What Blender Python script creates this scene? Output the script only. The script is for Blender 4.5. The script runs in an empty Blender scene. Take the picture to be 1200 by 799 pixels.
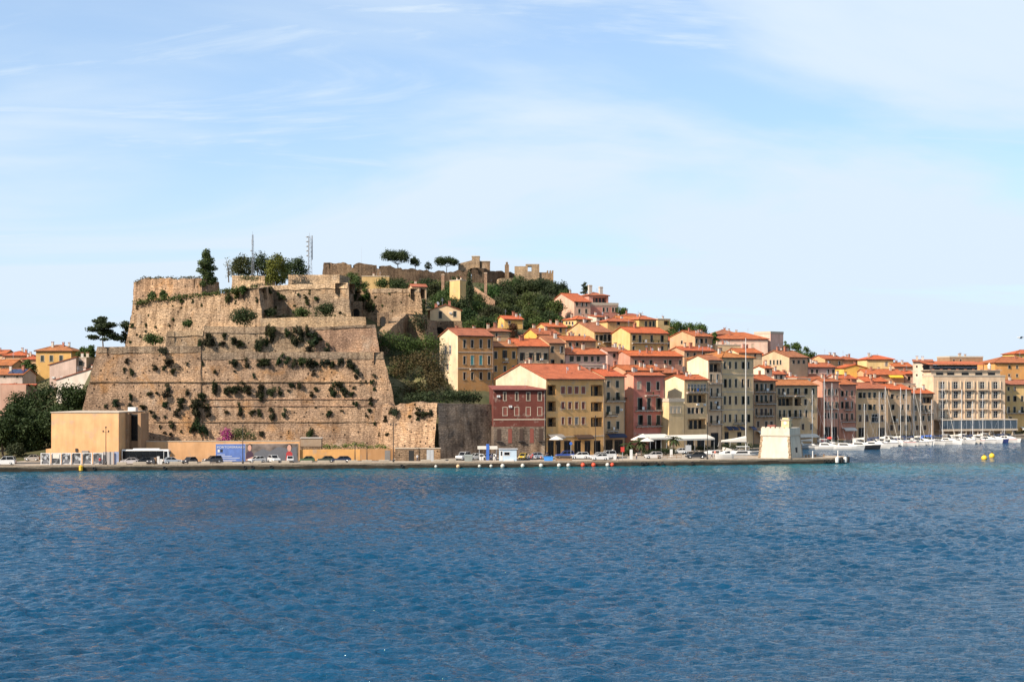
import bpy, bmesh, math, random
import numpy as np
from mathutils import Vector, noise as mnoise
random.seed(7)
RNG = np.random.default_rng(7)
scene = bpy.context.scene
COL = scene.collection

# ------------------------------------------------------------------ camera
F = 1667.0      # focal length in photo pixels (50 mm on 36 mm, 1200 px wide)
CH = 20.0       # camera height above the water: upper deck of a ferry
HY = 449.0      # photo row of the horizon
cam = bpy.data.cameras.new('camera'); cam.lens = 50.0; cam.sensor_width = 36.0
cam.shift_y = (HY - 399.5) / 1200.0
cam.clip_start = 1.0; cam.clip_end = 9000.0
camo = bpy.data.objects.new('camera', cam); COL.objects.link(camo)
camo.location = (0, 0, CH); camo.rotation_euler = (math.radians(90), 0, 0)
scene.camera = camo

# ------------------------------------------------------------------ sky, sun, exposure
SUN_EL = math.radians(37)
SUN_H = Vector((-0.78, -0.625)).normalized()      # horizontal direction towards the sun
world = bpy.data.worlds.new('World'); scene.world = world; world.use_nodes = True
nt = world.node_tree; nt.nodes.clear()
def N(t, tree, **kw):
    n = tree.nodes.new(t)
    for k, v in kw.items(): setattr(n, k, v)
    return n
out = N('ShaderNodeOutputWorld', nt); bg = N('ShaderNodeBackground', nt)
sky = N('ShaderNodeTexSky', nt); sky.sky_type = 'NISHITA'; sky.sun_disc = False
sky.sun_elevation = SUN_EL
sky.sun_rotation = math.atan2(SUN_H.x, SUN_H.y)
sky.air_density = 1.0; sky.dust_density = 0.6; sky.ozone_density = 2.0
bg.inputs['Strength'].default_value = 0.125
tc = N('ShaderNodeTexCoord', nt)
# thin streaky cirrus: noise over the direction, flattened so that it runs in long bands
sep = N('ShaderNodeSeparateXYZ', nt); nt.links.new(tc.outputs['Generated'], sep.inputs[0])
zz = N('ShaderNodeMath', nt, operation='ADD'); zz.inputs[1].default_value = 0.16
nt.links.new(sep.outputs['Z'], zz.inputs[0])
dx = N('ShaderNodeMath', nt, operation='DIVIDE'); dy = N('ShaderNodeMath', nt, operation='DIVIDE')
nt.links.new(sep.outputs['X'], dx.inputs[0]); nt.links.new(zz.outputs[0], dx.inputs[1])
nt.links.new(sep.outputs['Y'], dy.inputs[0]); nt.links.new(zz.outputs[0], dy.inputs[1])
cmb = N('ShaderNodeCombineXYZ', nt)
nt.links.new(dx.outputs[0], cmb.inputs[0]); nt.links.new(dy.outputs[0], cmb.inputs[1])
def cloud_layer(scale, rot, sx, sy, lo, hi, det=7, dist=0.6, rough=.58):
    mp = N('ShaderNodeMapping', nt); mp.inputs['Rotation'].default_value[2] = math.radians(rot)
    mp.inputs['Scale'].default_value = (sx, sy, 1)
    nt.links.new(cmb.outputs[0], mp.inputs['Vector'])
    nz = N('ShaderNodeTexNoise', nt); nz.inputs['Scale'].default_value = scale
    nz.inputs['Detail'].default_value = det; nz.inputs['Distortion'].default_value = dist
    nz.inputs['Roughness'].default_value = rough
    nt.links.new(mp.outputs[0], nz.inputs['Vector'])
    mr = N('ShaderNodeMapRange', nt, interpolation_type='SMOOTHERSTEP'); mr.inputs['From Min'].default_value = lo; mr.inputs['From Max'].default_value = hi
    nt.links.new(nz.outputs['Fac'], mr.inputs['Value'])
    return mr.outputs[0]
c1 = cloud_layer(0.55, 24, 1.0, 1.5, .34, .66, det=9, dist=.9, rough=.52)
c2 = cloud_layer(1.6, 14, .5, 1.6, .45, .80, det=10, dist=1.6, rough=.6)
mx = N('ShaderNodeMath', nt, operation='MAXIMUM'); nt.links.new(c1, mx.inputs[0]); nt.links.new(c2, mx.inputs[1])
mul = N('ShaderNodeMath', nt, operation='MULTIPLY'); nt.links.new(mx.outputs[0], mul.inputs[0]); mul.inputs[1].default_value = 0.62
add = N('ShaderNodeMath', nt, operation='ADD'); nt.links.new(mul.outputs[0], add.inputs[0]); add.inputs[1].default_value = 0.38   # thin veil everywhere
hz = N('ShaderNodeMapRange', nt, interpolation_type='SMOOTHSTEP'); hz.inputs['From Min'].default_value = .20; hz.inputs['From Max'].default_value = -.02; hz.inputs['To Max'].default_value = .5   # the veil thickens towards the horizon
nt.links.new(sep.outputs['Z'], hz.inputs['Value']); ad2 = N('ShaderNodeMath', nt, operation='ADD', use_clamp=True); nt.links.new(add.outputs[0], ad2.inputs[0]); nt.links.new(hz.outputs[0], ad2.inputs[1])
mix = N('ShaderNodeMix', nt, data_type='RGBA'); nt.links.new(ad2.outputs[0], mix.inputs['Factor'])
SKYB = N('ShaderNodeMix', nt, data_type='RGBA', blend_type='MULTIPLY'); SKYB.inputs['Factor'].default_value = 1
nt.links.new(sky.outputs[0], SKYB.inputs[6]); SKYB.inputs[7].default_value = (0.58, 0.77, 0.93, 1)
nt.links.new(SKYB.outputs[2], mix.inputs[6]); mix.inputs[7].default_value = (3.60, 4.24, 4.90, 1)
nt.links.new(mix.outputs[2], bg.inputs['Color']); nt.links.new(bg.outputs[0], out.inputs[0])

sl = bpy.data.lights.new('sun', 'SUN'); sl.energy = 5.0; sl.angle = math.radians(0.53); sl.color = (1.0, 0.875, 0.735)
so = bpy.data.objects.new('sun', sl); COL.objects.link(so)
sd = Vector((SUN_H.x * math.cos(SUN_EL), SUN_H.y * math.cos(SUN_EL), math.sin(SUN_EL)))
so.rotation_euler = (-sd).to_track_quat('-Z', 'Y').to_euler(); so.location = sd * 300 + Vector((0, 400, 0))
vs = scene.view_settings; vs.view_transform = 'Standard'; vs.look = 'None'; vs.gamma = 1; vs.use_curve_mapping = False
vs.exposure = 0.72
scene.render.engine = 'CYCLES'

# ------------------------------------------------------------------ pixel helpers
def ray(px): return (px - 600.0) / F
def P(px, py, D): return Vector((ray(px) * D, D, CH - (py - HY) / F * D))
def PG(px, D, z=1.3): return Vector((ray(px) * D, D, z))

# ------------------------------------------------------------------ materials
MATS = {}
def newmat(name):
    m = bpy.data.materials.new(name); m.use_nodes = True; MATS[name] = m
    t = m.node_tree; return m, t, t.nodes['Principled BSDF']
def L(t, a, b): t.links.new(a, b)
def ramp(t, fac, stops):
    r = N('ShaderNodeValToRGB', t); e = r.color_ramp.elements
    while len(e) < len(stops): e.new(0.5)
    for el, (p, c) in zip(e, stops):
        el.position = p; el.color = (c, c, c, 1) if isinstance(c, (int, float)) else (*c, 1)
    L(t, fac, r.inputs[0]); return r.outputs[0]
def mult(t, a, b, fac=1.0):
    m = N('ShaderNodeMix', t, data_type='RGBA', blend_type='MULTIPLY'); m.inputs['Factor'].default_value = fac
    L(t, a, m.inputs[6]); L(t, b, m.inputs[7]); return m.outputs[2]
def mixc(t, fac, a, b):
    m = N('ShaderNodeMix', t, data_type='RGBA')
    L(t, fac, m.inputs['Factor'])
    for s, i in ((a, 6), (b, 7)):
        if isinstance(s, tuple): m.inputs[i].default_value = (*s, 1)
        else: L(t, s, m.inputs[i])
    return m.outputs[2]
def coords(t, rnd=True, scale=(1, 1, 1)):
    tc = N('ShaderNodeTexCoord', t); mp = N('ShaderNodeMapping', t); mp.inputs['Scale'].default_value = scale
    if rnd:
        oi = N('ShaderNodeObjectInfo', t); mm = N('ShaderNodeMath', t, operation='MULTIPLY'); mm.inputs[1].default_value = 97
        L(t, oi.outputs['Random'], mm.inputs[0])
        va = N('ShaderNodeVectorMath', t, operation='ADD'); L(t, tc.outputs['Object'], va.inputs[0]); L(t, mm.outputs[0], va.inputs[1])
        L(t, va.outputs[0], mp.inputs[0])
    else: L(t, tc.outputs['Object'], mp.inputs[0])
    return mp.outputs[0]
def noise(t, vec, scale, det=4, rough=.55, dist=0):
    n = N('ShaderNodeTexNoise', t); n.inputs['Scale'].default_value = scale; n.inputs['Detail'].default_value = det
    n.inputs['Roughness'].default_value = rough; n.inputs['Distortion'].default_value = dist
    L(t, vec, n.inputs['Vector']); return n.outputs['Fac']
def bump(t, h, b, strength=.5, dist=.1):
    n = N('ShaderNodeBump', t); n.inputs['Strength'].default_value = strength; n.inputs['Distance'].default_value = dist
    L(t, h, n.inputs['Height']); L(t, n.outputs[0], b.inputs['Normal'])
def simple(name, col, rough=.6, metal=0, var=.15, scale=3.0):
    m, t, b = newmat(name); b.inputs['Roughness'].default_value = rough; b.inputs['Metallic'].default_value = metal
    v = ramp(t, noise(t, coords(t), scale), [(.3, 1 - var), (.7, 1 + var * .6)])
    rgb = N('ShaderNodeRGB', t); rgb.outputs[0].default_value = (*col, 1)
    L(t, mult(t, rgb.outputs[0], v), b.inputs['Base Color']); return m
def objcol(name, rough=.6, var=.15, scale=2.0, spec=.5, coat=0):
    m, t, b = newmat(name); b.inputs['Roughness'].default_value = rough; b.inputs['Specular IOR Level'].default_value = spec
    b.inputs['Coat Weight'].default_value = coat
    oi = N('ShaderNodeObjectInfo', t)
    v = ramp(t, noise(t, coords(t), scale), [(.3, 1 - var), (.7, 1 + var * .5)])
    L(t, mult(t, oi.outputs['Color'], v), b.inputs['Base Color']); return m

# painted plaster: blotches, vertical rain streaks, worn patches showing the undercoat
m, t, b = newmat('plaster'); b.inputs['Roughness'].default_value = .9; b.inputs['Specular IOR Level'].default_value = .2
oi = N('ShaderNodeObjectInfo', t); v = coords(t)
c = mult(t, oi.outputs['Color'], ramp(t, noise(t, v, .22, 5, .6), [(.3, .80), (.7, 1.08)]))
c = mult(t, c, ramp(t, noise(t, coords(t, True, (.8, .8, .12)), 1.0, 5), [(.28, (.70, .66, .62)), (.6, (1, 1, 1))]), .55)
c = mixc(t, ramp(t, noise(t, v, .5, 7, .65), [(.56, 0), (.68, .5)]), c, (.34, .285, .23))
L(t, c, b.inputs['Base Color']); bump(t, noise(t, v, 4, 5), b, .25, .05)
# terracotta tiles: rows of round tiles along the slope (uv in metres), sun-bleached blotches
m, t, b = newmat('tile'); b.inputs['Roughness'].default_value = .85; b.inputs['Specular IOR Level'].default_value = .25
oi = N('ShaderNodeObjectInfo', t); uv = N('ShaderNodeUVMap', t); v = coords(t)
wv = N('ShaderNodeTexWave', t); wv.bands_direction = 'X'; wv.inputs['Scale'].default_value = 1.25; wv.inputs['Distortion'].default_value = .8; wv.inputs['Detail'].default_value = 1
L(t, uv.outputs[0], wv.inputs['Vector'])
wr = N('ShaderNodeTexWave', t); wr.bands_direction = 'Y'; wr.inputs['Scale'].default_value = .8; wr.inputs['Distortion'].default_value = 1.2
L(t, uv.outputs[0], wr.inputs['Vector'])
c = mult(t, oi.outputs['Color'], ramp(t, noise(t, v, .5, 6, .65), [(.28, (.52, .52, .52)), (.5, (.92, .92, .92)), (.75, (1.12, 1.15, 1.15))]))
c = mult(t, c, ramp(t, noise(t, v, 3.2, 3, .7), [(.3, .72), (.7, 1.16)]))
c = mult(t, c, ramp(t, wv.outputs['Fac'], [(.0, .72), (.4, 1.0)]), .8)
c = mult(t, c, ramp(t, wr.outputs['Fac'], [(.0, .78), (.3, 1.0)]), .6)
c = mixc(t, ramp(t, noise(t, v, .9, 6, .7), [(.60, 0), (.74, .6)]), c, (.15, .115, .085))
L(t, c, b.inputs['Base Color']); bump(t, wv.outputs['Fac'], b, .8, .08)
# fortress masonry: irregular courses, pits, lichen, rain streaks
def masonry(name, tint, dark=1.0, pits=True, orange=.5, strk=.8):
    m, t, b = newmat(name); b.inputs['Roughness'].default_value = .95; b.inputs['Specular IOR Level'].default_value = .15
    tc = N('ShaderNodeTexCoord', t); sp = N('ShaderNodeSeparateXYZ', t); L(t, tc.outputs['Object'], sp.inputs[0])
    ad = N('ShaderNodeMath', t, operation='MULTIPLY_ADD'); ad.inputs[1].default_value = .8; L(t, sp.outputs['Y'], ad.inputs[0]); L(t, sp.outputs['X'], ad.inputs[2])
    cb = N('ShaderNodeCombineXYZ', t); L(t, ad.outputs[0], cb.inputs[0]); L(t, sp.outputs['Z'], cb.inputs[1])
    br = N('ShaderNodeTexBrick', t); br.inputs['Scale'].default_value = 1.0; br.inputs['Brick Width'].default_value = 1.15; br.inputs['Row Height'].default_value = .52
    br.inputs['Mortar Size'].default_value = .055; br.inputs['Mortar Smooth'].default_value = .6; br.inputs['Bias'].default_value = 0
    br.inputs['Color1'].default_value = (.80, .78, .76, 1); br.inputs['Color2'].default_value = (1.14, 1.11, 1.06, 1); br.inputs['Mortar'].default_value = (.80, .74, .68, 1)
    nv = N('ShaderNodeTexNoise', t); nv.inputs['Scale'].default_value = .9; nv.inputs['Detail'].default_value = 3; L(t, cb.outputs[0], nv.inputs['Vector'])
    sc = N('ShaderNodeVectorMath', t, operation='SCALE'); sc.inputs['Scale'].default_value = 1.5; L(t, nv.outputs['Color'], sc.inputs[0])
    vv = N('ShaderNodeVectorMath', t, operation='ADD'); L(t, cb.outputs[0], vv.inputs[0]); L(t, sc.outputs[0], vv.inputs[1])
    L(t, vv.outputs[0], br.inputs['Vector'])
    v = tc.outputs['Object']
    base = ramp(t, noise(t, v, .085, 6, .62), [(.30, tuple(x * .66 for x in tint)), (.5, tint), (.68, (tint[0] * 1.25, tint[1] * 1.2, tint[2] * 1.12))])
    mpb = N('ShaderNodeMapping', t); mpb.inputs['Scale'].default_value = (.035, .035, .42); L(t, v, mpb.inputs[0])     # building campaigns: bands of different stone
    base = mult(t, base, ramp(t, noise(t, mpb.outputs[0], 1.0, 4, .6), [(.32, (.74, .74, .76)), (.5, (1, 1, 1)), (.68, (1.16, 1.12, 1.06))]))
    base = mult(t, base, ramp(t, noise(t, v, .035, 5, .6), [(.34, (.80, .78, .78)), (.64, (1.12, 1.1, 1.06))]))
    c = mult(t, base, br.outputs['Color'], .6)
    c = mult(t, c, ramp(t, noise(t, v, 1.7, 6, .75), [(.3, .55), (.62, 1.16)]))
    # lichen / iron stain
    c = mixc(t, ramp(t, noise(t, v, .16, 5, .6, .5), [(.56, 0), (.72, orange)]), c, (.42, .21, .075))
    # pale worn render
    c = mixc(t, ramp(t, noise(t, v, .13, 6, .65, .3), [(.6, 0), (.7, .5)]), c, (.50, .40, .30))
    # streaks
    mp = N('ShaderNodeMapping', t); mp.inputs['Scale'].default_value = (.9, .9, .07); L(t, v, mp.inputs[0])
    c = mult(t, c, ramp(t, noise(t, mp.outputs[0], 1.0, 5, .6), [(.33, (.45, .42, .40)), (.55, (1, 1, 1))]), strk)
    h = br.outputs['Fac']
    if pits:
        vo = N('ShaderNodeTexVoronoi', t); vo.inputs['Scale'].default_value = .62; vo.inputs['Randomness'].default_value = 1; L(t, v, vo.inputs['Vector'])
        pit = ramp(t, vo.outputs['Distance'], [(.12, .16), (.2, 1)])
        vo2 = N('ShaderNodeTexVoronoi', t); vo2.inputs['Scale'].default_value = 1.5; L(t, v, vo2.inputs['Vector'])
        pit2 = ramp(t, vo2.outputs['Distance'], [(.16, .3), (.26, 1)])
        c = mult(t, c, pit); c = mult(t, c, pit2, .6)
    if dark != 1.0:
        g = N('ShaderNodeRGB', t); g.outputs[0].default_value = (dark, dark, dark, 1); c = mult(t, c, g.outputs[0])
    L(t, c, b.inputs['Base Color'])
    inv = N('ShaderNodeMath', t, operation='SUBTRACT'); L(t, noise(t, v, 2.4, 6, .7), inv.inputs[0]); L(t, h, inv.inputs[1])
    bump(t, inv.outputs[0], b, 1.0, .26)
masonry('stone', (.43, .298, .202), orange=.75)
masonry('stone_grey', (.37, .28, .195), orange=.45)
masonry('stone_upper', (.46, .33, .22), orange=.4, strk=1.0)
masonry('stone_brick', (.46, .30, .205), pits=False, orange=.15, strk=.5)
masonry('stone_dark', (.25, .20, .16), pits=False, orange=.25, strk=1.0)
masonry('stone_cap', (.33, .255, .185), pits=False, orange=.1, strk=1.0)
masonry('stone_castle_shaded', (.235, .165, .11), pits=True, orange=.15)  # old stone darkened so the crest walls look in shadow
masonry('stone_old', (.33, .235, .155), pits=True, orange=.2)
masonry('stone_pale', (.50, .375, .25), pits=False, orange=.15, strk=.6)
# ground, concrete, terrain
def ground(name, a, bb, scale, bstr=.4):
    m, t, b = newmat(name); b.inputs['Roughness'].default_value = .93; b.inputs['Specular IOR Level'].default_value = .2
    v = coords(t, False); n1 = noise(t, v, scale, 7, .65); n2 = noise(t, v, scale * 9, 4, .6)
    c = mixc(t, ramp(t, n1, [(.35, 0), (.68, 1)]), a, bb); c = mult(t, c, ramp(t, n2, [(.3, .75), (.7, 1.12)]))
    L(t, c, b.inputs['Base Color']); bump(t, n2, b, bstr, .1)
ground('paving', (.30, .25, .20), (.42, .35, .27), .12)
ground('asphalt', (.055, .053, .05), (.09, .085, .08), .2)
ground('earth', (.055, .06, .022), (.12, .10, .05), .08, .8)
ground('quaystone', (.36, .29, .21), (.22, .17, .125), .5, .9)
ground('wetstone', (.028, .024, .018), (.06, .048, .034), .6, .9)
ground('concrete', (.42, .36, .28), (.30, .26, .21), .5)
ground('rusty_earth', (.16, .09, .05), (.09, .065, .035), .2, .9)
# foliage: colour differs leaf by leaf and tree by tree
def foliage(name, a, bb):
    m, t, b = newmat(name); b.inputs['Roughness'].default_value = .7; b.inputs['Specular IOR Level'].default_value = .25
    oi = N('ShaderNodeObjectInfo', t); v = coords(t)
    c = mixc(t, ramp(t, noise(t, v, .9, 4, .7), [(.3, 0), (.7, 1)]), a, bb)
    c = mult(t, c, oi.outputs['Color'])
    L(t, c, b.inputs['Base Color'])
    tr = N('ShaderNodeBsdfTranslucent', t); L(t, c, tr.inputs['Color'])
    ms = N('ShaderNodeMixShader', t); ms.inputs[0].default_value = .22
    o = t.nodes['Material Output']; L(t, b.outputs[0], ms.inputs[1]); L(t, tr.outputs[0], ms.inputs[2]); L(t, ms.outputs[0], o.inputs['Surface'])
foliage('leaf', (.028, .045, .012), (.075, .095, .028))
foliage('leaf_dark', (.016, .026, .010), (.045, .055, .020))
foliage('leaf_dry', (.10, .075, .035), (.07, .075, .025))
foliage('leaf_magenta', (.24, .015, .12), (.35, .03, .20))
simple('bark', (.10, .07, .05), .9, var=.3)
simple('bark_grey', (.20, .17, .14), .9, var=.3)
# windows, metal, etc.
m, t, b = newmat('glass'); b.inputs['Base Color'].default_value = (.010, .011, .012, 1); b.inputs['Roughness'].default_value = .16; b.inputs['Specular IOR Level'].default_value = .22
m, t, b = newmat('glass_blue'); b.inputs['Base Color'].default_value = (.05, .07, .09, 1); b.inputs['Roughness'].default_value = .08
simple('shutter_green', (.018, .026, .020), .6); simple('shutter_brown', (.055, .030, .018), .6)
simple('shutter_red', (.20, .055, .035), .65); simple('shutter_teal', (.12, .36, .33), .6)
simple('shutter_cream', (.55, .45, .32), .7); simple('shutter_grey', (.22, .20, .18), .7)
simple('trim', (.45, .37, .28), .85, var=.2); simple('white_paint', (.60, .585, .555), .5, var=.06)
simple('iron', (.03, .028, .027), .5, .3); simple('dark', (.012, .011, .010), .8); simple('rubber', (.018, .018, .018), .8)
simple('steel', (.55, .56, .58), .35, .6, .05); simple('galvanised', (.20, .21, .23), .5, .3, .1); simple('concrete_plain', (.45, .41, .36), .9)
simple('brick_red', (.34, .13, .08), .9, var=.3, scale=6); simple('red_paint', (.5, .05, .035), .45); simple('grey_paint', (.35, .36, .37), .6)
simple('wood', (.25, .15, .08), .8, var=.25); simple('skin', (.45, .28, .20), .6); simple('hair', (.03, .02, .015), .7)
simple('canvas', (.58, .54, .47), .85, var=.08); simple('canvas_navy', (.02, .03, .07), .8); simple('yellow_paint', (.75, .42, .03), .6)
simple('blue_paint', (.04, .12, .42), .5); simple('solar', (.015, .025, .07), .2); simple('chrome', (.6, .6, .6), .25, .9, .02)
simple('lamp_lens', (.7, .7, .68), .2); simple('tail_lens', (.35, .02, .02), .3); simple('print_grey', (.12, .12, .13), .5)
objcol('paint', .45, .10); objcol('carpaint', .3, .05, 1, .5, .6); objcol('fabric', .9, .15, 3); objcol('hull', .3, .06, .8); objcol('buoy', .55, .22, 2.5)
m, t, b = newmat('portrait'); b.inputs['Roughness'].default_value = .5    # black-and-white photographic print
oi = N('ShaderNodeObjectInfo', t); v = coords(t)
n1 = noise(t, v, 1.1, 6, .6, .8)
L(t, ramp(t, n1, [(.38, .012), (.5, .07), (.58, .34), (.72, .6)]), b.inputs['Base Color'])
# ------------------------------------------------------------------ object helpers
def tag(o, label=None, cat=None, group=None, kind=None):
    if label: o['label'] = label
    if cat: o['category'] = cat
    if group: o['group'] = group
    if kind: o['kind'] = kind
    return o
def link(name, data, parent=None, loc=None, rotz=0, color=None):
    o = bpy.data.objects.new(name, data); COL.objects.link(o)
    if parent: o.parent = parent
    if loc is not None: o.location = loc
    if rotz: o.rotation_euler[2] = rotz
    if color: o.color = (*color, 1)
    return o
def empty(name, loc, rotz=0, label=None, cat=None, group=None):
    o = link(name, None, None, loc, rotz); o.empty_display_size = .5
    return tag(o, label, cat, group)
class MB:
    """collects faces with materials; one mesh per build()"""
    def __init__(s): s.v = []; s.f = []; s.m = []; s.uv = {}; s.mats = []
    def mi(s, mat):
        if mat not in s.mats: s.mats.append(mat)
        return s.mats.index(mat)
    def poly(s, pts, mat, uv=None):
        i = len(s.v); s.v += [tuple(p) for p in pts]; s.f.append(tuple(range(i, i + len(pts)))); s.m.append(s.mi(mat))
        if uv: s.uv[len(s.f) - 1] = uv
    def box(s, x0, x1, y0, y1, z0, z1, mat, skip=''):
        a = [(x0, y0, z0), (x1, y0, z0), (x1, y1, z0), (x0, y1, z0), (x0, y0, z1), (x1, y0, z1), (x1, y1, z1), (x0, y1, z1)]
        i = len(s.v); s.v += a; k = s.mi(mat)
        for n, f in (('b', (3, 2, 1, 0)), ('t', (4, 5, 6, 7)), ('f', (0, 1, 5, 4)), ('r', (1, 2, 6, 5)), ('k', (2, 3, 7, 6)), ('l', (3, 0, 4, 7))):
            if n in skip: continue
            s.f.append(tuple(i + j for j in f)); s.m.append(k)
    def prism(s, pts, z0, z1, mat, mat_top=None):
        n = len(pts); i = len(s.v); k = s.mi(mat); kt = s.mi(mat_top or mat)
        s.v += [(p[0], p[1], z0) for p in pts] + [(p[0], p[1], z1) for p in pts]
        for j in range(n):
            s.f.append((i + j, i + (j + 1) % n, i + n + (j + 1) % n, i + n + j)); s.m.append(k)
        s.f.append(tuple(i + n + j for j in range(n))); s.m.append(kt)
        s.f.append(tuple(i + n - 1 - j for j in range(n))); s.m.append(k)
    def tube(s, p, q, r0, r1, mat, n=6, caps=True):
        p = Vector(p); q = Vector(q); d = (q - p)
        if d.length < 1e-6: return
        d.normalize(); a = d.orthogonal().normalized(); bb = d.cross(a)
        i = len(s.v); k = s.mi(mat)
        for c, r in ((p, r0), (q, r1)):
            for j in range(n):
                an = 2 * math.pi * j / n; s.v.append(tuple(c + (a * math.cos(an) + bb * math.sin(an)) * r))
        for j in range(n):
            s.f.append((i + j, i + (j + 1) % n, i + n + (j + 1) % n, i + n + j)); s.m.append(k)
        if caps:
            s.f.append(tuple(i + n + j for j in range(n))); s.m.append(k); s.f.append(tuple(i + n - 1 - j for j in range(n))); s.m.append(k)
    def lathe(s, prof, mat, n=12, c=(0, 0, 0)):
        i = len(s.v); k = s.mi(mat)
        for r, z in prof:
            for j in range(n):
                an = 2 * math.pi * j / n; s.v.append((c[0] + r * math.cos(an), c[1] + r * math.sin(an), c[2] + z))
        for a in range(len(prof) - 1):
            for j in range(n):
                s.f.append((i + a * n + j, i + a * n + (j + 1) % n, i + (a + 1) * n + (j + 1) % n, i + (a + 1) * n + j)); s.m.append(k)
        s.f.append(tuple(i + n - 1 - j for j in range(n))); s.m.append(k)
        e = i + (len(prof) - 1) * n; s.f.append(tuple(e + j for j in range(n))); s.m.append(k)
    def loft(s, secs, mat, cap=True):
        n = len(secs[0]); i = len(s.v); k = s.mi(mat)
        for sec in secs: s.v += [tuple(p) for p in sec]
        for a in range(len(secs) - 1):
            for j in range(n):
                s.f.append((i + a * n + j, i + a * n + (j + 1) % n, i + (a + 1) * n + (j + 1) % n, i + (a + 1) * n + j)); s.m.append(k)
        if cap:
            s.f.append(tuple(i + n - 1 - j for j in range(n))); s.m.append(k)
            e = i + (len(secs) - 1) * n; s.f.append(tuple(e + j for j in range(n))); s.m.append(k)
    def mesh(s, name, smooth=False):
        me = bpy.data.meshes.new(name); me.from_pydata(s.v, [], s.f)
        for x in s.mats: me.materials.append(MATS[x])
        me.polygons.foreach_set('material_index', s.m)
        if smooth: me.polygons.foreach_set('use_smooth', [True] * len(s.f))
        if s.uv:
            ul = me.uv_layers.new(name='UVMap')
            for fi, uv in s.uv.items():
                for li, c in zip(me.polygons[fi].loop_indices, uv): ul.data[li].uv = c
        me.update(); return me
    def build(s, name, parent=None, loc=None, rotz=0, color=None, smooth=False):
        return link(name, s.mesh(name, smooth), parent, loc, rotz, color)
def np_mesh(name, verts, faces, mats, smooth=False, mi=None):
    me = bpy.data.meshes.new(name); nv = len(verts); nf, k = faces.shape
    me.vertices.add(nv); me.vertices.foreach_set('co', np.ascontiguousarray(verts, dtype=np.float32).ravel())
    me.loops.add(nf * k); me.loops.foreach_set('vertex_index', np.ascontiguousarray(faces, dtype=np.int32).ravel())
    me.polygons.add(nf); me.polygons.foreach_set('loop_start', np.arange(0, nf * k, k, dtype=np.int32))
    me.polygons.foreach_set('loop_total', np.full(nf, k, dtype=np.int32))
    for x in mats: me.materials.append(MATS[x])
    if mi is not None: me.polygons.foreach_set('material_index', mi)
    if smooth: me.polygons.foreach_set('use_smooth', np.ones(nf, dtype=bool))
    me.update(calc_edges=True); return me

# ------------------------------------------------------------------ terrain
RAYS = {
 -500: [(330, 1.3), (380, 2), (450, 14), (520, 20), (650, 24), (800, 10)],
 0:    [(335, 1.3), (385, 2), (450, 14), (520, 20), (650, 24), (800, 10)],
 90:   [(345, 1.3), (360, 4), (410, 14), (460, 24), (520, 28), (650, 26), (800, 10)],
 112:  [(356, 1.3), (368, 24), (400, 27), (425, 27), (460, 27), (520, 28), (650, 26), (800, 10)],
 153:  [(356, 1.3), (368, 24), (400, 27), (425, 28), (460, 28), (520, 28), (650, 26), (800, 10)],
 168:  [(356, 1.3), (368, 24), (400, 27), (425, 29), (445, 44), (520, 48), (650, 54), (720, 60), (800, 50)],
 430:  [(362, 1.3), (374, 24), (395, 27), (410, 32), (432, 34), (455, 44), (520, 50), (650, 62), (705, 70), (800, 66)],
 490:  [(356, 1.3), (364, 13), (374, 15), (388, 24), (405, 28), (440, 34), (520, 44), (650, 62), (715, 71), (800, 68)],
 530:  [(356, 1.3), (366, 13), (385, 16), (400, 18), (430, 24), (460, 33), (530, 44), (650, 62), (720, 72), (800, 70)],
 570:  [(360, 1.3), (372, 10), (390, 17), (420, 20), (450, 27), (520, 40), (650, 60), (720, 71), (800, 70)],
 640:  [(366, 1.3), (390, 8), (425, 15), (480, 26), (560, 42), (650, 56), (730, 70), (800, 64)],
 720:  [(392, 1.3), (415, 7), (450, 15), (520, 28), (600, 42), (680, 48), (760, 42)],
 800:  [(404, 1.3), (430, 6), (480, 16), (540, 26), (600, 33), (660, 36), (800, 25)],
 900:  [(440, 1.3), (470, 6), (520, 14), (570, 21), (620, 25), (700, 20)],
 1000: [(485, 1.3), (510, 6), (550, 12), (600, 16), (680, 15)],
 1100: [(522, 1.3), (550, 6), (600, 12), (680, 12)],
 1700: [(560, 1.3), (600, 6), (680, 9)],
}
RK = sorted(RAYS)
def terr_pd(px, D):
    px = max(RK[0], min(RK[-1], px))
    def zr(k):
        pts = RAYS[k]
        if D <= pts[0][0]: return pts[0][1]
        for (d0, z0), (d1, z1) in zip(pts, pts[1:]):
            if D <= d1: return z0 + (z1 - z0) * (D - d0) / (d1 - d0)
        return max(1.0, pts[-1][1] - (D - pts[-1][0]) * .12)
    for a, c in zip(RK, RK[1:]):
        if a <= px <= c:
            w = (px - a) / (c - a); return zr(a) * (1 - w) + zr(c) * w
def terr(x, y): return terr_pd(600 + x / y * F, y)
def make_terrain():
    pxs = np.arange(-500, 1701, 12.0); Ds = np.concatenate([np.arange(328, 480, 4), np.arange(480, 760, 8), np.arange(760, 1300, 40)])
    vs_ = []
    for D in Ds:
        for p in pxs:
            z = terr_pd(p, D); x = ray(p) * D
            if z < 1.35: z = -4.0
            else: z += mnoise.noise((x * .07, D * .07, 3.0)) * .9
            vs_.append((x, D, z - .3))
    n = len(pxs); fs = [(a * n + j, a * n + j + 1, (a + 1) * n + j + 1, (a + 1) * n + j) for a in range(len(Ds) - 1) for j in range(n - 1)]
    o = link('hillside', np_mesh('hillside', np.array(vs_), np.array(fs), ['earth'], True)); tag(o, kind='structure')
make_terrain()

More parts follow.
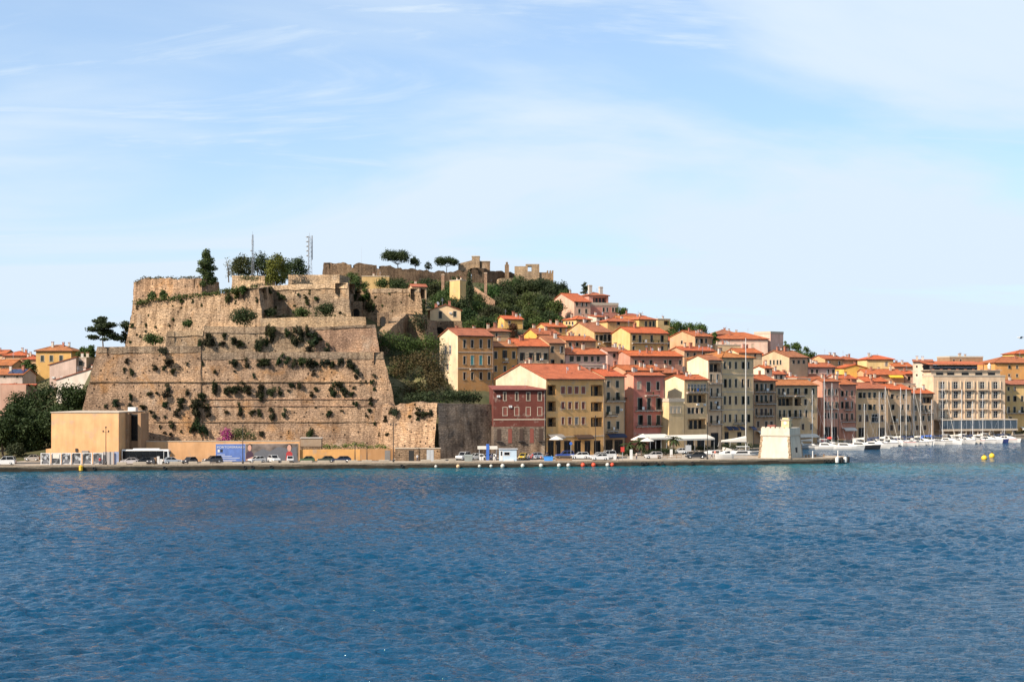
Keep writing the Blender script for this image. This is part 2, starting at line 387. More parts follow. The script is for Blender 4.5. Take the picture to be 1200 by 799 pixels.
# ------------------------------------------------------------------ sea
def make_sea():
    def axis(bands, far, k=1.22):
        a = []
        for lo, hi, d in bands: a += list(np.arange(lo, hi - d * .5, d))
        up = [a[-1]]; dn = [a[0]]; s = bands[-1][2]
        while up[-1] < far: s *= k; up.append(up[-1] + s)
        s = bands[0][2]
        while dn[-1] > -far: s *= k; dn.append(dn[-1] - s)
        return np.array(dn[:0:-1] + a + up[1:])
    xs = axis([(-132, -80, .6), (-80, 80, .3), (80, 188, .6)], 5000); ys = axis([(78, 190, .24), (190, 350, .45), (350, 500, .8)], 5000)
    X, Y = np.meshgrid(xs, ys); Z = np.zeros_like(X)
    sx = np.gradient(xs); sy = np.gradient(ys); S = np.maximum(*np.meshgrid(sx, sy))
    r = np.random.default_rng(3)
    XX = X + 1.4 * np.sin(Y * .11 + X * .05) + .7 * np.sin(X * .31 + 1.3); YY = Y + 1.6 * np.sin(X * .13 + 2) + .8 * np.sin(Y * .21 + X * .17)
    for i in range(90):
        lam = .95 * 4.6 ** (r.random() ** 1.1); th = math.radians(90 + r.normal(5, 33)); k = 2 * math.pi / lam
        amp = .0074 * lam * (.5 + r.random())
        ph = k * (math.cos(th) * XX + math.sin(th) * YY) + r.random() * 6.28
        w = np.clip((lam / S - 2.2) / 1.5, 0, 1)
        Z += amp * w * (np.sin(ph) + .22 * np.cos(2 * ph))
    # gusts: the chop is stronger in patches
    g = .75 + .35 * np.sin(X * .045 + 1.2 * np.sin(Y * .03)) * np.sin(Y * .038 + .8 * np.sin(X * .05))
    g *= np.clip(1 - (Y - 250) / 300, .5, 1)
    Z *= g
    n = len(xs); m_ = len(ys)
    I = np.arange(n * m_).reshape(m_, n)
    fs = np.stack([I[:-1, :-1], I[:-1, 1:], I[1:, 1:], I[1:, :-1]], -1).reshape(-1, 4)
    m, t, b = newmat('seawater'); b.inputs['IOR'].default_value = 1.333; b.inputs['Roughness'].default_value = .06; b.inputs['Specular IOR Level'].default_value = .29
    tc = N('ShaderNodeTexCoord', t); v = tc.outputs['Object']
    n0 = noise(t, v, .02, 5, .6, .5)
    c = mixc(t, ramp(t, n0, [(.35, 0), (.65, 1)]), (.0006, .035, .078), (.001, .046, .104))
    sp = N('ShaderNodeSeparateXYZ', t); L(t, v, sp.inputs[0])
    # pale shallows along the quay
    mr = N('ShaderNodeMapRange', t, interpolation_type='SMOOTHSTEP'); mr.inputs['From Min'].default_value = 285; mr.inputs['From Max'].default_value = 345; L(t, sp.outputs['Y'], mr.inputs['Value'])
    mr2 = N('ShaderNodeMapRange', t); mr2.inputs['From Min'].default_value = 362; mr2.inputs['From Max'].default_value = 352; L(t, sp.outputs['Y'], mr2.inputs['Value'])
    mm = N('ShaderNodeMath', t, operation='MULTIPLY'); L(t, mr.outputs[0], mm.inputs[0]); L(t, mr2.outputs[0], mm.inputs[1])
    m3 = N('ShaderNodeMath', t, operation='MULTIPLY'); L(t, mm.outputs[0], m3.inputs[0]); L(t, ramp(t, noise(t, v, .05, 4), [(.3, .25), (.65, .95)]), m3.inputs[1])
    c = mixc(t, m3.outputs[0], c, (.008, .100, .115))
    # scattered foam from the ferry's wash, near the quay only
    mpf = N('ShaderNodeMapping', t); mpf.inputs['Scale'].default_value = (.06, .35, 1); L(t, v, mpf.inputs[0])
    fo = ramp(t, noise(t, mpf.outputs[0], 1.0, 8, .7, .6), [(.62, 0), (.72, .55)])
    m4 = N('ShaderNodeMath', t, operation='MULTIPLY'); L(t, fo, m4.inputs[0]); L(t, mm.outputs[0], m4.inputs[1])
    c = mixc(t, m4.outputs[0], c, (.45, .55, .58))
    L(t, c, b.inputs['Base Color'])
    mp = N('ShaderNodeMapping', t); mp.inputs['Scale'].default_value = (.50, 1.35, 1); mp.inputs['Rotation'].default_value[2] = .08; L(t, v, mp.inputs[0])
    # short steep chop: ridged noise at two sizes, stronger where the wind touches the water
    def ridged(sc, det):
        n_ = noise(t, mp.outputs[0], sc, det, .6, .25); s_ = N('ShaderNodeMath', t, operation='SUBTRACT'); L(t, n_, s_.inputs[0]); s_.inputs[1].default_value = .5
        a_ = N('ShaderNodeMath', t, operation='ABSOLUTE'); L(t, s_.outputs[0], a_.inputs[0]); q_ = N('ShaderNodeMath', t, operation='SUBTRACT'); q_.inputs[0].default_value = .5; L(t, a_.outputs[0], q_.inputs[1]); return q_.outputs[0]
    h1 = N('ShaderNodeMath', t, operation='MULTIPLY_ADD'); h1.inputs[1].default_value = .45; L(t, noise(t, mp.outputs[0], 2.6, 4, .6), h1.inputs[0]); L(t, ridged(1.15, 3), h1.inputs[2])
    h2 = N('ShaderNodeMath', t, operation='MULTIPLY'); L(t, h1.outputs[0], h2.inputs[0]); L(t, ramp(t, noise(t, v, .035, 3, .5), [(.3, .7), (.7, 1.2)]), h2.inputs[1])
    bump(t, h2.outputs[0], b, 1.0, .5)
    o = link('sea', np_mesh('sea', np.stack([X, Y, Z], -1).reshape(-1, 3), fs, ['seawater'], True)); tag(o, kind='structure')
make_sea()

# ------------------------------------------------------------------ quay
GZ = 1.3
QF = [(-700, 300), (0, 321), (590, 338), (820, 347), (975, 355.5)]           # front edge: photo column, distance
BASIN = [(798, 374), (800, 385), (846, 391), (883, 406), (958, 442), (1003, 461), (1041, 477), (1094, 493), (1178, 510), (1500, 545)]
def quay():
    f = [PG(*a) for a in QF]
    tip = [PG(988, 357), PG(992, 360), PG(988, 364.5), PG(970, 367)]
    back = [PG(850, 367)]
    bas = [PG(*a) for a in BASIN]
    pts = f + tip + back + bas + [PG(1500, 640), PG(-700, 640)]
    mb = MB(); p2 = [(p.x, p.y) for p in pts]
    mb.prism(p2, -3, GZ - .28, 'quaystone', 'paving')
    o = mb.build('quay'); tag(o, kind='structure')
    # stone coping: one block after another along the visible edge; each block a piece
    line = f + tip + back + bas[:-1]
    me = {}; cnt = 0
    for a, c in zip(line, line[1:]):
        d = (c - a); Ln = d.length; d.normalize()
        if c.x < -140: continue
        n = max(1, round(Ln / 2.6)); s = Ln / n
        for j in range(n):
            k = round(s, 2)
            if k not in me:
                m2 = MB(); w = k - .05; m2.loft([[(-w / 2, -.12, -.4), (w / 2, -.12, -.4), (w / 2, .75, -.4), (-w / 2, .75, -.4)], [(-w / 2, -.12, -.04), (w / 2, -.12, -.04), (w / 2, .75, -.04), (-w / 2, .75, -.04)], [(-w / 2 + .05, -.07, 0), (w / 2 - .05, -.07, 0), (w / 2 - .05, .7, 0), (-w / 2 + .05, .7, 0)]], 'quaystone')
                me[k] = m2.mesh('coping_stone')
            if cnt >= 290: break
            p = a + d * (s * (j + .5)); cnt += 1
            q = link('coping_stone', me[k], o, (p.x, p.y, GZ + .1 + random.uniform(-.03, .03)), math.atan2(d.y, d.x) + random.uniform(-.006, .006))
    # dark wet, weedy band at the waterline
    mb = MB()
    for a, c in zip(line, line[1:]):
        d = (c - a).normalized(); nrm = Vector((d.y, -d.x, 0)) * .06
        L_ = (c - a).length; n = max(1, int(L_ / 3)); prev = None
        for j in range(n + 1):
            p = a + (c - a) * (j / n) + nrm; h = .72 + .3 * mnoise.noise((p.x * .2, p.y * .2, 0)) + .12 * random.random()
            if prev: mb.poly([(prev[0].x, prev[0].y, -1), (p.x, p.y, -1), (p.x, p.y, h), (prev[0].x, prev[0].y, prev[1])], 'wetstone')
            prev = (p, h)
    mb.build('weed_band', o)
    # paving sheet of the promenade (4 mm up) and the road
    mb = MB(); mb.poly([(p[0], p[1], GZ - .02) for p in p2], 'paving'); mb.build('promenade', o)
    mb = MB()
    r0 = [PG(*a) for a in [(-600, 312), (0, 330), (590, 347), (735, 356)]]; r1 = [PG(*a) for a in [(735, 363), (590, 353), (0, 337), (-600, 318)]]
    mb.poly([(p.x, p.y, GZ - .012) for p in r0 + r1], 'asphalt'); r = mb.build('road'); tag(r, kind='structure')
    m2 = MB()
    for j in range(60):                                    # broken white edge line
        px = -60 + j * 13.5; D = np.interp(px, [-600, 0, 590, 735], [313, 331, 348, 357])
        a = PG(px, D); c = PG(px + 8, np.interp(px + 8, [-600, 0, 590, 735], [313, 331, 348, 357])); d = (c - a).normalized(); nn = Vector((-d.y, d.x, 0)) * .07
        m2.poly([(p.x, p.y, GZ - .006) for p in (a - nn, c - nn, c + nn, a + nn)], 'white_paint')
    m2.build('road_marking', r)
quay()

# ------------------------------------------------------------------ fortress
SEGS = []     # planar wall quads for placing plants on the walls: (p0 top, p1 top, base0, base1)
def scarp(name, label, tops, zbase, batter, mat, cell=1.1, rough=.28, cat='fortress wall', cap='stone_pale', register=True, capw=1.0, parapet=.0, ragged=0.0):
    """a battered wall following a polyline of (x, y, ztop); the base line is offset outwards (to the right of travel reversed)"""
    pts = [Vector(p) for p in tops]; n = len(pts)
    norms = []
    for a, c in zip(pts, pts[1:]):
        d = Vector((c.x - a.x, c.y - a.y, 0))
        norms.append(Vector((d.y, -d.x, 0)).normalized() if d.length > .02 else None)
    for i in range(len(norms)):
        if norms[i] is None: norms[i] = norms[i - 1] if i else norms[i + 1]
    base = []; zb = zbase if isinstance(zbase, (list, tuple)) else [zbase] * n
    for i, p in enumerate(pts):
        a = norms[max(0, i - 1)]; c = norms[min(n - 2, i)]
        m = (a + c); m = m / max(.35, (1 + a.dot(c))) if a.dot(c) < .999 else a
        off = m * batter * (p.z - zb[i]); base.append(Vector((p.x + off.x, p.y + off.y, zb[i])))
    V = []; Fc = []
    origin = base[0].copy()
    def disp(q):
        e = Vector((q.x * .45, q.y * .45, q.z * .45)); r = mnoise.noise_vector(e) * rough + mnoise.noise_vector(e * 3.1) * rough * .45
        r.z *= .4; return q + r
    def rag(q): return ragged * (mnoise.noise((q.x * .35, q.y * .35, 9.0)) * .7 + (1.0 if mnoise.noise((q.x * .22, q.y * .2, 4.0)) > .18 else 0) * -.55 + mnoise.noise((q.x * 1.3, q.y * 1.3, 2.0)) * .35)
    for i in range(n - 1):
        a, c, ba, bc = pts[i], pts[i + 1], base[i], base[i + 1]
        if register: SEGS.append((a, c, ba, bc))
        ln = max((c - a).length, .01); h = max(a.z - ba.z, c.z - bc.z)
        nx = max(1, int(ln / cell)); nz = max(1, int(h / cell)); i0 = len(V)
        for kz in range(nz + 1):
            for kx in range(nx + 1):
                u = kx / nx; w = kz / nz
                top = a.lerp(c, u); bo = ba.lerp(bc, u); V.append(disp(bo.lerp(top, w)) + Vector((0, 0, rag(top) * w)))
        for kz in range(nz):
            for kx in range(nx):
                q = i0 + kz * (nx + 1) + kx; Fc.append((q, q + 1, q + nx + 2, q + nx + 1))
        # worn top: goes inwards by capw
        i0 = len(V); nn = norms[i]
        for kx in range(nx + 1):
            top = a.lerp(c, kx / nx); rz = Vector((0, 0, rag(top))); V.append(disp(top) + rz); V.append(disp(top - nn * capw) + rz); V.append(disp(top - nn * capw - Vector((0, 0, 3))))
        for kx in range(nx):
            q = i0 + kx * 3; Fc.append((q, q + 3, q + 4, q + 1)); Fc.append((q + 1, q + 4, q + 5, q + 2))
    V = np.array([tuple(v - origin) for v in V])
    o = link(name, np_mesh(name, V, np.array(Fc), [mat]), None, origin); tag(o, label, cat)
    return o, pts, base
def back(p, dx, dy): return Vector((p.x + dx, p.y + dy, p.z))
def topband(parent, pts, h, out=.22, name='parapet_band', mat='stone_cap', lift=.12):
    for a, c in zip(pts, pts[1:]):
        d = Vector((c.x - a.x, c.y - a.y, 0))
        if d.length < .6: continue
        nn = Vector((d.y, -d.x, 0)).normalized(); o = parent.location; mb = MB(); k = max(1, int(d.length / 2.5)); S_ = []
        for j in range(k + 1):
            q = a.lerp(c, j / k) - o; w_ = .12 * mnoise.noise(((q.x + o.x) * .5, q.y * .5, 1.0)); e = mnoise.noise((q.x * .3, q.y * .3, 5.0)) * .6; w_ *= 2.5
            S_.append([q + nn * (out + h * .13) + Vector((0, 0, -h + e)), q - nn * .5 + Vector((0, 0, -h + e)), q - nn * .6 + Vector((0, 0, lift + w_)), q + nn * out + Vector((0, 0, lift + w_))])
        mb.loft(S_, mat); mb.build(name, parent)
def hit(px, py):
    """nearest fortress wall along the photo ray"""
    d = Vector((ray(px), 1.0, -(py - HY) / F)); o = Vector((0, 0, CH)); best = None
    for a, c, ba, bc in SEGS:
        for tri in ((a, c, ba), (bc, ba, c)):
            e1 = tri[1] - tri[0]; e2 = tri[2] - tri[0]; pv = d.cross(e2); det = e1.dot(pv)
            if abs(det) < 1e-9: continue
            tv = o - tri[0]; u = tv.dot(pv) / det; qv = tv.cross(e1); w = d.dot(qv) / det; tt = e2.dot(qv) / det
            if -.01 <= u and -.01 <= w and u + w <= 1.01 and tt > 10:
                nn = e1.cross(e2).normalized()
                if nn.dot(d) > 0: nn = -nn
                if best is None or tt < best[0]: best = (tt, o + d * tt, nn)
    return best
def ledge(parent, pxs, py, mat, r, name='string_course', dy=0.0):
    pts = []
    for i, px in enumerate(pxs):
        h = hit(px, py + dy * i)
        if h: pts.append(h[1] + h[2] * .15)
    mb = MB()
    for a, c in zip(pts, pts[1:]): mb.tube(a - parent.location, c - parent.location, r, r, mat, 6)
    mb.build(name, parent)

C1 = P(114, 407, 356); Cm = P(235, 406, 358.5); Cm2 = P(236, 413, 358.6); C2 = P(449, 413, 363)
T1, T1t, T1b_ = scarp('bastion_wall', 'huge tan stone bastion wall dotted with caper bushes above the parked cars', [back(C1, 4, 60), C1, Cm, Cm2, C2, back(C2, -6, 14)], GZ - .5, .165, 'stone', capw=2.5)
ledge(T1, list(range(104, 452, 12)), 447.5, 'stone_old', .24)
ledge(T1, list(range(236, 452, 12)), 467.5, 'stone_brick', .17, 'brick_course')
ledge(T1, list(range(236, 452, 12)), 475.5, 'stone_brick', .12, 'brick_course')
ledge(T1, list(range(180, 452, 12)), 494.5, 'stone_old', .11, 'string_course')
o_ = T1.location                                             # worn pale corner stones, one course after another
topband(T1, [C1, Cm], 1.5); topband(T1, [Cm2, C2], 1.7)
S0 = P(450, 472, 359); S1 = P(512, 472, 354); S2 = P(578, 474, 364)
T1b, _, _ = scarp('curtain_wall', 'lower sunlit curtain wall with a ragged crest beside the huge bastion', [back(S0, -3, 8), S0, S1], GZ - .5, .12, 'stone', capw=2, ragged=.9)
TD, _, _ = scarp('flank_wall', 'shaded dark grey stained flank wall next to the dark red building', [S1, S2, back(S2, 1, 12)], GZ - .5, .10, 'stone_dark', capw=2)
A = P(196, 389, 382); B = P(238, 388, 383.5); B2 = P(239, 383, 383.6); Cc = P(368, 384, 386); D2 = P(440, 381, 388)
T2, _, _ = scarp('terrace_wall', 'middle fort terrace wall with dark hanging shrubs', [back(A, 3, 24), A, B, B2, Cc], 26.5, .12, 'stone_grey', capw=2)
T2b, _, _ = scarp('terrace_wall', 'pale coursed reddish stone wall at the corner of the middle terrace', [Cc, D2, back(D2, -6, 30)], 26.5, .14, 'stone_brick', capw=2)
topband(T2, [A, B], 1.2, mat='stone_pale'); topband(T2, [B2, Cc], 1.5); topband(T2b, [Cc, D2], .5)
E0 = P(306, 373, 397); E1 = P(374, 371, 399); E2 = P(428, 371, 401)
scarp('parapet_wall', 'smooth tan parapet wall above the middle fort terrace', [back(E0, -2, 10), E0, E1, E2, back(E2, -3, 22)], 31, .05, 'stone_pale', capw=1.0)
U0 = P(157, 354, 430); U1 = P(237, 347, 424); U2 = P(303, 338, 418); U3 = P(318, 335, 437); U4 = P(374, 333, 433); U5 = P(408, 332, 429); U6 = P(414, 337, 452); U7 = P(437, 339, 448); U8 = P(492, 338, 440)
T3, _, _ = scarp('bastion_wall', 'tall upper bastion wall with vertical streaks below the grassy ledge', [back(U0, 6, 50), U0, U1, U2, U3], 27, .16, 'stone_upper', capw=5)
T3b, _, _ = scarp('bastion_wall', 'recessed upper fort wall with two big bushes at its foot', [U3, U4, U5, U6], 27, .07, 'stone_grey', capw=4)
T3c, _, _ = scarp('bastion_wall', 'rough rubble bastion wall right of the dark recess', [U6, U7, U8, back(U8, -4, 40)], 28, .10, 'stone_old', capw=3, ragged=.5)
topband(T3b, [U3, U4, U5], 1.4, mat='stone_pale'); topband(T3c, [U7, U8], 1.1)
G0 = P(157, 331, 445); G1 = P(166, 326, 443); G2 = P(236, 326, 435)
scarp('parapet_wall', 'broad crumbling upper parapet wall with grass on top', [back(G0, 3, 30), G0, G1, G2, back(G2, 3, 12)], 41, .06, 'stone', capw=2.5, ragged=.7)
G3 = P(272, 323, 452); G4 = P(310, 323, 448)
scarp('parapet_wall', 'short parapet wall behind the yellowish tree on the fort', [back(G3, 2, 8), G3, G4, back(G4, 2, 8)], 43, .04, 'stone_pale', capw=1.5)
G5 = P(338, 322, 452); G6 = P(398, 322, 449)
scarp('parapet_wall', 'long low parapet with a grey cap under the lattice mast', [back(G5, 2, 8), G5, G6, back(G6, 2, 10)], 43, .03, 'stone_pale', capw=1.5)
R0 = P(446, 397, 398); R1 = P(476, 368, 428)
scarp('ramp_wall', 'sloping stone ramp wall climbing beside the overgrown gully', [R0, R1, back(R1, 6, 6)], 27, .05, 'stone_old', capw=3)
R2 = P(478, 369, 429); R3 = P(498, 374, 424)
scarp('ruined_wall', 'small ruined wall half covered by ivy above the gully', [R2, R3, back(R3, 3, 10)], 27, .05, 'stone_old', capw=1)
# ruined arches beside the ramp
def arch_wall(name, label, px0, px1, ytop, ybase, D, arch, mat, thick=1.2, cat='wall'):
    a = P(px0, ytop, D); c = P(px1, ytop, D); zb = P(px0, ybase, D).z; w = c.x - a.x; h = a.z - zb
    mb = MB(); (ac, aw, ah) = arch; ac *= w; r = aw * w / 2; sp = ah * h - r
    prof = [(0, 0), (ac - r, 0), (ac - r, sp)] + [(ac - r * math.cos(q), sp + r * math.sin(q)) for q in np.linspace(.2, math.pi - .2, 7)] + [(ac + r, sp), (ac + r, 0), (w, 0), (w, h), (0, h)]
    n = len(prof)
    f0 = [(x, 0, z) for x, z in prof]; f1 = [(x, thick, z) for x, z in prof]
    # strips above the arch keep the faces convex
    arcpts = prof[2:-4] if False else prof[2:n - 4]
    for y, rev in ((0, False), (thick, True)):
        quads = [[(0, y, 0), (ac - r, y, 0), (ac - r, y, h), (0, y, h)], [(ac + r, y, 0), (w, y, 0), (w, y, h), (ac + r, y, h)]]
        for p, q in zip(arcpts, arcpts[1:]): quads.append([(p[0], y, p[1]), (q[0], y, q[1]), (q[0], y, h), (p[0], y, h)])
        for qd in quads: mb.poly(qd[::-1] if rev else qd, mat)
    for p, q in zip(prof[1:n - 3], prof[2:n - 3]): mb.poly([(p[0], 0, p[1]), (p[0], thick, p[1]), (q[0], thick, q[1]), (q[0], 0, q[1])], mat)
    mb.poly([(0, 0, h), (w, 0, h), (w, thick, h), (0, thick, h)], mat); mb.poly([(0, thick, 0), (0, 0, 0), (0, 0, h), (0, thick, h)], mat); mb.poly([(w, 0, 0), (w, thick, 0), (w, thick, h), (w, 0, h)], mat)
    o = mb.build(name, None, (a.x, a.y, zb)); mb = MB(); mb.poly([(ac - r, thick + 2, 0), (ac + r, thick + 2, 0), (ac + r, thick + 2, h * .98), (ac - r, thick + 2, h * .98)], 'dark'); mb.build('dark_back_panel', o); return tag(o, label, cat)  # near-black sheet stands in for the shade inside the arch
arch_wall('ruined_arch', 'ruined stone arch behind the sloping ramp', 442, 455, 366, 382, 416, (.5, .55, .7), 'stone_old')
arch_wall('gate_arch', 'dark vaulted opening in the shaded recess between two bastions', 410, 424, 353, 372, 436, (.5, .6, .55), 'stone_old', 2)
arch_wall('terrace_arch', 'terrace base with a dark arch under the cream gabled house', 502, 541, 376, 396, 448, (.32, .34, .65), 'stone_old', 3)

# upper castle on the crest
def wallpts(lst): return [P(*q) for q in lst]
Q = wallpts([(379, 308, 704), (411, 308.5, 705), (411.2, 312, 705), (415, 312, 705), (415.2, 308.5, 705), (441, 310, 708), (441.2, 314, 708), (446, 314, 708), (446.2, 310.5, 708), (458, 312, 710)])
scarp('castle_wall', 'crest castle wall with notched battlements under the thin mast', [back(Q[0], 3, 30)] + Q, 66, .06, 'stone_castle_shaded', capw=3, cell=1.2, register=False, ragged=1.3)
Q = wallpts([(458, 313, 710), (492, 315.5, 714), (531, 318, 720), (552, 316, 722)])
scarp('castle_wall', 'long shaded castle wall behind the umbrella pines', Q, 62, .05, 'stone_castle_shaded', capw=4, cell=1.2, register=False, ragged=1.4)
Q = wallpts([(553, 314, 716), (567, 314, 718), (575, 316, 722), (604, 320, 735)])
scarp('castle_wall', 'reddish brown castle wall above the wooded slope', [back(Q[0], 0, 8)] + Q, 60, .04, 'stone_castle_shaded', capw=3, cell=1.2, register=False, ragged=1.0)
Q = wallpts([(587, 326, 712), (602, 326, 714)])
scarp('castle_outwork', 'small pale outwork wall just above the dark trees', [back(Q[0], -2, 8)] + Q + [back(Q[1], 3, 10)], 60, .05, 'stone_pale', capw=3, cell=1.8, register=False)
def ruin_block():
    root = empty('ruined_keep', P(603, 333, 722), 0, 'ruined stone keep with an open round window on the crest', 'castle')
    s = 722 / F; o = root.location; mb = MB()
    def bx(x0, x1, y0, y1, d0=0, d1=6, mat='stone_pale', m=None): (m or mb).box((x0 - 603) * s, (x1 - 603) * s, d0, d1, (333 - y1) * s, (333 - y0) * s, mat)
    bx(603, 615.9, 312, 334); bx(616, 618.5, 309.5, 334); bx(623, 632, 309.5, 334); bx(618.5, 623, 309.5, 312); bx(618.5, 623, 318, 334)
    mb.build('wall', root)
    m2 = MB(); bx(632.1, 641, 319, 334, 1, 7, 'stone_old', m2); bx(641, 648.5, 320, 334, 0, 7, 'stone_old', m2)
    for a in (641, 644.2, 646.9): bx(a, a + 1.7, 317, 319.9, 0, 7, 'stone_old', m2)
    m2.build('turret', root)
ruin_block()
def castle_house():
    root = empty('castle_barracks', P(537, 318, 728), 0, 'pale castle barracks with a square tower on the skyline', 'castle')
    s = 728 / F; mb = MB()
    def bx(m, x0, x1, y0, y1, d0, d1, mat): m.box((x0 - 537) * s, (x1 - 537) * s, d0, d1, (318 - y1) * s, (318 - y0) * s, mat)
    z = lambda y: (318 - y) * s; x = lambda p: (p - 537) * s
    mb.loft([[(x(537), 0, 0), (x(553), 0, 0), (x(553), 9, 0), (x(537), 9, 0)], [(x(537), 0, z(309)), (x(553), 0, z(305)), (x(553), 9, z(305)), (x(537), 9, z(309))]], 'stone_pale')
    bx(mb, 553, 562, 300.5, 319, -1, 6, 'stone_pale'); bx(mb, 552.6, 562.4, 300, 301, -1.2, 6.2, 'trim'); mb.build('wall', root)
    m2 = MB(); bx(m2, 562, 574, 306.5, 319, 0, 8, 'stone_old'); bx(m2, 561.8, 574.4, 305.8, 306.5, -.3, 8.3, 'trim'); m2.build('wing', root)
    m3 = MB(); m3.tube((x(557), 2, z(300)), (x(557), 2, z(296.5)), .1, .05, 'steel'); m3.build('flagpole', root)
castle_house()
c = P(591.5, 334, 728); mb = MB(); s = 728 / F; mb.box(0, 5 * s, 0, 3, 0, 24 * s, 'stone_old'); mb.box(1.2 * s, 3.8 * s, .5, 2.5, 24 * s, 27 * s, 'stone_old'); o = mb.build('turret', None, (c.x, c.y, c.z)); tag(o, 'small bell turret beside the ruined keep', 'turret')
# ------------------------------------------------------------------ houses
WIN = {}
SH = {'d': 'shutter_green', 'b': 'shutter_brown', 'r': 'shutter_red', 't': 'shutter_teal', 'w': 'shutter_cream', 'y': 'shutter_grey'}
REC = .16
def window_mesh(kind, w, h, trim):
    w = max(.3, round(w * 5) / 5); h = max(.3, round(h * 5) / 5); key = (kind, w, h, trim)
    if key in WIN: return WIN[key]
    mb = MB(); x0, x1, z0, z1 = -w / 2, w / 2, -h / 2, h / 2
    if kind in SH:                                    # closed louvred shutters: two leaves with slats
        mt = SH[kind]; mb.box(x0, x1, REC - .03, REC, z0, z1, 'dark', 'k')
        for a, c in ((x0, -.02), (.02, x1)):
            mb.box(a, c, REC - .09, REC - .06, z0, z1, mt, 'k')
            n = max(2, int(h / .38))
            for j in range(n):
                z = z0 + (j + .5) * h / n; mb.box(a + .06, c - .06, REC - .13, REC - .09, z - .05, z + .05, mt, 'k')
    elif kind in ('e', 'f', 'G'):                     # one leaf ajar / open sash with curtain / bare glass
        mb.box(x0, x1, REC - .03, REC, z0, z1, 'glass', 'k')
        for a, c in ((x0, x0 + .07), (x1 - .07, x1)): mb.box(a, c, REC - .09, REC - .03, z0, z1, 'shutter_brown', 'k')
        mb.box(x0, x1, REC - .085, REC - .03, z1 - .08, z1, 'shutter_brown', 'k'); mb.box(-.03, .03, REC - .085, REC - .03, z0, z1 - .08, 'shutter_brown', 'k')
        if kind == 'e':
            mb.box(x0, -.02, REC - .13, REC - .10, z0, z1, 'shutter_green', 'k'); mb.box(x1 - .03, x1 + .02, -w * .42, REC - .1, z0, z1, 'shutter_green')
        elif kind == 'f': mb.box(x0 + .08, x0 + w * .42, REC - .05, REC - .031, z0 + .1, z1 - .1, 'canvas', 'k')
    elif kind in ('o', 'O', 'g'):                     # glazed; o/O: shutters folded open on the wall
        mb.box(x0, x1, REC - .03, REC, z0, z1, 'glass', 'k')
        fm = 'white_paint' if kind == 'g' else 'shutter_brown'
        for a, c in ((x0, x0 + .08), (-.04, .04), (x1 - .08, x1)): mb.box(a, c, REC - .09, REC - .03, z0, z1, fm, 'k')
        for z in (z0, z0 + h * .62, z1 - .08): mb.box(x0, x1, REC - .085, REC - .03, z, z + .08, fm, 'k')
        if kind != 'g':
            mt = 'shutter_green' if kind == 'o' else 'shutter_brown'
            for a, c in ((x0 - w * .46, x0 - .02), (x1 + .02, x1 + w * .46)):
                mb.box(a, c, -.06, -.012, z0, z1, mt, 'k')
                for j in range(3): z = z0 + (j + .5) * h / 3; mb.box(a + .05, c - .05, -.085, -.06, z - h * .1, z + h * .1, mt, 'k')
    elif kind == 'x':
        mb.box(x0, x1, REC - .03, REC, z0, z1, 'dark', 'k'); mb.box(-.03, .03, REC - .08, REC - .03, z0, z1, 'iron', 'k')
    elif kind == 's':                                 # shop front
        mb.box(x0, x1, REC - .03, REC, z0, z1, 'glass', 'k')
        for a in (x0, -.05, x1 - .1): mb.box(a, a + .1, REC - .1, REC - .03, z0, z1, 'shutter_brown', 'k')
        mb.box(x0, x1, REC - .11, REC - .03, z1 - .35, z1, 'shutter_brown', 'k')
    if trim and kind != 's':
        t = .14
        mb.box(x0 - t, x1 + t, -.05, -.004, z1, z1 + t, 'trim'); mb.box(x0 - t - .05, x1 + t + .05, -.12, -.004, z0 - .12, z0, 'trim')
        if kind not in 'oO':
            mb.box(x0 - t, x0, -.04, -.004, z0, z1, 'trim'); mb.box(x1, x1 + t, -.04, -.004, z0, z1, 'trim')
    me = mb.mesh('window'); WIN[key] = me; return me
def wall_with_holes(mb, u0, u1, z0, z1, holes, to3, mat, rec):
    """holes: (a, b, c, d, depth, mat_inside)"""
    us = sorted({u0, u1} | {max(u0, min(u1, x)) for h in holes for x in h[:2]}); zs = sorted({z0, z1} | {max(z0, min(z1, x)) for h in holes for x in h[2:4]})
    for a, c in zip(us, us[1:]):
        if c - a < 1e-4: continue
        run = None
        for e, g in zip(zs, zs[1:]):
            if g - e < 1e-4: continue
            mu, mz = (a + c) / 2, (e + g) / 2
            inside = any(h[0] < mu < h[1] and h[2] < mz < h[3] for h in holes)
            if inside:
                if run: mb.poly([to3(a, run[0], 0), to3(c, run[0], 0), to3(c, run[1], 0), to3(a, run[1], 0)], mat)
                run = None
            else: run = (run[0], g) if run else (e, g)
        if run: mb.poly([to3(a, run[0], 0), to3(c, run[0], 0), to3(c, run[1], 0), to3(a, run[1], 0)], mat)
    for a, c, e, g, dp, mi in holes:
        k = mi or mat
        mb.poly([to3(a, e, 0), to3(a, e, dp), to3(a, g, dp), to3(a, g, 0)], k); mb.poly([to3(c, e, dp), to3(c, e, 0), to3(c, g, 0), to3(c, g, dp)], k)
        mb.poly([to3(a, g, 0), to3(a, g, dp), to3(c, g, dp), to3(c, g, 0)], k); mb.poly([to3(a, e, dp), to3(a, e, 0), to3(c, e, 0), to3(c, e, dp)], k)
        if dp > .5: mb.poly([to3(a, e, dp), to3(c, e, dp), to3(c, g, dp), to3(a, g, dp)], k)
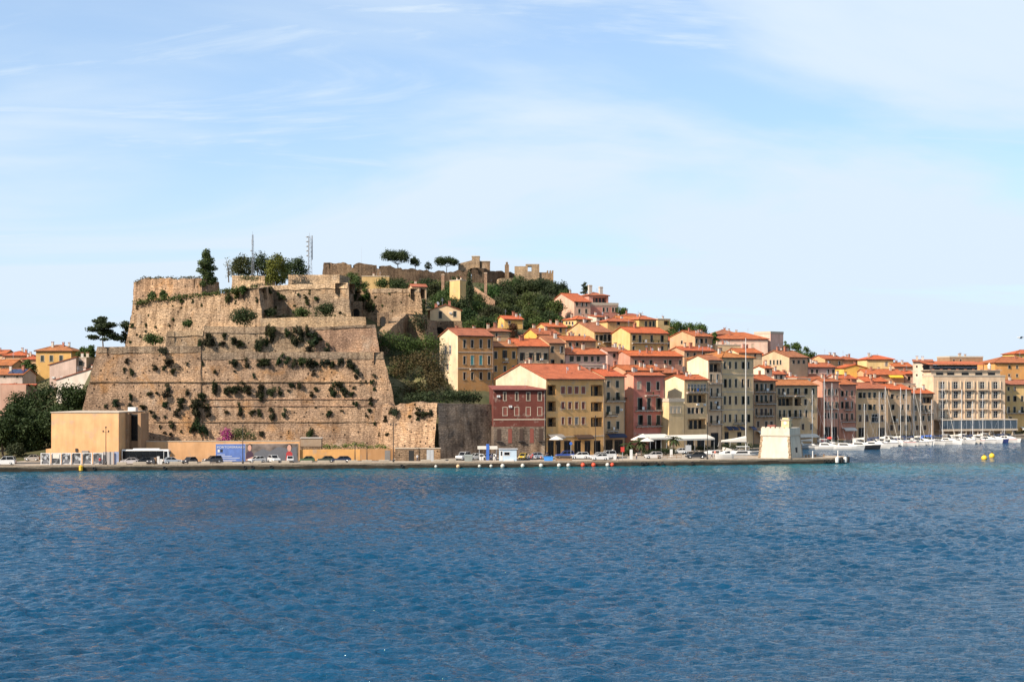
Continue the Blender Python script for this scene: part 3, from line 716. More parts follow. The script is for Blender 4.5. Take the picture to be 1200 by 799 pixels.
def slab(mb, quad, th, mat, edge=None):
    """roof slab from a top quad (eave0, eave1, ridge1, ridge0) in metres, with uv"""
    q = [Vector(p) for p in quad]; n = (q[1] - q[0]).cross(q[-1] - q[0]).normalized()
    lo = [p - n * th for p in q]
    uax = (q[1] - q[0]).normalized(); vax = n.cross(uax)
    uv = [((p - q[0]).dot(uax), (p - q[0]).dot(vax)) for p in q]
    mb.poly(q, mat, uv); mb.poly(lo[::-1], edge or 'trim')
    k = len(q)
    for i in range(k): mb.poly([lo[i], lo[(i + 1) % k], q[(i + 1) % k], q[i]], edge or mat, [(0, 0)] * 4)
HOUSES = []
TILE = (.56, .135, .045); TILE2 = (.52, .17, .05); TILE3 = (.44, .12, .055)
def house(label, a, b, D, th, eave, col, roof='gable', side=None, depth=10.0, pitch=17, rows=(), srows=(), balc=(), bands=(), loggia=(), zb=None,
          tcol=None, ov=.55, cat='house', name='house', chim=1, auto=None, trim=True, dish=0, group=None, base=None, shops=(), awn=(), parapet=0, scol=None):
    col = (col[0] * 1.04, col[1] * .96, col[2] * .88)
    wrnd = random.Random(int(a * 31 + eave * 7)); th = math.radians(th); c, s = math.cos(th), math.sin(th)
    A = Vector((ray(a) * D, D))
    def u_of(px): x = ray(px); return (x * D - A.x) / (c - x * s)
    Lh = u_of(b)
    if side is not None:
        xs = ray(side); depth = (A.x - xs * A.y) / (s + xs * c)
    B_ = A + Vector((c, s)) * Lh; Ck = A + Vector((-s, c)) * depth; Dk = B_ + Vector((-s, c)) * depth
    ze = CH - (eave - HY) / F * D
    if zb is None: zb = min(terr(p.x, p.y) for p in (A, B_, Ck, Dk)) - 1.0
    if zb > ze - 3: zb = ze - 3.5
    H = ze - zb
    root = empty(name, (A.x, A.y, zb), th, label, cat, group); HOUSES.append((root, Lh, depth, H))
    def z_of(py, u): return CH - (py - HY) / F * (D + u * s) - zb
    holes = []; wins = []
    rows = list(rows)
    if auto:
        nc, nr, kind = auto; top = H - 1.7; k0 = 0
        for r in range(nr):
            for j in range(nc):
                u = Lh * (j + .5) / nc; z = top - r * 3.2
                if z < 1.5: continue
                wins.append((u, z, min(1.0, Lh / nc * .45), 1.5, kind))
    for (yc, hp, wp, xs, kind) in rows:
        for px in xs:
            u = u_of(px); w = abs(u_of(px + wp / 2) - u_of(px - wp / 2)); z = z_of(yc, u); h = hp / F * (D + u * s)
            wins.append((u, z, w, h, kind))
    for (u, z, w, h, kind) in wins:
        w2 = max(.3, round(w * 5) / 5); h2 = max(.3, round(h * 5) / 5)
        if kind in 'oO' and w2 > 1.3: w2 = round(w2 / 1.9 * 5) / 5
        if u - w2 / 2 < .12 or u + w2 / 2 > Lh - .12 or z + h2 / 2 > H - .05: continue
        if any(u - w2 / 2 < q[1] + .05 and u + w2 / 2 > q[0] - .05 and z - h2 / 2 < q[3] + .05 and z + h2 / 2 > q[2] - .05 for q in holes): continue
        holes.append((u - w2 / 2, u + w2 / 2, z - h2 / 2, z + h2 / 2, REC, None))
        if kind == 'd':
            q_ = wrnd.random(); kind = 'e' if q_ < .22 else 'f' if q_ < .34 else 'G' if q_ < .48 else 'd'
        link('window', window_mesh(kind, w2, h2, trim), root, (u, 0, z))
    for (x0, x1, y0, y1) in loggia:
        u0, u1 = max(.3, u_of(x0)), min(Lh - .3, u_of(x1)); h4 = (u0, u1, z_of(y1, u0), min(H - .3, z_of(y0, u0)), 1.6, None)
        if u1 - u0 < .5 or any(h4[0] < q[1] and h4[1] > q[0] and h4[2] < q[3] and h4[3] > q[2] for q in holes): continue
        holes.append(h4)
        mb = MB(); w = u1 - u0; hh = h4[3] - h4[2]; n = max(1, round(w / 1.6))
        for j in range(n):
            xa = (j + .5) * w / n - w / 2; mb.box(xa - .5, xa + .5, 1.50, 1.58, 0, hh * .82, 'glass'); mb.box(xa - .56, xa + .56, 1.53, 1.59, 0, hh * .86, 'shutter_brown')
        mb.build('loggia_door', root, ((u0 + u1) / 2, 0, h4[2] + .01)); railing(root, u0, u1, h4[2], 0.05, None)
    for (x0, x1, y0, y1) in shops:
        u0, u1 = max(.25, u_of(x0)), min(Lh - .25, u_of(x1)); zt = z_of(y0, u0); zl = max(.15, z_of(y1, u0) if y1 else .15)
        if u1 - u0 < .5 or any(u0 < q[1] and u1 > q[0] and zl < q[3] and zt > q[2] for q in holes): continue
        holes.append((u0, u1, zl, zt, REC, None)); link('shop_front', window_mesh('s', u1 - u0, zt - zl, False), root, ((u0 + u1) / 2, 0, (zt + zl) / 2))
    # walls
    wb = MB(); wm = 'plaster'
    wall_with_holes(wb, 0, Lh, 0, H, holes, lambda u, z, d: (u, d, z), wm, REC)
    sh = []
    def v_of(px): x = ray(px); return (A.x - x * A.y) / (s + x * c)
    for (yc, hp, wp, xs, kind) in srows:
        for px in xs:
            v = v_of(px); w = max(.4, abs(v_of(px + wp / 2) - v_of(px - wp / 2))); Dv = D + v * c; z = CH - (yc - HY) / F * Dv - zb; h = hp / F * Dv
            w2 = max(.3, round(w * 5) / 5); h2 = max(.3, round(h * 5) / 5)
            if v - w2 / 2 < .1 or v + w2 / 2 > depth - .1: continue
            if z + h2 / 2 < H and not any(v - w2 / 2 < q[1] and v + w2 / 2 > q[0] and z - h2 / 2 < q[3] and z + h2 / 2 > q[2] for q in sh):
                sh.append((v - w2 / 2, v + w2 / 2, z - h2 / 2, z + h2 / 2, REC, None)); link('window', window_mesh(kind, w2, h2, trim), root, (0, v, z), -math.pi / 2)
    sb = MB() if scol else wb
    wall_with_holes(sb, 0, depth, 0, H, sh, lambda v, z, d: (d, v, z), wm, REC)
    wb.poly([(Lh, 0, 0), (Lh, depth, 0), (Lh, depth, H), (Lh, 0, H)], wm); wb.poly([(Lh, depth, 0), (0, depth, 0), (0, depth, H), (Lh, depth, H)], wm)
    tp = math.tan(math.radians(pitch)); rb = MB(); tcol = tcol or TILE; T = .22
    if roof == 'gable':
        hr = depth / 2 * tp
        sb.poly([(0, depth, H), (0, 0, H), (0, depth / 2, H + hr)], wm); wb.poly([(Lh, 0, H), (Lh, depth, H), (Lh, depth / 2, H + hr)], wm)
        e = ov * tp; g = .3
        slab(rb, [(-g, -ov, H - e + T), (Lh + g, -ov, H - e + T), (Lh + g, depth / 2, H + hr + T), (-g, depth / 2, H + hr + T)], T, 'tile', 'tile')
        slab(rb, [(Lh + g, depth + ov, H - e + T), (-g, depth + ov, H - e + T), (-g, depth / 2 + .01, H + hr + T), (Lh + g, depth / 2 + .01, H + hr + T)], T, 'tile', 'tile')
        rb.tube((-g, depth / 2, H + hr + T), (Lh + g, depth / 2, H + hr + T), .16, .16, 'tile', 6)
        zr = lambda x, y: H + T + (hr - abs(y - depth / 2) * tp)
    elif roof == 'gabley':
        hr = Lh / 2 * tp
        wb.poly([(0, 0, H), (Lh, 0, H), (Lh / 2, 0, H + hr)], wm); wb.poly([(Lh, depth, H), (0, depth, H), (Lh / 2, depth, H + hr)], wm)
        e = ov * tp; g = .3
        slab(rb, [(-ov, depth + g, H - e + T), (-ov, -g, H - e + T), (Lh / 2, -g, H + hr + T), (Lh / 2, depth + g, H + hr + T)], T, 'tile', 'tile')
        slab(rb, [(Lh + ov, -g, H - e + T), (Lh + ov, depth + g, H - e + T), (Lh / 2 + .01, depth + g, H + hr + T), (Lh / 2 + .01, -g, H + hr + T)], T, 'tile', 'tile')
        rb.tube((Lh / 2, -g, H + hr + T), (Lh / 2, depth + g, H + hr + T), .16, .16, 'tile', 6)
        zr = lambda x, y: H + T + (hr - abs(x - Lh / 2) * tp)
    elif roof == 'hip':
        m_ = min(Lh, depth) / 2; hr = m_ * tp; e = ov * tp
        x0, x1, y0, y1 = -ov, Lh + ov, -ov, depth + ov; zz_ = H - e + T; zt = H + hr + T
        if Lh >= depth: r0, r1 = (m_, depth / 2), (Lh - m_, depth / 2)
        else: r0, r1 = (Lh / 2, m_), (Lh / 2, depth - m_)
        R0_, R1_ = (*r0, zt), (*r1, zt)
        if Lh >= depth:
            fc = [[(x0, y0, zz_), (x1, y0, zz_), R1_, R0_], [(x1, y1, zz_), (x0, y1, zz_), R0_, R1_], [(x0, y1, zz_), (x0, y0, zz_), R0_], [(x1, y0, zz_), (x1, y1, zz_), R1_]]
        else:
            fc = [[(x0, y1, zz_), (x0, y0, zz_), R0_, R1_], [(x1, y0, zz_), (x1, y1, zz_), R1_, R0_], [(x0, y0, zz_), (x1, y0, zz_), R0_], [(x1, y1, zz_), (x0, y1, zz_), R1_]]
        for q in fc: slab(rb, q, T, 'tile', 'tile')
        for p in ((x0, y0), (x1, y0)): rb.tube((*p, zz_), R0_ if (p[0] == x0 or Lh < depth) else R1_, .13, .13, 'tile', 5)
        rb.tube(R0_, R1_, .15, .15, 'tile', 6)
        zr = lambda x, y: H + T + min(x, Lh - x, y, depth - y) * tp
    elif roof == 'shed':                                       # rises to the back
        hr = depth * tp; e = ov * tp
        wb.poly([(0, depth, H), (0, 0, H), (0, depth, H + hr)], wm); wb.poly([(Lh, 0, H), (Lh, depth, H), (Lh, depth, H + hr)], wm); wb.poly([(Lh, depth, H), (0, depth, H), (0, depth, H + hr), (Lh, depth, H + hr)], wm)
        slab(rb, [(-.3, -ov, H - e + T), (Lh + .3, -ov, H - e + T), (Lh + .3, depth + .2, H + hr + T), (-.3, depth + .2, H + hr + T)], T, 'tile', 'tile')
        zr = lambda x, y: H + T + y * tp
    elif roof == 'sheds':                                      # rises to the right
        hr = Lh * tp
        wb.poly([(0, 0, H), (Lh, 0, H), (Lh, 0, H + hr)], wm); wb.poly([(Lh, 0, H), (Lh, depth, H), (Lh, depth, H + hr), (Lh, 0, H + hr)], wm); wb.poly([(Lh, depth, H), (0, depth, H), (Lh, depth, H + hr)], wm)
        slab(rb, [(-ov, depth + .3, H - ov * tp + T), (-ov, -.3, H - ov * tp + T), (Lh + .2, -.3, H + hr + T), (Lh + .2, depth + .3, H + hr + T)], T, 'tile', 'tile')
        zr = lambda x, y: H + T + x * tp
    else:                                                       # flat with parapet and coping
        rb.box(-.0, Lh, 0.0, depth, H + .002, H + .15, 'concrete_plain')
        for q in ((-.12, Lh + .12, -.12, .2), (-.12, Lh + .12, depth - .2, depth + .12), (-.12, .2, .2, depth - .2), (Lh - .2, Lh + .12, .2, depth - .2)): rb.box(*q, H + .003, H + max(.3, parapet), 'trim')
        zr = lambda x, y: H + .15
    wall = wb.build('wall', root, color=col)
    if scol: sb.build('side_wall', root, color=scol)  # palazzo ends are cream paint; the other flanks are lightened as if sunlit
    rk_ = random.random(); rk_ = rk_ * rk_ * .8; ro = rb.build('roof', root, color=tuple((x * (1 - rk_) + y * rk_) * random.uniform(.9, 1.06) for x, y in zip(tcol, (.36, .15, .08))))
    rr = random.Random(hash(label) % 99991 if False else int(a * 7 + D))
    for j in range(chim + (1 if D < 530 and chim else 0)):
        x = Lh * rr.uniform(.15, .85); y = depth * rr.uniform(.25, .7); z = zr(x, y); w = rr.uniform(.28, .42); hh = rr.uniform(.9, 1.5)
        mb = MB(); mb.box(x - w, x + w, y - w * .8, y + w * .8, z - .6, z + hh, rr.choice(['trim', 'brick_red', 'concrete_plain']))
        mb.box(x - w - .1, x + w + .1, y - w * .8 - .1, y + w * .8 + .1, z + hh + .22, z + hh + .34, 'brick_red')
        for qx in (-w, w - .12):
            for qy in (-w * .8, w * .8 - .12): mb.box(x + qx, x + qx + .12, y + qy, y + qy + .12, z + hh, z + hh + .22, 'brick_red')
        mb.build('chimney', ro)
    for j in range(dish):
        x = Lh * rr.uniform(.1, .9); y = depth * rr.uniform(.02, .3); z = zr(x, y)
        mb = MB(); mb.tube((x, y, z - .2), (x, y, z + 1.1), .04, .04, 'steel', 5)
        nrm = Vector((.6, -.75, .35)).normalized(); ax = nrm.orthogonal().normalized(); ay = nrm.cross(ax); cc = Vector((x, y, z + 1.1)); prev = None
        rings = [[cc + nrm * (.25 * (k / 3) ** 2) + (ax * math.cos(q) + ay * math.sin(q)) * (.55 * k / 3 + .02) for q in np.linspace(0, 2 * math.pi, 11)[:-1]] for k in range(4)]
        mb.loft(rings, 'white_paint'); mb.tube(cc, cc + nrm * .6, .025, .025, 'steel', 4); mb.build('satellite_dish', ro)
    if rr.random() < .45:
        x = Lh * rr.uniform(.2, .8); y = depth * .5; z = zr(x, y); mb = MB(); mb.tube((x, y, z - .2), (x, y, z + 2.4), .035, .03, 'steel', 4)
        for k in range(4): mb.tube((x - .55 + k * .08, y, z + 1.5 + k * .25), (x + .55 - k * .08, y, z + 1.5 + k * .25), .02, .02, 'steel', 4)
        mb.build('aerial', ro)
    # gutter, downpipe, eave board
    if roof in ('gable', 'hip', 'shed'):
        gm = MB(); gz = H - ov * tp + .02; gm.tube((-.3, -ov - .06, gz), (Lh + .3, -ov - .06, gz), .08, .08, 'iron', 6); gm.build('gutter', ro)
        mb = MB(); mb.tube((Lh - .15, -.09, .1), (Lh - .15, -.09, H - .1), .06, .06, 'shutter_grey', 6); mb.build('downpipe', root)
    for j in range(rr.randrange(0, 3) if D < 500 else 0):      # condenser boxes on the wall
        x = rr.uniform(.5, max(.6, Lh - 1.2)); z = H * rr.uniform(.35, .85)
        if not any(x - .05 < q[1] and x + .85 > q[0] and z - .05 < q[3] and z + .6 > q[2] for q in holes): mb = MB(); mb.box(x, x + .8, -.34, -.02, z, z + .55, 'white_paint'); mb.box(x + .1, x + .5, -.36, -.342, z + .08, z + .47, 'grey_paint'); mb.build('condenser', root)
    for y in bands:
        z = z_of(y, 0); mb = MB(); mb.box(-.06, Lh + .06, -.09, -.003, z - .12, z + .12, 'trim')
        # break the band where an opening is
        if not any(q[2] < z + .12 and q[3] > z - .12 for q in holes): mb.build('string_course', root)
    for (x0, x1, y) in balc:
        u0, u1 = u_of(x0), u_of(x1); z = z_of(y, u0)
        railing(root, max(-.3, u0), min(Lh + .3, u1), z, -.95, 'slab')
        if wrnd.random() < .5:                                  # washing over the rail
            x = u0 + (u1 - u0) * wrnd.uniform(.1, .6); mb = MB(); mb.box(x, x + wrnd.uniform(.5, 1.1), -.99, -.955, z + .15 + wrnd.random() * .2, z + 1.05, wrnd.choice(['canvas', 'white_paint', 'blue_paint', 'shutter_cream'])); mb.build('washing', root)
        for k in range(int((u1 - u0) / 2.2)):
            if wrnd.random() < .5:
                x = u0 + .3 + k * 2.1; mb = MB(); mb.lathe([(.12, z + .01), (.17, z + .3), (.15, z + .31)], 'brick_red', 7, (x, -.7, 0)); mb.lathe([(.05, z + .3), (.26, z + .5), (.2, z + .75), (.02, z + .9)], 'leaf', 6, (x, -.7, 0)); mb.build('flower_pot', root)
    for (x0, x1, y, mat) in awn:
        u0, u1 = u_of(x0), u_of(x1); z = z_of(y, u0); mb = MB()
        mb.loft([[(u0, -.03, z + .9), (u1, -.03, z + .9), (u1, -.03, z + .84), (u0, -.03, z + .84)], [(u0, -1.0, z + .7), (u1, -1.0, z + .7), (u1, -1.0, z + .64), (u0, -1.0, z + .64)], [(u0, -1.9, z + .15), (u1, -1.9, z + .15), (u1, -1.9, z + .09), (u0, -1.9, z + .09)]], mat)
        for u in (u0 + .05, u1 - .05): mb.tube((u, -.03, z + .1), (u, -1.85, z + .1), .03, .03, 'iron', 4)
        mb.box(u0, u1, -1.92, -1.88, z - .2, z + .12, mat); mb.build('awning', root)
    return root
def railing(root, u0, u1, z, y, slab_):
    if u1 - u0 < .5: return
    mb = MB()
    if slab_:
        mb.box(u0, u1, y, -.004, z - .16, z, 'concrete_plain')
        n = max(2, int((u1 - u0) / 1.6))
        for j in range(n + 1): x = u0 + .15 + (u1 - u0 - .3) * j / n; mb.box(x - .08, x + .08, y * .7, -.004, z - .42, z - .163, 'trim')
        par = mb.build('balcony', root)
    else: par = root
    m2 = MB(); n = max(2, int((u1 - u0) / .28)); yf = y + .05
    m2.box(u0, u1, yf - .03, yf + .03, z + .96, z + 1.02, 'iron'); m2.box(u0, u1, yf - .02, yf + .02, z + .08, z + .12, 'iron')
    for j in range(n + 1): x = u0 + .02 + (u1 - u0 - .04) * j / n; m2.box(x - .016, x + .016, yf - .016, yf + .016, z + .0, z + .96, 'iron', 'tb')
    if slab_:
        for x in (u0 + .02, u1 - .02): m2.box(x - .02, x + .02, yf + .03, -.01, z + .96, z + 1.01, 'iron'); m2.box(x - .02, x + .02, yf + .3, yf + .34, z, z + .96, 'iron')
    m2.build('railing', par)

CREAM = (.66, .52, .33); YEL = (.66, .43, .15); OCH = (.56, .33, .13); BEI = (.55, .43, .30); PINK = (.60, .24, .18); SALM = (.58, .33, .24); LIL = (.50, .37, .34); WHT = (.72, .64, .52); BRN = (.42, .24, .12)
B0 = GZ - .1
# --- lower town, from the fort to the hotel
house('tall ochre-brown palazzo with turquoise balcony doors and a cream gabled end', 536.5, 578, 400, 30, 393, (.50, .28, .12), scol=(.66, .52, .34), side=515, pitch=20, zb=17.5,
      rows=[(402.8, 9.5, 3.2, [544.4, 553.4, 563.5, 573.2], 'd'), (422, 9.5, 3.2, [544.4, 573.2], 'd'), (422, 10.5, 3.4, [553.4, 563.5], 't'), (440.5, 8, 3, [544.4, 553.4, 563.5, 573.2], 'd')],
      srows=[(410, 10, 2.4, [522.3, 527.6], 'g'), (430, 7, 2.4, [524.5], 'g'), (447, 6, 2.4, [524], 'x')], balc=[(550, 572, 432)], bands=[412.5, 431.5], tcol=TILE, cat='palazzo')
house('narrow orange-brown house with one small balcony beside the ochre palazzo', 578.3, 607, 408, 28, 406, (.52, .30, .11), depth=9, zb=15, rows=[(416, 8, 3.4, [580.8, 602], 'd'), (415, 9, 5, [591.5], 'o'), (432, 6.5, 3, [580.8, 591.5, 602], 'd')], balc=[(588, 595, 424)], tcol=TILE2)
house('beige house with four wide dark shuttered windows above the yellow palazzo', 607.3, 643, 412, 26, 405.5, BEI, side=587, zb=14, pitch=20, rows=[(418, 10, 6, [612, 622.5, 631], 'o'), (417.5, 8, 4, [639], 'd'), (430, 4, 2.6, [612.5, 623], 'x')])
house('light brown house squeezed between a beige and a lilac house', 643.5, 662, 421, 26, 402, (.54, .37, .22), side=622, zb=15, pitch=20, rows=[(409.6, 7.5, 3.6, [647.4, 658], 'd'), (425, 7, 3.6, [647.2, 658.5], 'd')], tcol=TILE2)
house('lilac-grey house with a row of five dark windows under a red roof', 662.5, 710, 424, 26, 415, LIL, depth=11, zb=9, rows=[(420.5, 6, 4.6, [670, 678, 686.5], 'd'), (420.5, 6, 3.6, [694, 701], 'd'), (434, 6, 4, [670, 678, 686, 694, 701], 'd')], bands=[427.5], dish=1)
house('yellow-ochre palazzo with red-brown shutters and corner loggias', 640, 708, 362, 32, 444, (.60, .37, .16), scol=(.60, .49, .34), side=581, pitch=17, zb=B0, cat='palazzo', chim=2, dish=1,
      rows=[(457, 8.5, 4.6, [659.7, 667.8, 675.7, 683.6], 'r'), (475, 8, 3.6, [659.7, 667.8, 675.7, 683.6], 'r'), (493, 8, 3.4, [659.7, 667.8, 683.6], 'r'), (493, 8, 3.4, [675.7], 'y')],
      loggia=[(641.5, 651.5, 451, 463), (641.5, 651.5, 470, 482), (641.5, 651.5, 489, 500), (692.5, 706, 451, 464), (692.5, 706, 471, 482), (692.5, 706, 489, 500)], bands=[512], shops=[(642, 649, 516, 0), (651, 657, 516, 0), (661, 669, 516, 0), (673, 681, 516, 0), (685, 692, 516, 0), (696, 704, 516, 0)], awn=[(641, 658, 513, 'shutter_grey'), (672, 692, 513.5, 'shutter_brown')])
house('slim grey-beige house with stacked black balconies left of the pink house', 708.4, 732, 377, 32, 441, (.52, .38, .24), depth=11, zb=B0,
      rows=[(450, 7.5, 3.4, [713, 723.5], 'd'), (464, 9, 3.6, [713, 723.5], 'd'), (480, 9, 4.5, [713, 723.8], 'd'), (498, 9, 3.6, [713.5, 724], 'd')], balc=[(709, 731, 470), (709, 722, 487), (711, 723, 505)], shops=[(709.5, 718, 515, 0), (720, 730, 515, 0)], awn=[(709.5, 730, 512, 'canvas_navy')])
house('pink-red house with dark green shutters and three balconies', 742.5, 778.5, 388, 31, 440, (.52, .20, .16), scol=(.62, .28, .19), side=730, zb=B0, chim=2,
      rows=[(451.6, 8.5, 4, [749], 'w'), (453, 11, 4, [760], 'd'), (452, 9, 3.6, [771], 'd'), (473, 14, 4.2, [749.5, 760.5, 771], 'd'), (492, 11, 4.2, [750, 761, 771.5], 'd')], balc=[(755.5, 771, 463), (744, 777, 481), (745, 777, 499.5)], shops=[(748, 756, 514, 0), (760, 775, 514, 0)], awn=[(747, 777, 512, 'canvas')])
house('brown recessed house with dark balconies between the slim house and the pink house', 732, 742.3, 391, 31, 466, (.40, .24, .13), depth=6, zb=B0, roof='shed', pitch=12, chim=0, loggia=[(733, 741, 467, 480), (733, 741, 484, 498)])
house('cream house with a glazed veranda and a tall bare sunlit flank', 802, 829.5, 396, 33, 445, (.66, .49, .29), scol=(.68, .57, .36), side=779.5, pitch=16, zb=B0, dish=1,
      rows=[(454.5, 8, 2.8, [807.5, 811.3, 815.1, 818.9, 822.7, 826.2], 'g'), (481, 7, 3, [807.5, 812, 817, 822.5], 'd')], loggia=[(805, 827, 462, 472), (806, 827, 491, 503)], balc=[(804, 828, 459.5)], shops=[(805, 813, 512, 0), (817, 826, 512, 0)])
house('low cream annex with a walled terrace at the foot of the bare flank', 784, 801.5, 390, 33, 471, (.60, .47, .28), depth=3.5, roof='flat', zb=B0, chim=0, parapet=1.0, rows=[(480, 8, 3, [787, 791.5, 796], 'w')])
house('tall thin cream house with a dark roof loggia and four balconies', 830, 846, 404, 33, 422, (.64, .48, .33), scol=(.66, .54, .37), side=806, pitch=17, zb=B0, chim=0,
      rows=[(443, 9, 2.8, [833.5, 841], 'd'), (459.5, 9, 2.8, [833.5, 841], 'd'), (475, 9, 2.8, [833.5, 841], 'd'), (491, 8, 2.8, [833.5, 841], 'd')], loggia=[(830.8, 845, 425, 436)], balc=[(831, 845.5, 449), (831, 845.5, 465), (831, 845.5, 480), (831, 845.5, 497)], shops=[(833, 842, 507, 0)])
house('tall cream palazzo with neat rows of narrow windows and navy street awnings', 846.3, 883, 410, 32, 419, (.66, .49, .29), 'hip', depth=16, pitch=15, zb=B0, cat='palazzo', tcol=TILE2, chim=1,
      rows=[(428, 8, 2.5, [849.5, 855.5, 862.5, 870.4, 877], 'd'), (449, 9.5, 2.5, [849.5, 855.5, 862.5, 870.4, 877], 'd'), (469, 9.5, 2.5, [849.5, 855.5, 862.5, 870.4, 877], 'd'), (490, 9, 2.6, [849.5, 855.5, 862.5, 870.4, 877], 'd')],
      balc=[(859, 873, 496)], bands=[438.5, 459, 480], awn=[(848.5, 854, 503, 'canvas_navy'), (855.2, 861, 503, 'canvas_navy'), (863.5, 869, 503, 'canvas_navy'), (877, 882.5, 503, 'canvas_navy')], shops=[(849, 854, 506, 0), (864, 869, 506, 0)])
house('brown house with three crowded black balconies right of the cream palazzo', 883.4, 909, 426, 31, 446, (.45, .29, .18), depth=10, zb=B0, chim=2,
      rows=[(453.5, 8, 2.7, [886.5, 892.5, 897, 903.5], 'd'), (467, 8, 2.7, [886.5, 892.5, 897.5, 903.5], 'd'), (482.5, 8, 2.7, [886.5, 892.5, 897.5, 903.5], 'b'), (497, 7, 2.7, [888.5, 898, 904], 'b')], balc=[(884, 907, 459), (884, 908, 473), (885, 905, 487.5)], awn=[(886, 903, 508, 'canvas')])
house('long dull beige house with loggia, laundry balconies and a boxy dormer', 909.4, 958, 437, 31, 451.5, (.56, .41, .25), depth=10, zb=B0, chim=2, tcol=TILE2,
      rows=[(458.5, 7, 2.6, [913, 918, 923.5, 932, 936, 944, 953], 'd'), (484.5, 8, 2.5, [914, 919, 925, 932, 938, 945, 952], 'd'), (471, 7, 2.6, [944, 952], 'd'), (500, 7, 2.8, [917, 927, 941, 951], 'b')], loggia=[(911.5, 929, 466, 475.5), (931, 939, 466, 475.5)], balc=[(911, 929, 463.5), (931, 942, 463.5), (912, 938, 489)], awn=[(930, 955, 512, 'canvas')])
house('square beige roof dormer standing on the long dull beige house', 934, 950, 449, 30, 444, (.46, .37, .25), 'flat', depth=5, zb=17.5, chim=0, rows=[(447.5, 3, 1.6, [938], 'x')], name='roof_dormer', cat='dormer')
house('pink waterfront house with dark paired windows behind the leaning mast', 964, 983, 459, 30, 447, (.52, .27, .20), side=951, depth=10, zb=B0, rows=[(459.4, 7, 2.4, [967, 971.3, 975.6, 980], 'd'), (474.5, 7.5, 2.4, [967, 971.3, 975.6, 980], 'd'), (487, 6.5, 2.4, [967, 971.3, 975.6, 980], 'd')], balc=[(966, 981, 479)], shops=[(966, 973, 500, 0), (975, 981, 500, 0)])
house('salmon-red waterfront house with a single first-floor balcony', 983.4, 1003, 468, 30, 450.5, (.53, .26, .19), depth=11, zb=B0, rows=[(461, 6.5, 2.2, [986.7, 992.4, 998.5], 'd'), (474.5, 7.5, 2.2, [986.7, 998.5], 'd'), (474.5, 8, 3.6, [992.6], 'o'), (488, 7, 2.4, [986.7, 992.4, 998.5], 'b')], balc=[(989, 997, 480), (985, 1001, 494)], awn=[(986, 1000, 504, 'canvas')])
house('wide beige waterfront house with two rows of six dark windows', 1003.4, 1041, 478, 28, 455.5, (.60, .42, .25), depth=12, zb=B0, chim=2, rows=[(463, 6.5, 3.4, [1007.5, 1013, 1019, 1025, 1034], 'd'), (477, 6.5, 3, [1007.5, 1013.5, 1019, 1025, 1034], 'd'), (490, 7.5, 3.4, [1008, 1016, 1034], 'b'), (490, 10, 8, [1025.5], 'g')], shops=[(1006, 1013, 501, 0), (1029, 1037, 501, 0)])
house('plain tan waterfront house with scattered windows beside the hotel', 1041.4, 1068, 492, 24, 456.5, (.60, .42, .26), depth=11, zb=B0, rows=[(464.5, 5.5, 3.6, [1045.7], 'd'), (465, 3, 2, [1051.5], 'x'), (464.5, 5.5, 2.6, [1059], 'd'), (477, 6, 2.8, [1046, 1058, 1064.5], 'd'), (490.5, 7, 3.2, [1047, 1057, 1064.5], 'd'), (501, 6, 3.4, [1045, 1054, 1062], 'b')], balc=[(1044, 1051, 494)])
house('tan house with a dark green awning over its top terrace', 1068.4, 1094, 500, 22, 461, (.47, .34, .22), depth=10, zb=B0, rows=[(478, 6, 2.6, [1073, 1080, 1085, 1090], 'd'), (490, 6, 2.8, [1073, 1082, 1089], 'd'), (501, 5, 3.2, [1075, 1084], 'b')], loggia=[(1080, 1093, 465, 472.5)], balc=[(1079, 1093, 483.5)])
house('dark red warehouse with shuttered windows over a grey stone base', 578.5, 639, 359.5, 8, 457, (.125, .042, .034), 'shed', depth=9, pitch=6, zb=B0 + 7.8, name='warehouse', cat='warehouse', chim=0, tcol=(.30, .09, .06),  # wall red darkened to stand in for shade on this front
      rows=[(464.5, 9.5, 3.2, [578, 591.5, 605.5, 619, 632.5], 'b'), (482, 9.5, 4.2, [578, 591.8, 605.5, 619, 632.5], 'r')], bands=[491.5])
# stone plinth of the warehouse with blind red arches
mb = MB(); a = PG(578.5, 358.8); L_ = 13.15; zt = HOUSES[-1][0].location.z + .02
mb.box(0, L_, 0, 9, 0, zt - GZ + .1, 'stone_dark'); pl = mb.build('plinth', None, (a.x, a.y - .12, GZ - .1), math.radians(10)); tag(pl, 'grey stained stone base under the dark red warehouse', 'plinth')
for j, k in enumerate((1.4, 4.2, 7.1, 9.8, 12.2)):
    m2 = MB(); m2.box(k - .5, k + .5, -.05, -.004, 4.3 + (j % 2) * -.6, 7.3, 'shutter_red' if j % 2 else 'shutter_brown'); m2.build('blind_door', pl)
    if j % 2 == 0: m2 = MB(); m2.box(k - .8, k + .8, -.7, -.004, 4.0, 4.15, 'iron'); m2.build('ledge', pl)

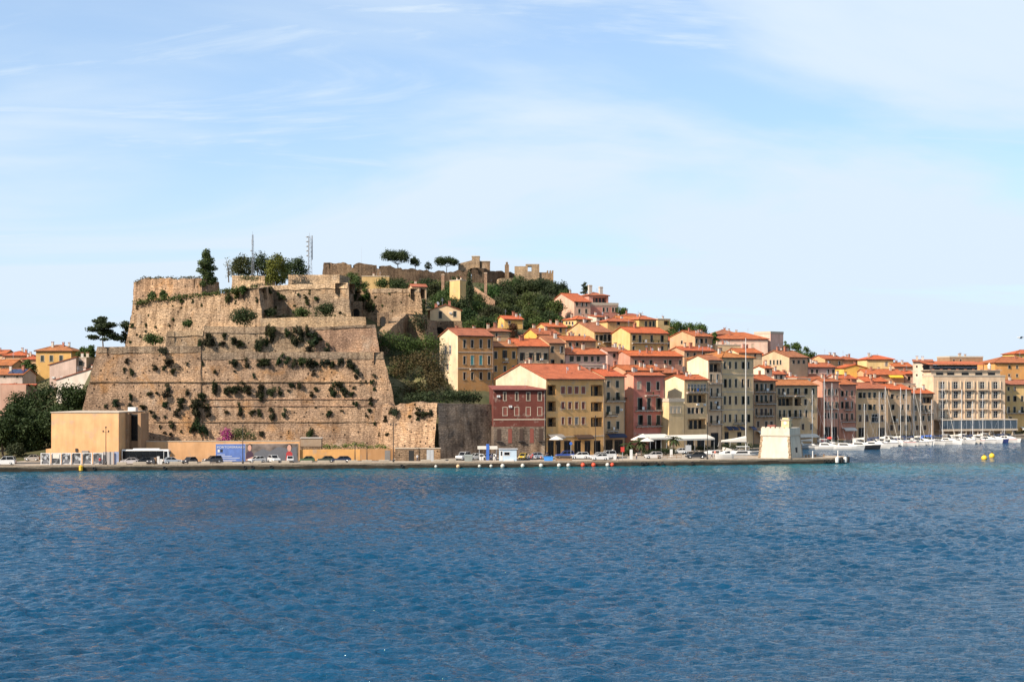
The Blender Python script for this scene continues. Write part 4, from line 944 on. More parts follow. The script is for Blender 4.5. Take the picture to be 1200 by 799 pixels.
# --- hotel
def hotel():
    D = 512; th = 15
    r = house('large beige hotel with a grid of framed balcony bays and a red roof pergola', 1094, 1178, D, th, 441, (.64, .50, .36), 'flat', depth=11, zb=B0, name='hotel', cat='hotel', chim=0, parapet=.5, trim=False,
        rows=[(y, 8.2, 5.0, [1104.8, 1120.2, 1135.8, 1151.4, 1166.8], 'g') for y in (451.5, 462.8, 474.2, 485.5)])
    t = math.radians(th); c, s = math.cos(t), math.sin(t); A = Vector((ray(1094) * D, D))
    u = lambda px: (ray(px) * D - A.x) / (c - ray(px) * s)
    z = lambda py, uu=0: CH - (py - HY) / F * (D + uu * s) - B0
    Lh = u(1178)
    for k, px in enumerate([1104.8, 1120.2, 1135.8, 1151.4, 1166.8]):
        for y in (451.5, 462.8, 474.2, 485.5):
            uu = u(px); zc = z(y, uu); mb = MB(); w = 1.85; h = 1.45
            mb.box(uu - w, uu - 1.05, -.08, -.006, zc - h, zc + h, 'shutter_cream'); mb.box(uu + .85, uu + w, -.08, -.006, zc - h, zc + h, 'shutter_cream')
            mb.box(uu - w - .35, uu + w + .35, -.85, -.006, zc - h - .3, zc - h - .004, 'plaster'); mb.box(uu - w - .22, uu - w - .004, -.35, -.006, zc - h, zc + h + .2, 'plaster'); mb.box(uu + w + .004, uu + w + .22, -.35, -.006, zc - h, zc + h + .2, 'plaster')
            bay = mb.build('balcony_bay', r, color=(.62, .47, .33)); m2 = MB(); m2.box(uu - w, uu + w, -.82, -.78, zc - h + .85, zc - h + .9, 'steel')
            for q in range(13): x = uu - w + .03 + q * (2 * w - .06) / 12; m2.box(x - .015, x + .015, -.81, -.79, zc - h, zc - h + .85, 'iron', 'tb')
            m2.build('railing', bay)
    # string bands between storeys
    mb = MB(); zt = z(489.5); mb.box(-.3, Lh + 1.5, -5.5, -.01, z(492.2), z(491), 'trim'); mb.build('canopy', r)
    mb = MB(); mb.box(-.3, Lh + 1.5, -5.6, -5.4, z(504.5), z(502.3), 'trim'); mb.box(-.3, Lh + 1.5, -5.4, -.01, z(504.4), z(503.6), 'trim'); mb.build('terrace_slab', r)
    mb = MB(); n = 12
    for j in range(n):
        x0 = -.2 + (Lh + 1.5) * j / n; x1 = -.2 + (Lh + 1.5) * (j + 1) / n - .12
        m2 = MB(); m2.box(x0, x1, -5.36, -5.30, z(502.2), z(492.3), 'glass_blue'); m2.build('glass_panel', r)
        m2 = MB(); m2.box(x1, x1 + .12, -5.4, -5.26, z(502.2), z(492.3), 'steel'); m2.build('mullion', r)
    for j in range(7): x = .5 + j * (Lh / 6.2); m2 = MB(); m2.box(x - .2, x + .2, -5.3, -4.9, .1, z(504.6), 'trim'); m2.build('pillar', r)
    # penthouse, roof terrace and pergola
    mb = MB(); mb.box(.4, Lh - .6, 2.2, 9, z(441) + .16, z(434), 'plaster'); pz = mb.build('penthouse', r, color=(.60, .46, .32))
    for k, px in enumerate([1105, 1118, 1135, 1151, 1166]): m2 = MB(); m2.box(u(px) - 1.4, u(px) + 1.4, 2.08, 2.196, z(440), z(436.4), 'glass'); m2.box(u(px) - 1.5, u(px) + 1.5, 2.05, 2.19, z(436.3), z(435.8), 'trim'); m2.build('window', pz)
    mb = MB(); mb.box(-.6, Lh - .2, 1.6, 9.4, z(434) + .004, z(433.2), 'trim'); ts = mb.build('roof_terrace', r)
    mb = MB(); x1 = u(1157)
    for j in range(9): x = -.4 + j * (x1 + .2) / 8; mb.box(x - .08, x + .08, 2.0, 2.15, z(433.2), z(427), 'iron'); mb.box(x - .08, x + .08, 8.0, 8.15, z(433.2), z(427), 'iron')
    mb.box(-.4, x1 - .2, 6.2, 6.3, z(433.2), z(427.4), 'glass'); mb.box(-.4, x1, 1.98, 2.02, z(430.6), z(430.2), 'steel'); mb.build('pergola_frame', ts)
    mb = MB(); slab(mb, [(-.9, 1.2, z(426.6)), (x1 + .5, 1.2, z(426.6)), (x1 + .5, 8.8, z(422.6)), (-.9, 8.8, z(422.6))], .2, 'tile', 'tile'); mb.build('pergola_roof', ts, color=(.55, .15, .06))
    for x in np.linspace(1, Lh - 2, 9):
        m2 = MB(); m2.box(x - .5, x + .5, 1.75, 1.95, z(433.2), z(432.2), 'brick_red'); m2.build('planter', ts)
    mb = MB(); mb.lathe([(.55, z(433.2)), (.7, z(427.5)), (.1, z(424.8))], 'canvas', 8, (u(1166), 3.5, 0)); mb.build('folded_parasol', ts)
hotel()
house('tall bare white stair block with tiny windows at the left of the hotel', 1070.5, 1093.4, 520, -14, 424, (.66, .58, .48), 'shed', depth=8, pitch=6, zb=B0, chim=1, trim=False, rows=[(429.5, 2.6, 2.2, [1074.5, 1082], 'x'), (439.5, 2.6, 2.2, [1074.5, 1082], 'x'), (450, 2.6, 2.2, [1082], 'x')])
house('yellow corner house with green shutters right of the hotel', 1179, 1213, 527, 14, 450.5, (.60, .43, .20), depth=10, zb=B0, rows=[(455.5, 4.5, 2.4, [1182, 1189.5], 'd'), (467, 6.5, 2.6, [1182, 1189, 1198, 1206], 'd'), (480, 7, 2.6, [1182, 1189, 1198, 1206], 'd'), (491, 5, 4, [1184], 'x')], balc=[(1180, 1211, 484)], shops=[(1187, 1191.5, 501, 0), (1199, 1207, 500, 0)], awn=[(1195, 1211, 503, 'canvas')])
house('long orange house with a broad red roof behind the yellow corner house', 1166, 1222, 556, 12, 425, (.60, .32, .12), 'hip', depth=14, pitch=18, zb=5, rows=[(430, 3.8, 2.4, [1182.7, 1192, 1203], 'd'), (440, 3.8, 2.4, [1182.7, 1192, 1203], 'd')])
house('yellow attic house on the skyline above the long orange house', 1190, 1230, 590, 12, 414.5, (.66, .46, .16), 'hip', depth=10, zb=8, rows=[(420, 4, 2.2, [1197], 'd')])
house('brown cluttered rooftop block behind the hotel', 1113, 1152, 566, 12, 419, (.34, .22, .14), 'flat', depth=10, zb=8, chim=3, parapet=.6, rows=[(422.5, 3, 2, [1118, 1126], 'x')])

# --- hillside rows
def hs(*a, **k): return house(*a, **k)
hs('cream house with a gabled front on the arched terrace', 504, 540, 452, 8, 363.5, CREAM, 'gabley', depth=9, pitch=20, zb=P(0, 376.2, 448).z, rows=[(369, 8, 4, [516], 'd'), (368, 6.5, 4, [533], 'd')], chim=1, dish=1)
hs('pale yellow tower-like house beside the dark cypress', 539, 546, 560, 45, 328.5, (.58, .42, .20), 'flat', side=527, zb=40, chim=2)
hs('small house with a bright red roof in the wooded slope', 591, 613, 520, 20, 374, YEL, depth=8, zb=P(0, 383, 520).z, rows=[(378, 3.5, 2.2, [597], 'd')], dish=1)
hs('low yellow-brown house with a red hip roof above the beige house', 570, 597, 450, 22, 388, (.50, .34, .20), 'hip', depth=9, zb=20, rows=[(392.5, 4.5, 2.4, [582], 'd')], chim=2, dish=1)
hs('house with a golden sunlit gable and long red roof', 629, 656, 462, 28, 391.5, (.64, .40, .10), side=614, pitch=22, zb=18, rows=[(395.5, 4.5, 2.2, [635, 642, 650], 'd')], dish=1)
hs('beige house with a wide sunlit gable and three dark balcony windows', 696.5, 717, 492, 30, 389, (.54, .38, .20), side=661, pitch=20, zb=18, rows=[(396, 6.5, 3.4, [699.5, 704], 'd'), (396, 8, 3.4, [709, 714], 'd'), (408, 5, 2.8, [701, 712], 'd')], balc=[(706, 716.5, 400.5)], srows=[(393, 3, 2, [679], 'x')])
hs('low house under a long red roof below the beige gable', 663, 698, 458, 26, 399, (.48, .31, .19), depth=9, zb=16, rows=[(403.5, 4, 2.4, [668, 676, 684], 'd')], dish=1, chim=2)
hs('bright yellow gabled house with long balconies on the hillside', 738.5, 783, 482, 30, 390, (.62, .44, .20), side=717, pitch=20, zb=18, rows=[(396, 6, 2.6, [742.5], 'd'), (397, 8, 2.6, [750, 763.7, 775.6], 'd'), (408, 5, 2.6, [742.5, 763, 776], 'd')], balc=[(740, 782, 401.5)], chim=2)
hs('dusky pink house under a long low red roof', 738.5, 800, 444, 26, 417, (.46, .25, .19), depth=10, zb=8, rows=[(424.5, 5, 2.6, [745, 753, 762.5, 779.5, 785, 797], 'd')], dish=2, chim=2)
hs('small lilac house with three windows beside the dusky pink house', 712, 737, 449, 26, 412, LIL, depth=8, zb=12, rows=[(416.5, 4.5, 2.6, [719.5, 725.5, 733], 'd')], dish=1, chim=2)
hs('small cream annex with a steep orange roof behind the slim house', 714, 728, 424, 34, 432, WHT, side=709, depth=6, pitch=22, zb=8, chim=1)
hs('low house with two overlapping red roofs behind the pink-red house', 733, 776, 418, 30, 434, (.48, .28, .18), depth=9, zb=6, chim=2, dish=2)
hs('flat red roofed house above the annex', 763, 800, 426, 30, 437, (.46, .27, .19), depth=8, zb=6, chim=1, dish=1)
hs('pink villa with a balustraded terrace and two tall chimneys near the crest', 691.5, 724.5, 606, 24, 357.5, (.56, .26, .21), 'flat', depth=12, zb=36, name='villa', cat='villa', parapet=1.2, chim=0, rows=[(363, 5, 2.6, [707.5, 711.5, 718.5, 722], 'd'), (372, 4.5, 2.6, [700, 711], 'd')], bands=[358.8])
hs('upper pink block with a red hip roof behind the balustraded terrace', 690, 713, 617, 24, 346, (.58, .28, .22), 'hip', side=677, depth=9, zb=44, chim=0, loggia=[(695, 711, 348, 355)], name='villa', cat='villa')
for px, y0, y1 in ((691.5, 334, 344), (704, 336, 346)):
    p = P(px, y1, 622); h = (y1 - y0) / F * 622; mb = MB(); mb.box(-.75, .75, -.6, .6, -1.5, h, 'concrete_plain'); mb.box(-.85, .85, -.7, .7, h - .5, h - .2, 'trim'); o = mb.build('chimney', HOUSES[-1][0]); o.location = HOUSES[-1][0].matrix_world.inverted() @ p if False else (Vector((math.cos(-math.radians(24)) * (p.x - HOUSES[-1][0].location.x) - math.sin(-math.radians(24)) * (p.y - HOUSES[-1][0].location.y), math.sin(-math.radians(24)) * (p.x - HOUSES[-1][0].location.x) + math.cos(-math.radians(24)) * (p.y - HOUSES[-1][0].location.y), p.z - HOUSES[-1][0].location.z)))
hs('pale pink wing with a white-edged gable and dark porch by the trees', 673, 692, 600, 26, 353.5, (.58, .38, .30), side=643, pitch=19, zb=36, rows=[(356.5, 4.5, 2.4, [676, 682, 687], 'd'), (364.5, 5, 2.6, [679, 687], 'd')], srows=[(359, 7, 4.5, [658], 'x')])
hs('yellow hip-roofed house with small square side windows', 675.5, 692.5, 548, 32, 374, (.62, .45, .20), 'hip', side=660, pitch=19, zb=28, rows=[(378.5, 4.8, 2.4, [679.5, 688], 'd')], srows=[(378.5, 3, 2, [664, 667.5, 671], 'x')], chim=2)
hs('whitish narrow house between two yellow houses', 699, 712, 552, 26, 371.5, (.60, .55, .48), 'shed', depth=7, pitch=8, zb=30, rows=[(376.5, 6, 2.4, [704.5, 708.5], 'd')], srows=[], dish=1)
hs('peach house with a red hip roof below the pink villa', 712, 743, 538, 26, 376.5, (.60, .39, .18), 'hip', depth=9, zb=28, rows=[(378.8, 4, 2.6, [724.5, 736], 'd')], chim=2)
hs('golden hip-roofed house on the ridge line', 749, 769, 556, 34, 374, (.58, .40, .16), 'hip', side=736, pitch=20, zb=30, rows=[(379.5, 6, 2.2, [757, 762, 766], 'd')])
hs('cream ridge house with an open dark roof terrace', 771, 785.5, 570, 26, 374.5, (.60, .46, .24), 'flat', depth=7, zb=30, parapet=.5, loggia=[(778, 785, 376, 381)], chim=1)
hs('sand-yellow house with a long sunlit side and red roof', 814.5, 835, 508, 36, 394, (.50, .33, .20), side=785, pitch=17, zb=20, rows=[(399.5, 5, 2.3, [816.5, 821.5, 827.5], 'd')], srows=[(401, 4, 2, [799], 'x')], chim=2, dish=2)
hs('low house with a long red roof and many satellite dishes', 802, 838.5, 462, 28, 411, (.46, .30, .19), side=783, pitch=15, zb=11, rows=[(415.5, 4, 2.4, [806, 814, 824, 831], 'd')], dish=4, chim=2)
hs('big pale pink villa block with a flat parapet end wall', 903, 918, 600, 40, 391, (.66, .46, .40), 'flat', side=884, zb=22, name='villa', cat='villa', parapet=1.0, chim=0)
hs('long pale pink villa front with a wide tiled roof on the ridge', 842, 900, 596, 6, 397, (.72, .55, .46), 'hip', depth=16, pitch=19, zb=22, name='villa', cat='villa', chim=2, bands=[400], rows=[(405, 4, 2.2, [852, 862, 872, 882], 'w')])
hs('villa outbuilding with a red hip roof at the left of the pale pink villa', 838, 866, 612, 10, 391.5, (.62, .36, .28), 'hip', depth=13, pitch=20, zb=26, chim=2)
hs('row of small cream houses below the pale pink villa', 838, 868, 520, 20, 404.5, CREAM, 'flat', depth=8, zb=16, chim=2, rows=[(409, 3, 2, [857, 845], 'x')], dish=2)
hs('orange-roofed cream house behind the cream palazzo', 866, 893, 470, 24, 413.5, CREAM, depth=9, zb=12, rows=[(416.5, 3.5, 2, [885], 'd')], chim=2)
hs('cream house with a broad gable and two pairs of green windows', 925, 947, 488, 38, 418.5, (.52, .40, .27), side=889, pitch=18, zb=12, srows=[(424.5, 5.2, 2.2, [903, 907, 911.2, 914.8], 'd')], rows=[(424, 4, 2.6, [930, 936, 942], 'd')], chim=3)
hs('small white gabled house with a dark porch below the broad gable', 896, 905, 452, 34, 431.5, WHT, side=883, pitch=16, zb=10, rows=[(435, 4, 3, [900], 'x')], chim=1, dish=1)
hs('tiny house with a bright orange roof behind the brown house', 905, 921, 460, 32, 438.5, WHT, depth=7, zb=9, rows=[(442, 4, 2.6, [909, 915.5], 'd')], chim=1)
hs('low roof house with a parapet behind the long dull beige house', 921, 936, 470, 30, 443, CREAM, 'shed', depth=6, pitch=14, zb=8, chim=2)
hs('lilac terrace house with six dark windows on the lower hillside', 935, 979, 512, 22, 430, LIL, depth=9, zb=12, rows=[(435, 4.8, 2.5, [938, 942.8, 951.7, 957.5, 970.3, 976.5], 'd')], chim=2, dish=1)
hs('house with a wide bright orange roof behind the dormer', 938, 968, 488, 28, 446, WHT, depth=11, pitch=20, zb=9, chim=1)
hs('yellow gabled house with a brown front on the low ridge', 967, 988, 548, 30, 420.5, (.56, .36, .20), side=951, pitch=19, zb=14, rows=[(425.5, 4.5, 2.3, [972, 983.5], 'd')], chim=2)
hs('brown house with a grey-brown hip roof on the low ridge', 986, 1006, 570, 22, 421.5, (.42, .27, .19), 'hip', depth=9, zb=14, tcol=TILE3, chim=2)
hs('yellow stepped house with an arched opening below the low ridge', 989, 1016, 534, 16, 431, (.70, .46, .12), 'gabley', depth=8, pitch=13, zb=12, rows=[(437, 3.4, 2.4, [1006], 'x')], chim=1)
hs('yellow-cream house with a red hip roof on the skyline', 1016, 1047, 562, 10, 421, (.66, .52, .26), 'hip', depth=9, pitch=18, zb=12, rows=[(426.5, 5, 3, [1039], 'y')], chim=1)
hs('red roofed house with a yellow wall strip below the skyline house', 1017, 1060, 528, 14, 439, (.58, .36, .22), depth=11, pitch=19, zb=9, rows=[(441.8, 3, 2.4, [1031, 1048], 'x')], chim=2, awn=[(1040, 1056, 442, 'yellow_paint')])
hs('small house with a red roof left of the white hotel flank', 1048, 1070, 560, 12, 429.5, (.60, .42, .30), depth=9, pitch=18, zb=10, chim=2)
hs('pinkish narrow house with one dark window against the hotel flank', 1061, 1071, 536, 12, 438, (.60, .38, .30), depth=6, zb=9, rows=[(443.5, 4.6, 3.2, [1065.5], 'd')], chim=1)
hs('lilac house with a low red roof behind the salmon house', 982, 1004, 500, 26, 444, (.50, .34, .28), depth=8, zb=9, rows=[(446.8, 3.2, 2.2, [989, 994], 'd')], chim=1, dish=1)
hs('white gabled house with a red side roof behind the wide beige house', 1014, 1040, 505, 22, 447, (.58, .46, .32), side=997, pitch=19, zb=9, rows=[(450, 3.4, 2.4, [1036], 'd')], chim=2)
hs('tan boxy attic on the plain tan waterfront house', 1057, 1073, 504, 18, 450, (.56, .44, .32), 'flat', depth=4, zb=15, chim=0, rows=[(453.5, 3.4, 2, [1059.5, 1066], 'x')], name='attic', cat='attic')
hs('house with a dark loggia roof tucked behind the tall thin cream house', 846, 868, 440, 30, 425, (.5, .36, .22), depth=8, zb=12, chim=1)
hs('ochre house with a red roof at the edge of the wooded slope', 640, 664, 486, 24, 383, (.58, .36, .15), depth=8, zb=22, rows=[(387, 4.5, 2.4, [648, 657], 'd')], chim=1)
hs('yellow castle cottage with a plain front under the crest wall', 424, 456, 640, 6, 324, (.50, .36, .17), 'flat', depth=8, zb=56, chim=1)
hs('dark hut with a red roof under the crest wall', 483, 500, 560, 14, 336, (.50, .36, .24), depth=7, zb=44, rows=[(340, 4, 2, [493, 489], 'd')], tcol=(.5, .12, .07))
# --- left of the fort
hs('yellow villa with an orange hip roof and three dark windows behind the fort', 42, 84, 480, -6, 411, (.52, .34, .13), 'hip', depth=10, pitch=20, zb=14, tcol=TILE2, name='villa', cat='villa', rows=[(420, 7, 4, [49.5, 60, 71.5], 'd')], chim=2)
hs('pale mauve house with a sloping lean-to roof', 58, 89, 446, -4, 427.5, (.50, .40, .36), 'sheds', depth=8, pitch=16, zb=10, chim=0)
hs('pale mauve house end with a single dark window', 89.5, 101, 447, -4, 419.5, (.50, .42, .38), 'flat', depth=8, zb=10, rows=[(425.5, 5.5, 4.5, [94.5], 'd')], chim=1)
hs('long low white house with a thin red roof edge by the trees', 66, 108, 420, -6, 445, (.62, .58, .54), 'sheds', depth=8, pitch=17, zb=4, chim=1, tcol=(.5, .15, .09))
hs('house with a red roof, white balconies and a brown flank among the trees', 14, 44, 402, -12, 450.5, (.38, .25, .20), depth=12, pitch=20, side=0, zb=2, chim=2, srows=[(460, 9, 3, [4, 8], 'g'), (470, 6, 3, [4, 8], 'g')])
hs('grey flat-fronted house with solar panels on its roof', -6, 27, 436, -6, 439, (.48, .40, .36), depth=9, pitch=20, zb=8, rows=[(441.5, 2.5, 2.4, [5, 20], 'x')], chim=1)
sp_ = HOUSES[-1]; mb = MB(); tp = math.tan(math.radians(20))
for j in range(3): x = 3.9 + j * 1.7; mb.loft([[(x, .4, sp_[3] + .28 + .4 * tp), (x + 1.6, .4, sp_[3] + .28 + .4 * tp), (x + 1.6, 3.9, sp_[3] + .28 + 3.9 * tp), (x, 3.9, sp_[3] + .28 + 3.9 * tp)], [(x, .4, sp_[3] + .36 + .4 * tp), (x + 1.6, .4, sp_[3] + .36 + .4 * tp), (x + 1.6, 3.9, sp_[3] + .36 + 3.9 * tp), (x, 3.9, sp_[3] + .36 + 3.9 * tp)]], 'solar')
mb.build('solar_panel', sp_[0])
hs('orange-roofed house left behind the solar panel roof', -14, 14, 470, -6, 428, (.52, .34, .2), depth=10, pitch=19, zb=10, tcol=TILE2, chim=1, rows=[(432, 3.5, 2.4, [4], 'd')])
hs('house with a brownish hip roof behind the orange-roofed house', 4, 30, 500, -4, 416.5, (.55, .35, .22), 'hip', depth=10, pitch=19, zb=12, chim=1)
hs('small red-roofed house between the yellow villa and the hip roof', 26, 44, 490, -4, 421, (.58, .40, .26), 'hip', depth=8, pitch=20, zb=12, chim=1)
hs('far house with a tan side at the edge of the old town', -40, 6, 520, -4, 415, (.55, .38, .26), depth=9, zb=12, chim=1)

# --- small houses wedged in the gaps of the hillside town
def footprint(r, Lh, dp): 
    c, s = math.cos(r.rotation_euler[2]), math.sin(r.rotation_euler[2]); o = r.location
    return [Vector((o.x + x * c - y * s, o.y + x * s + y * c)) for x, y in ((0, 0), (Lh, 0), (Lh, dp), (0, dp))]
def sep(a, b):
    for P_ in (a, b):
        for i in range(4):
            e = P_[(i + 1) % 4] - P_[i]; n = Vector((-e.y, e.x)); pa = [n.dot(q) for q in a]; pb = [n.dot(q) for q in b]
            if max(pa) < min(pb) + .3 * n.length or max(pb) < min(pa) + .3 * n.length: return True
    return False
FP = [footprint(r, l_, d_) for r, l_, d_, h_ in HOUSES]; fr = random.Random(21); made = 0; tries = 0
KINDS = [('cream', (.60, .48, .31)), ('ochre', (.56, .37, .17)), ('peach', (.60, .38, .25)), ('dusty pink', (.52, .31, .25)), ('grey-beige', (.46, .38, .29)), ('brown', (.42, .27, .17))]
while made < 58 and tries < 6000:
    tries += 1; px = fr.uniform(640, 1062); D = fr.uniform(430, 610) if px < 900 else fr.uniform(470, 590); z = terr_pd(px, D)
    if z < 6 or (px < 700 and D > 540): continue
    Lh, dp = fr.uniform(6, 11), fr.uniform(6.5, 9); th = fr.uniform(18, 34); c, s = math.cos(math.radians(th)), math.sin(math.radians(th)); A_ = Vector((ray(px) * D, D))
    fp = [A_ + Vector((x * c - y * s, x * s + y * c)) for x, y in ((0, 0), (Lh, 0), (Lh, dp), (0, dp))]
    if not all(sep(fp, q) for q in FP): continue
    FP.append(fp); ht = fr.uniform(5.8, 8.5); B_ = fp[1]; kn, kc = KINDS[made % 6]
    pb = 600 + B_.x / B_.y * F; ev = HY - (z + ht - CH) / D * F
    house('small %s house with a tiled roof wedged between larger hillside houses' % kn, px, pb, D, th, ev, tuple(q * fr.uniform(.9, 1.1) for q in kc), fr.choice(['gable', 'gable', 'hip', 'shed']), depth=dp, pitch=fr.uniform(15, 21), auto=(max(2, int(Lh / 2.6)), 2, 'd'), chim=fr.choice([1, 1, 2]), dish=fr.choice([0, 1, 1]), group='small %s houses in the gaps of the hillside town' % kn, tcol=fr.choice([TILE, TILE2, TILE3]))
    made += 1
print('filler houses', made)
# ------------------------------------------------------------------ vegetation
def leaves(blobs, n, size, rng, droop=0.0):
    """leaf-clump quads spread through the outer part of ellipsoid blobs; blobs: (cx,cy,cz,rx,ry,rz)"""
    bl = np.array(blobs, float); vol = np.prod(bl[:, 3:], axis=1) ** (2 / 3); pick = rng.choice(len(bl), n, p=vol / vol.sum()); b = bl[pick]
    d = rng.normal(size=(n, 3)); d /= np.linalg.norm(d, axis=1)[:, None]
    r = rng.random(n) ** .38; c = b[:, :3] + d * r[:, None] * b[:, 3:] * (1 + .12 * rng.normal(size=(n, 1)))
    nrm = d + rng.normal(size=(n, 3)) * .7; nrm[:, 2] += .25; nrm /= np.linalg.norm(nrm, axis=1)[:, None]
    t = np.cross(nrm, rng.normal(size=(n, 3))); t /= np.linalg.norm(t, axis=1)[:, None]; bt = np.cross(nrm, t)
    s = size * (.55 + .9 * rng.random((n, 1))); w = s * (.5 + .4 * rng.random((n, 1)))
    v = np.stack([c - t * s * .5, c + bt * w * .5, c + t * s * .5 + nrm * s * .12, c - bt * w * .5], 1)
    return v.reshape(-1, 3), np.arange(n * 4).reshape(-1, 4)
def leaf_mesh(name, blobs, n, size, seed, mat):
    v, f = leaves(blobs, n, size, np.random.default_rng(seed)); return np_mesh(name, v, f, [mat])
def crown_blobs(w, h, rng, kind):
    B = []
    if kind == 'pine':                      # umbrella: flat dome made of clumps
        for i in range(16):
            a = rng.random() * 6.28; r = math.sqrt(rng.random()) * .40 * w; z = h * (.74 - .22 * (r / (.5 * w)) ** 2 + rng.normal() * .07)
            q = w * (.09 + .11 * rng.random()); B.append((r * math.cos(a), r * math.sin(a) * .8, z, q, q, h * .22))
        B.append((0, 0, h * .72, w * .38, w * .32, h * .27))
    elif kind == 'poplar':
        for i in range(15):
            z = h * (.16 + .8 * i / 14); q = w * (.30 * (1 - abs(i / 14 - .42) ** 1.6)) * (.7 + .5 * rng.random())
            B.append((rng.normal() * w * .13, rng.normal() * w * .12, z, q, q, h * .085))
    elif kind == 'cypress':
        for i in range(10): z = h * (.1 + .85 * i / 9); q = w * .5 * (1 - (i / 10) ** 2.2) * (.85 + .2 * rng.random()); B.append((rng.normal() * w * .03, 0, z, q, q, h * .09))
    elif kind == 'layered':                 # old pine with flat separate plates
        for i in range(20):
            a = rng.random() * 6.28; lv = i % 5; z = h * (.36 + .145 * lv) + rng.normal() * h * .06; r = w * (.42 - .075 * lv) * rng.random() ** .5
            q = w * (.10 + .08 * rng.random()); B.append((r * math.cos(a), r * math.sin(a), z + .12 * h * (.5 - r / w), q, q, h * (.05 + .05 * rng.random())))
    else:
        n = 30
        for i in range(n):
            a = rng.random() * 6.28; zz = rng.random(); r = .42 * w * math.sqrt(max(.05, 1 - (zz * 1.7 - .75) ** 2)) * rng.random() ** .6
            q = w * (.12 + .12 * rng.random()); B.append((r * math.cos(a), r * math.sin(a), h * (.24 + .66 * zz), q, q, q * (.7 + .5 * rng.random())))
    return B
def tree(name, label, px, ybase, ytop, D, wpx, kind='broad', mat='leaf', n=None, col=(1, 1, 1), leaf=.55, group=None, zb=None, trunk=True, cat='tree'):
    p = P(px, ybase, D)
    if zb is not None: p.z = zb
    top = P(px, ytop, D).z; h = max(1.2, top - p.z); w = wpx / F * D; rng = np.random.default_rng(int(px * 13 + D * 7 + ytop))
    root = empty(name, p, rng.random() * 6.28 if kind not in () else 0, label, cat, group)
    B = crown_blobs(w, h, rng, kind)
    n = n or int(min(6500, max(350, 85 * (w * h) ** .85 / (leaf / .5) ** 2)))
    v, f = leaves(B, n, leaf, rng); link('crown', np_mesh('crown', v, f, [mat]), root, color=col)
    if trunk:
        mb = MB(); r = max(.09, min(.55, h * .022)); fork = h * (.30 if kind == 'pine' else .5 if kind == 'layered' else .42)
        bend = Vector((rng.normal() * w * .04, rng.normal() * w * .04, fork)); mid = bend * .5 + Vector((rng.normal() * .1, 0, 0))
        mb.tube((0, 0, -.8), mid, r * 1.25, r, 'bark', 7, False); mb.tube(mid, bend, r, r * .8, 'bark', 7, False)
        for b in B[:9 if kind != 'poplar' else 14:1 if kind != 'cypress' else 3]:
            e = Vector(b[:3]); m_ = bend.lerp(e, .55) - Vector((0, 0, .05 * h)); mb.tube(bend, m_, r * .55, r * .36, 'bark', 5, False); mb.tube(m_, e, r * .36, r * .12, 'bark', 5, False)
        mb.build('trunk', root)
    return root
# caper and shrub clumps rooted in the walls
SHRUB = []
for k in range(7):
    rg = np.random.default_rng(100 + k); B = [(rg.normal() * .34, rg.normal() * .22, rg.normal() * .30 - .1, .26 + .34 * rg.random(), .26 + .3 * rg.random(), .24 + .3 * rg.random()) for _ in range(9)]
    SHRUB.append((leaf_mesh('shrub', B, 760, .21, 200 + k, 'leaf_dark'), leaf_mesh('shrub', B, 760, .21, 300 + k, 'leaf')))
BS = bpy.data.objects
def wall_shrubs(items, label, group, mat=0):
    for (px, py, r) in items:
        h = hit(px, py)
        if not h: continue
        t, p, nn = h; s = r / F * t * random.uniform(1.25, 1.55)
        o = link('wall_shrub', SHRUB[random.randrange(7)][mat], None, p + nn * s * .25, random.random() * 6.28, (random.uniform(.5, 1.1), random.uniform(.5, .9), random.uniform(.4, .8)))
        tr_ = random.random() < .35; o.scale = (s * random.uniform(.7, 1.2) * (.75 if tr_ else 1), s * random.uniform(.85, 1.15), s * random.uniform(.75, 1.1) * (1.5 if tr_ else 1)); o.rotation_euler[1] = random.uniform(-.4, .4); tag(o, label, 'shrub', group)
r4 = lambda L_: [(90 + x / 4.4375, 380 + y / 4.4375, r / 4.4375) for x, y, r in L_]
r5 = lambda L_: [(300 + x / 4.4375, 380 + y / 4.4375, r / 4.4375) for x, y, r in L_]
r2 = lambda L_: [(100 + x / 4.99, 260 + y / 4.99, r / 4.99) for x, y, r in L_]
r3 = lambda L_: [(300 + x / 4.99, 260 + y / 4.99, r / 4.99) for x, y, r in L_]
low4 = [(445,140,22),(475,192,25),(408,228,18),(452,228,14),(498,240,16),(262,190,10),(247,232,10),(287,247,16),(572,205,10),(655,203,9),(718,245,10),(818,200,24),(885,210,16),(820,242,8),(920,267,9),(985,195,22),(950,208,12),
 (720,325,22),(722,345,16),(800,345,28),(775,352,16),(830,330,18),(870,330,24),(895,350,18),(958,350,22),(960,380,14),(475,335,18),(465,370,20),(380,362,14),(415,355,9),(572,357,13),(650,370,18),(285,378,16),(205,410,20),(282,425,20),(345,427,14),(148,423,10),(458,415,18),(540,400,20),(535,435,20),(512,465,14),(605,420,22),(620,450,26),(630,405,16),(670,430,20),(685,465,22),(385,452,9),(405,476,14),(460,480,8),(495,525,16),(615,515,20),(600,545,16),(655,550,28),(630,495,12),(432,532,8),(455,563,8),(490,572,10),(540,558,6),(780,455,12),(850,440,16),(852,462,14),(910,455,14),(947,458,10),(960,568,13)]
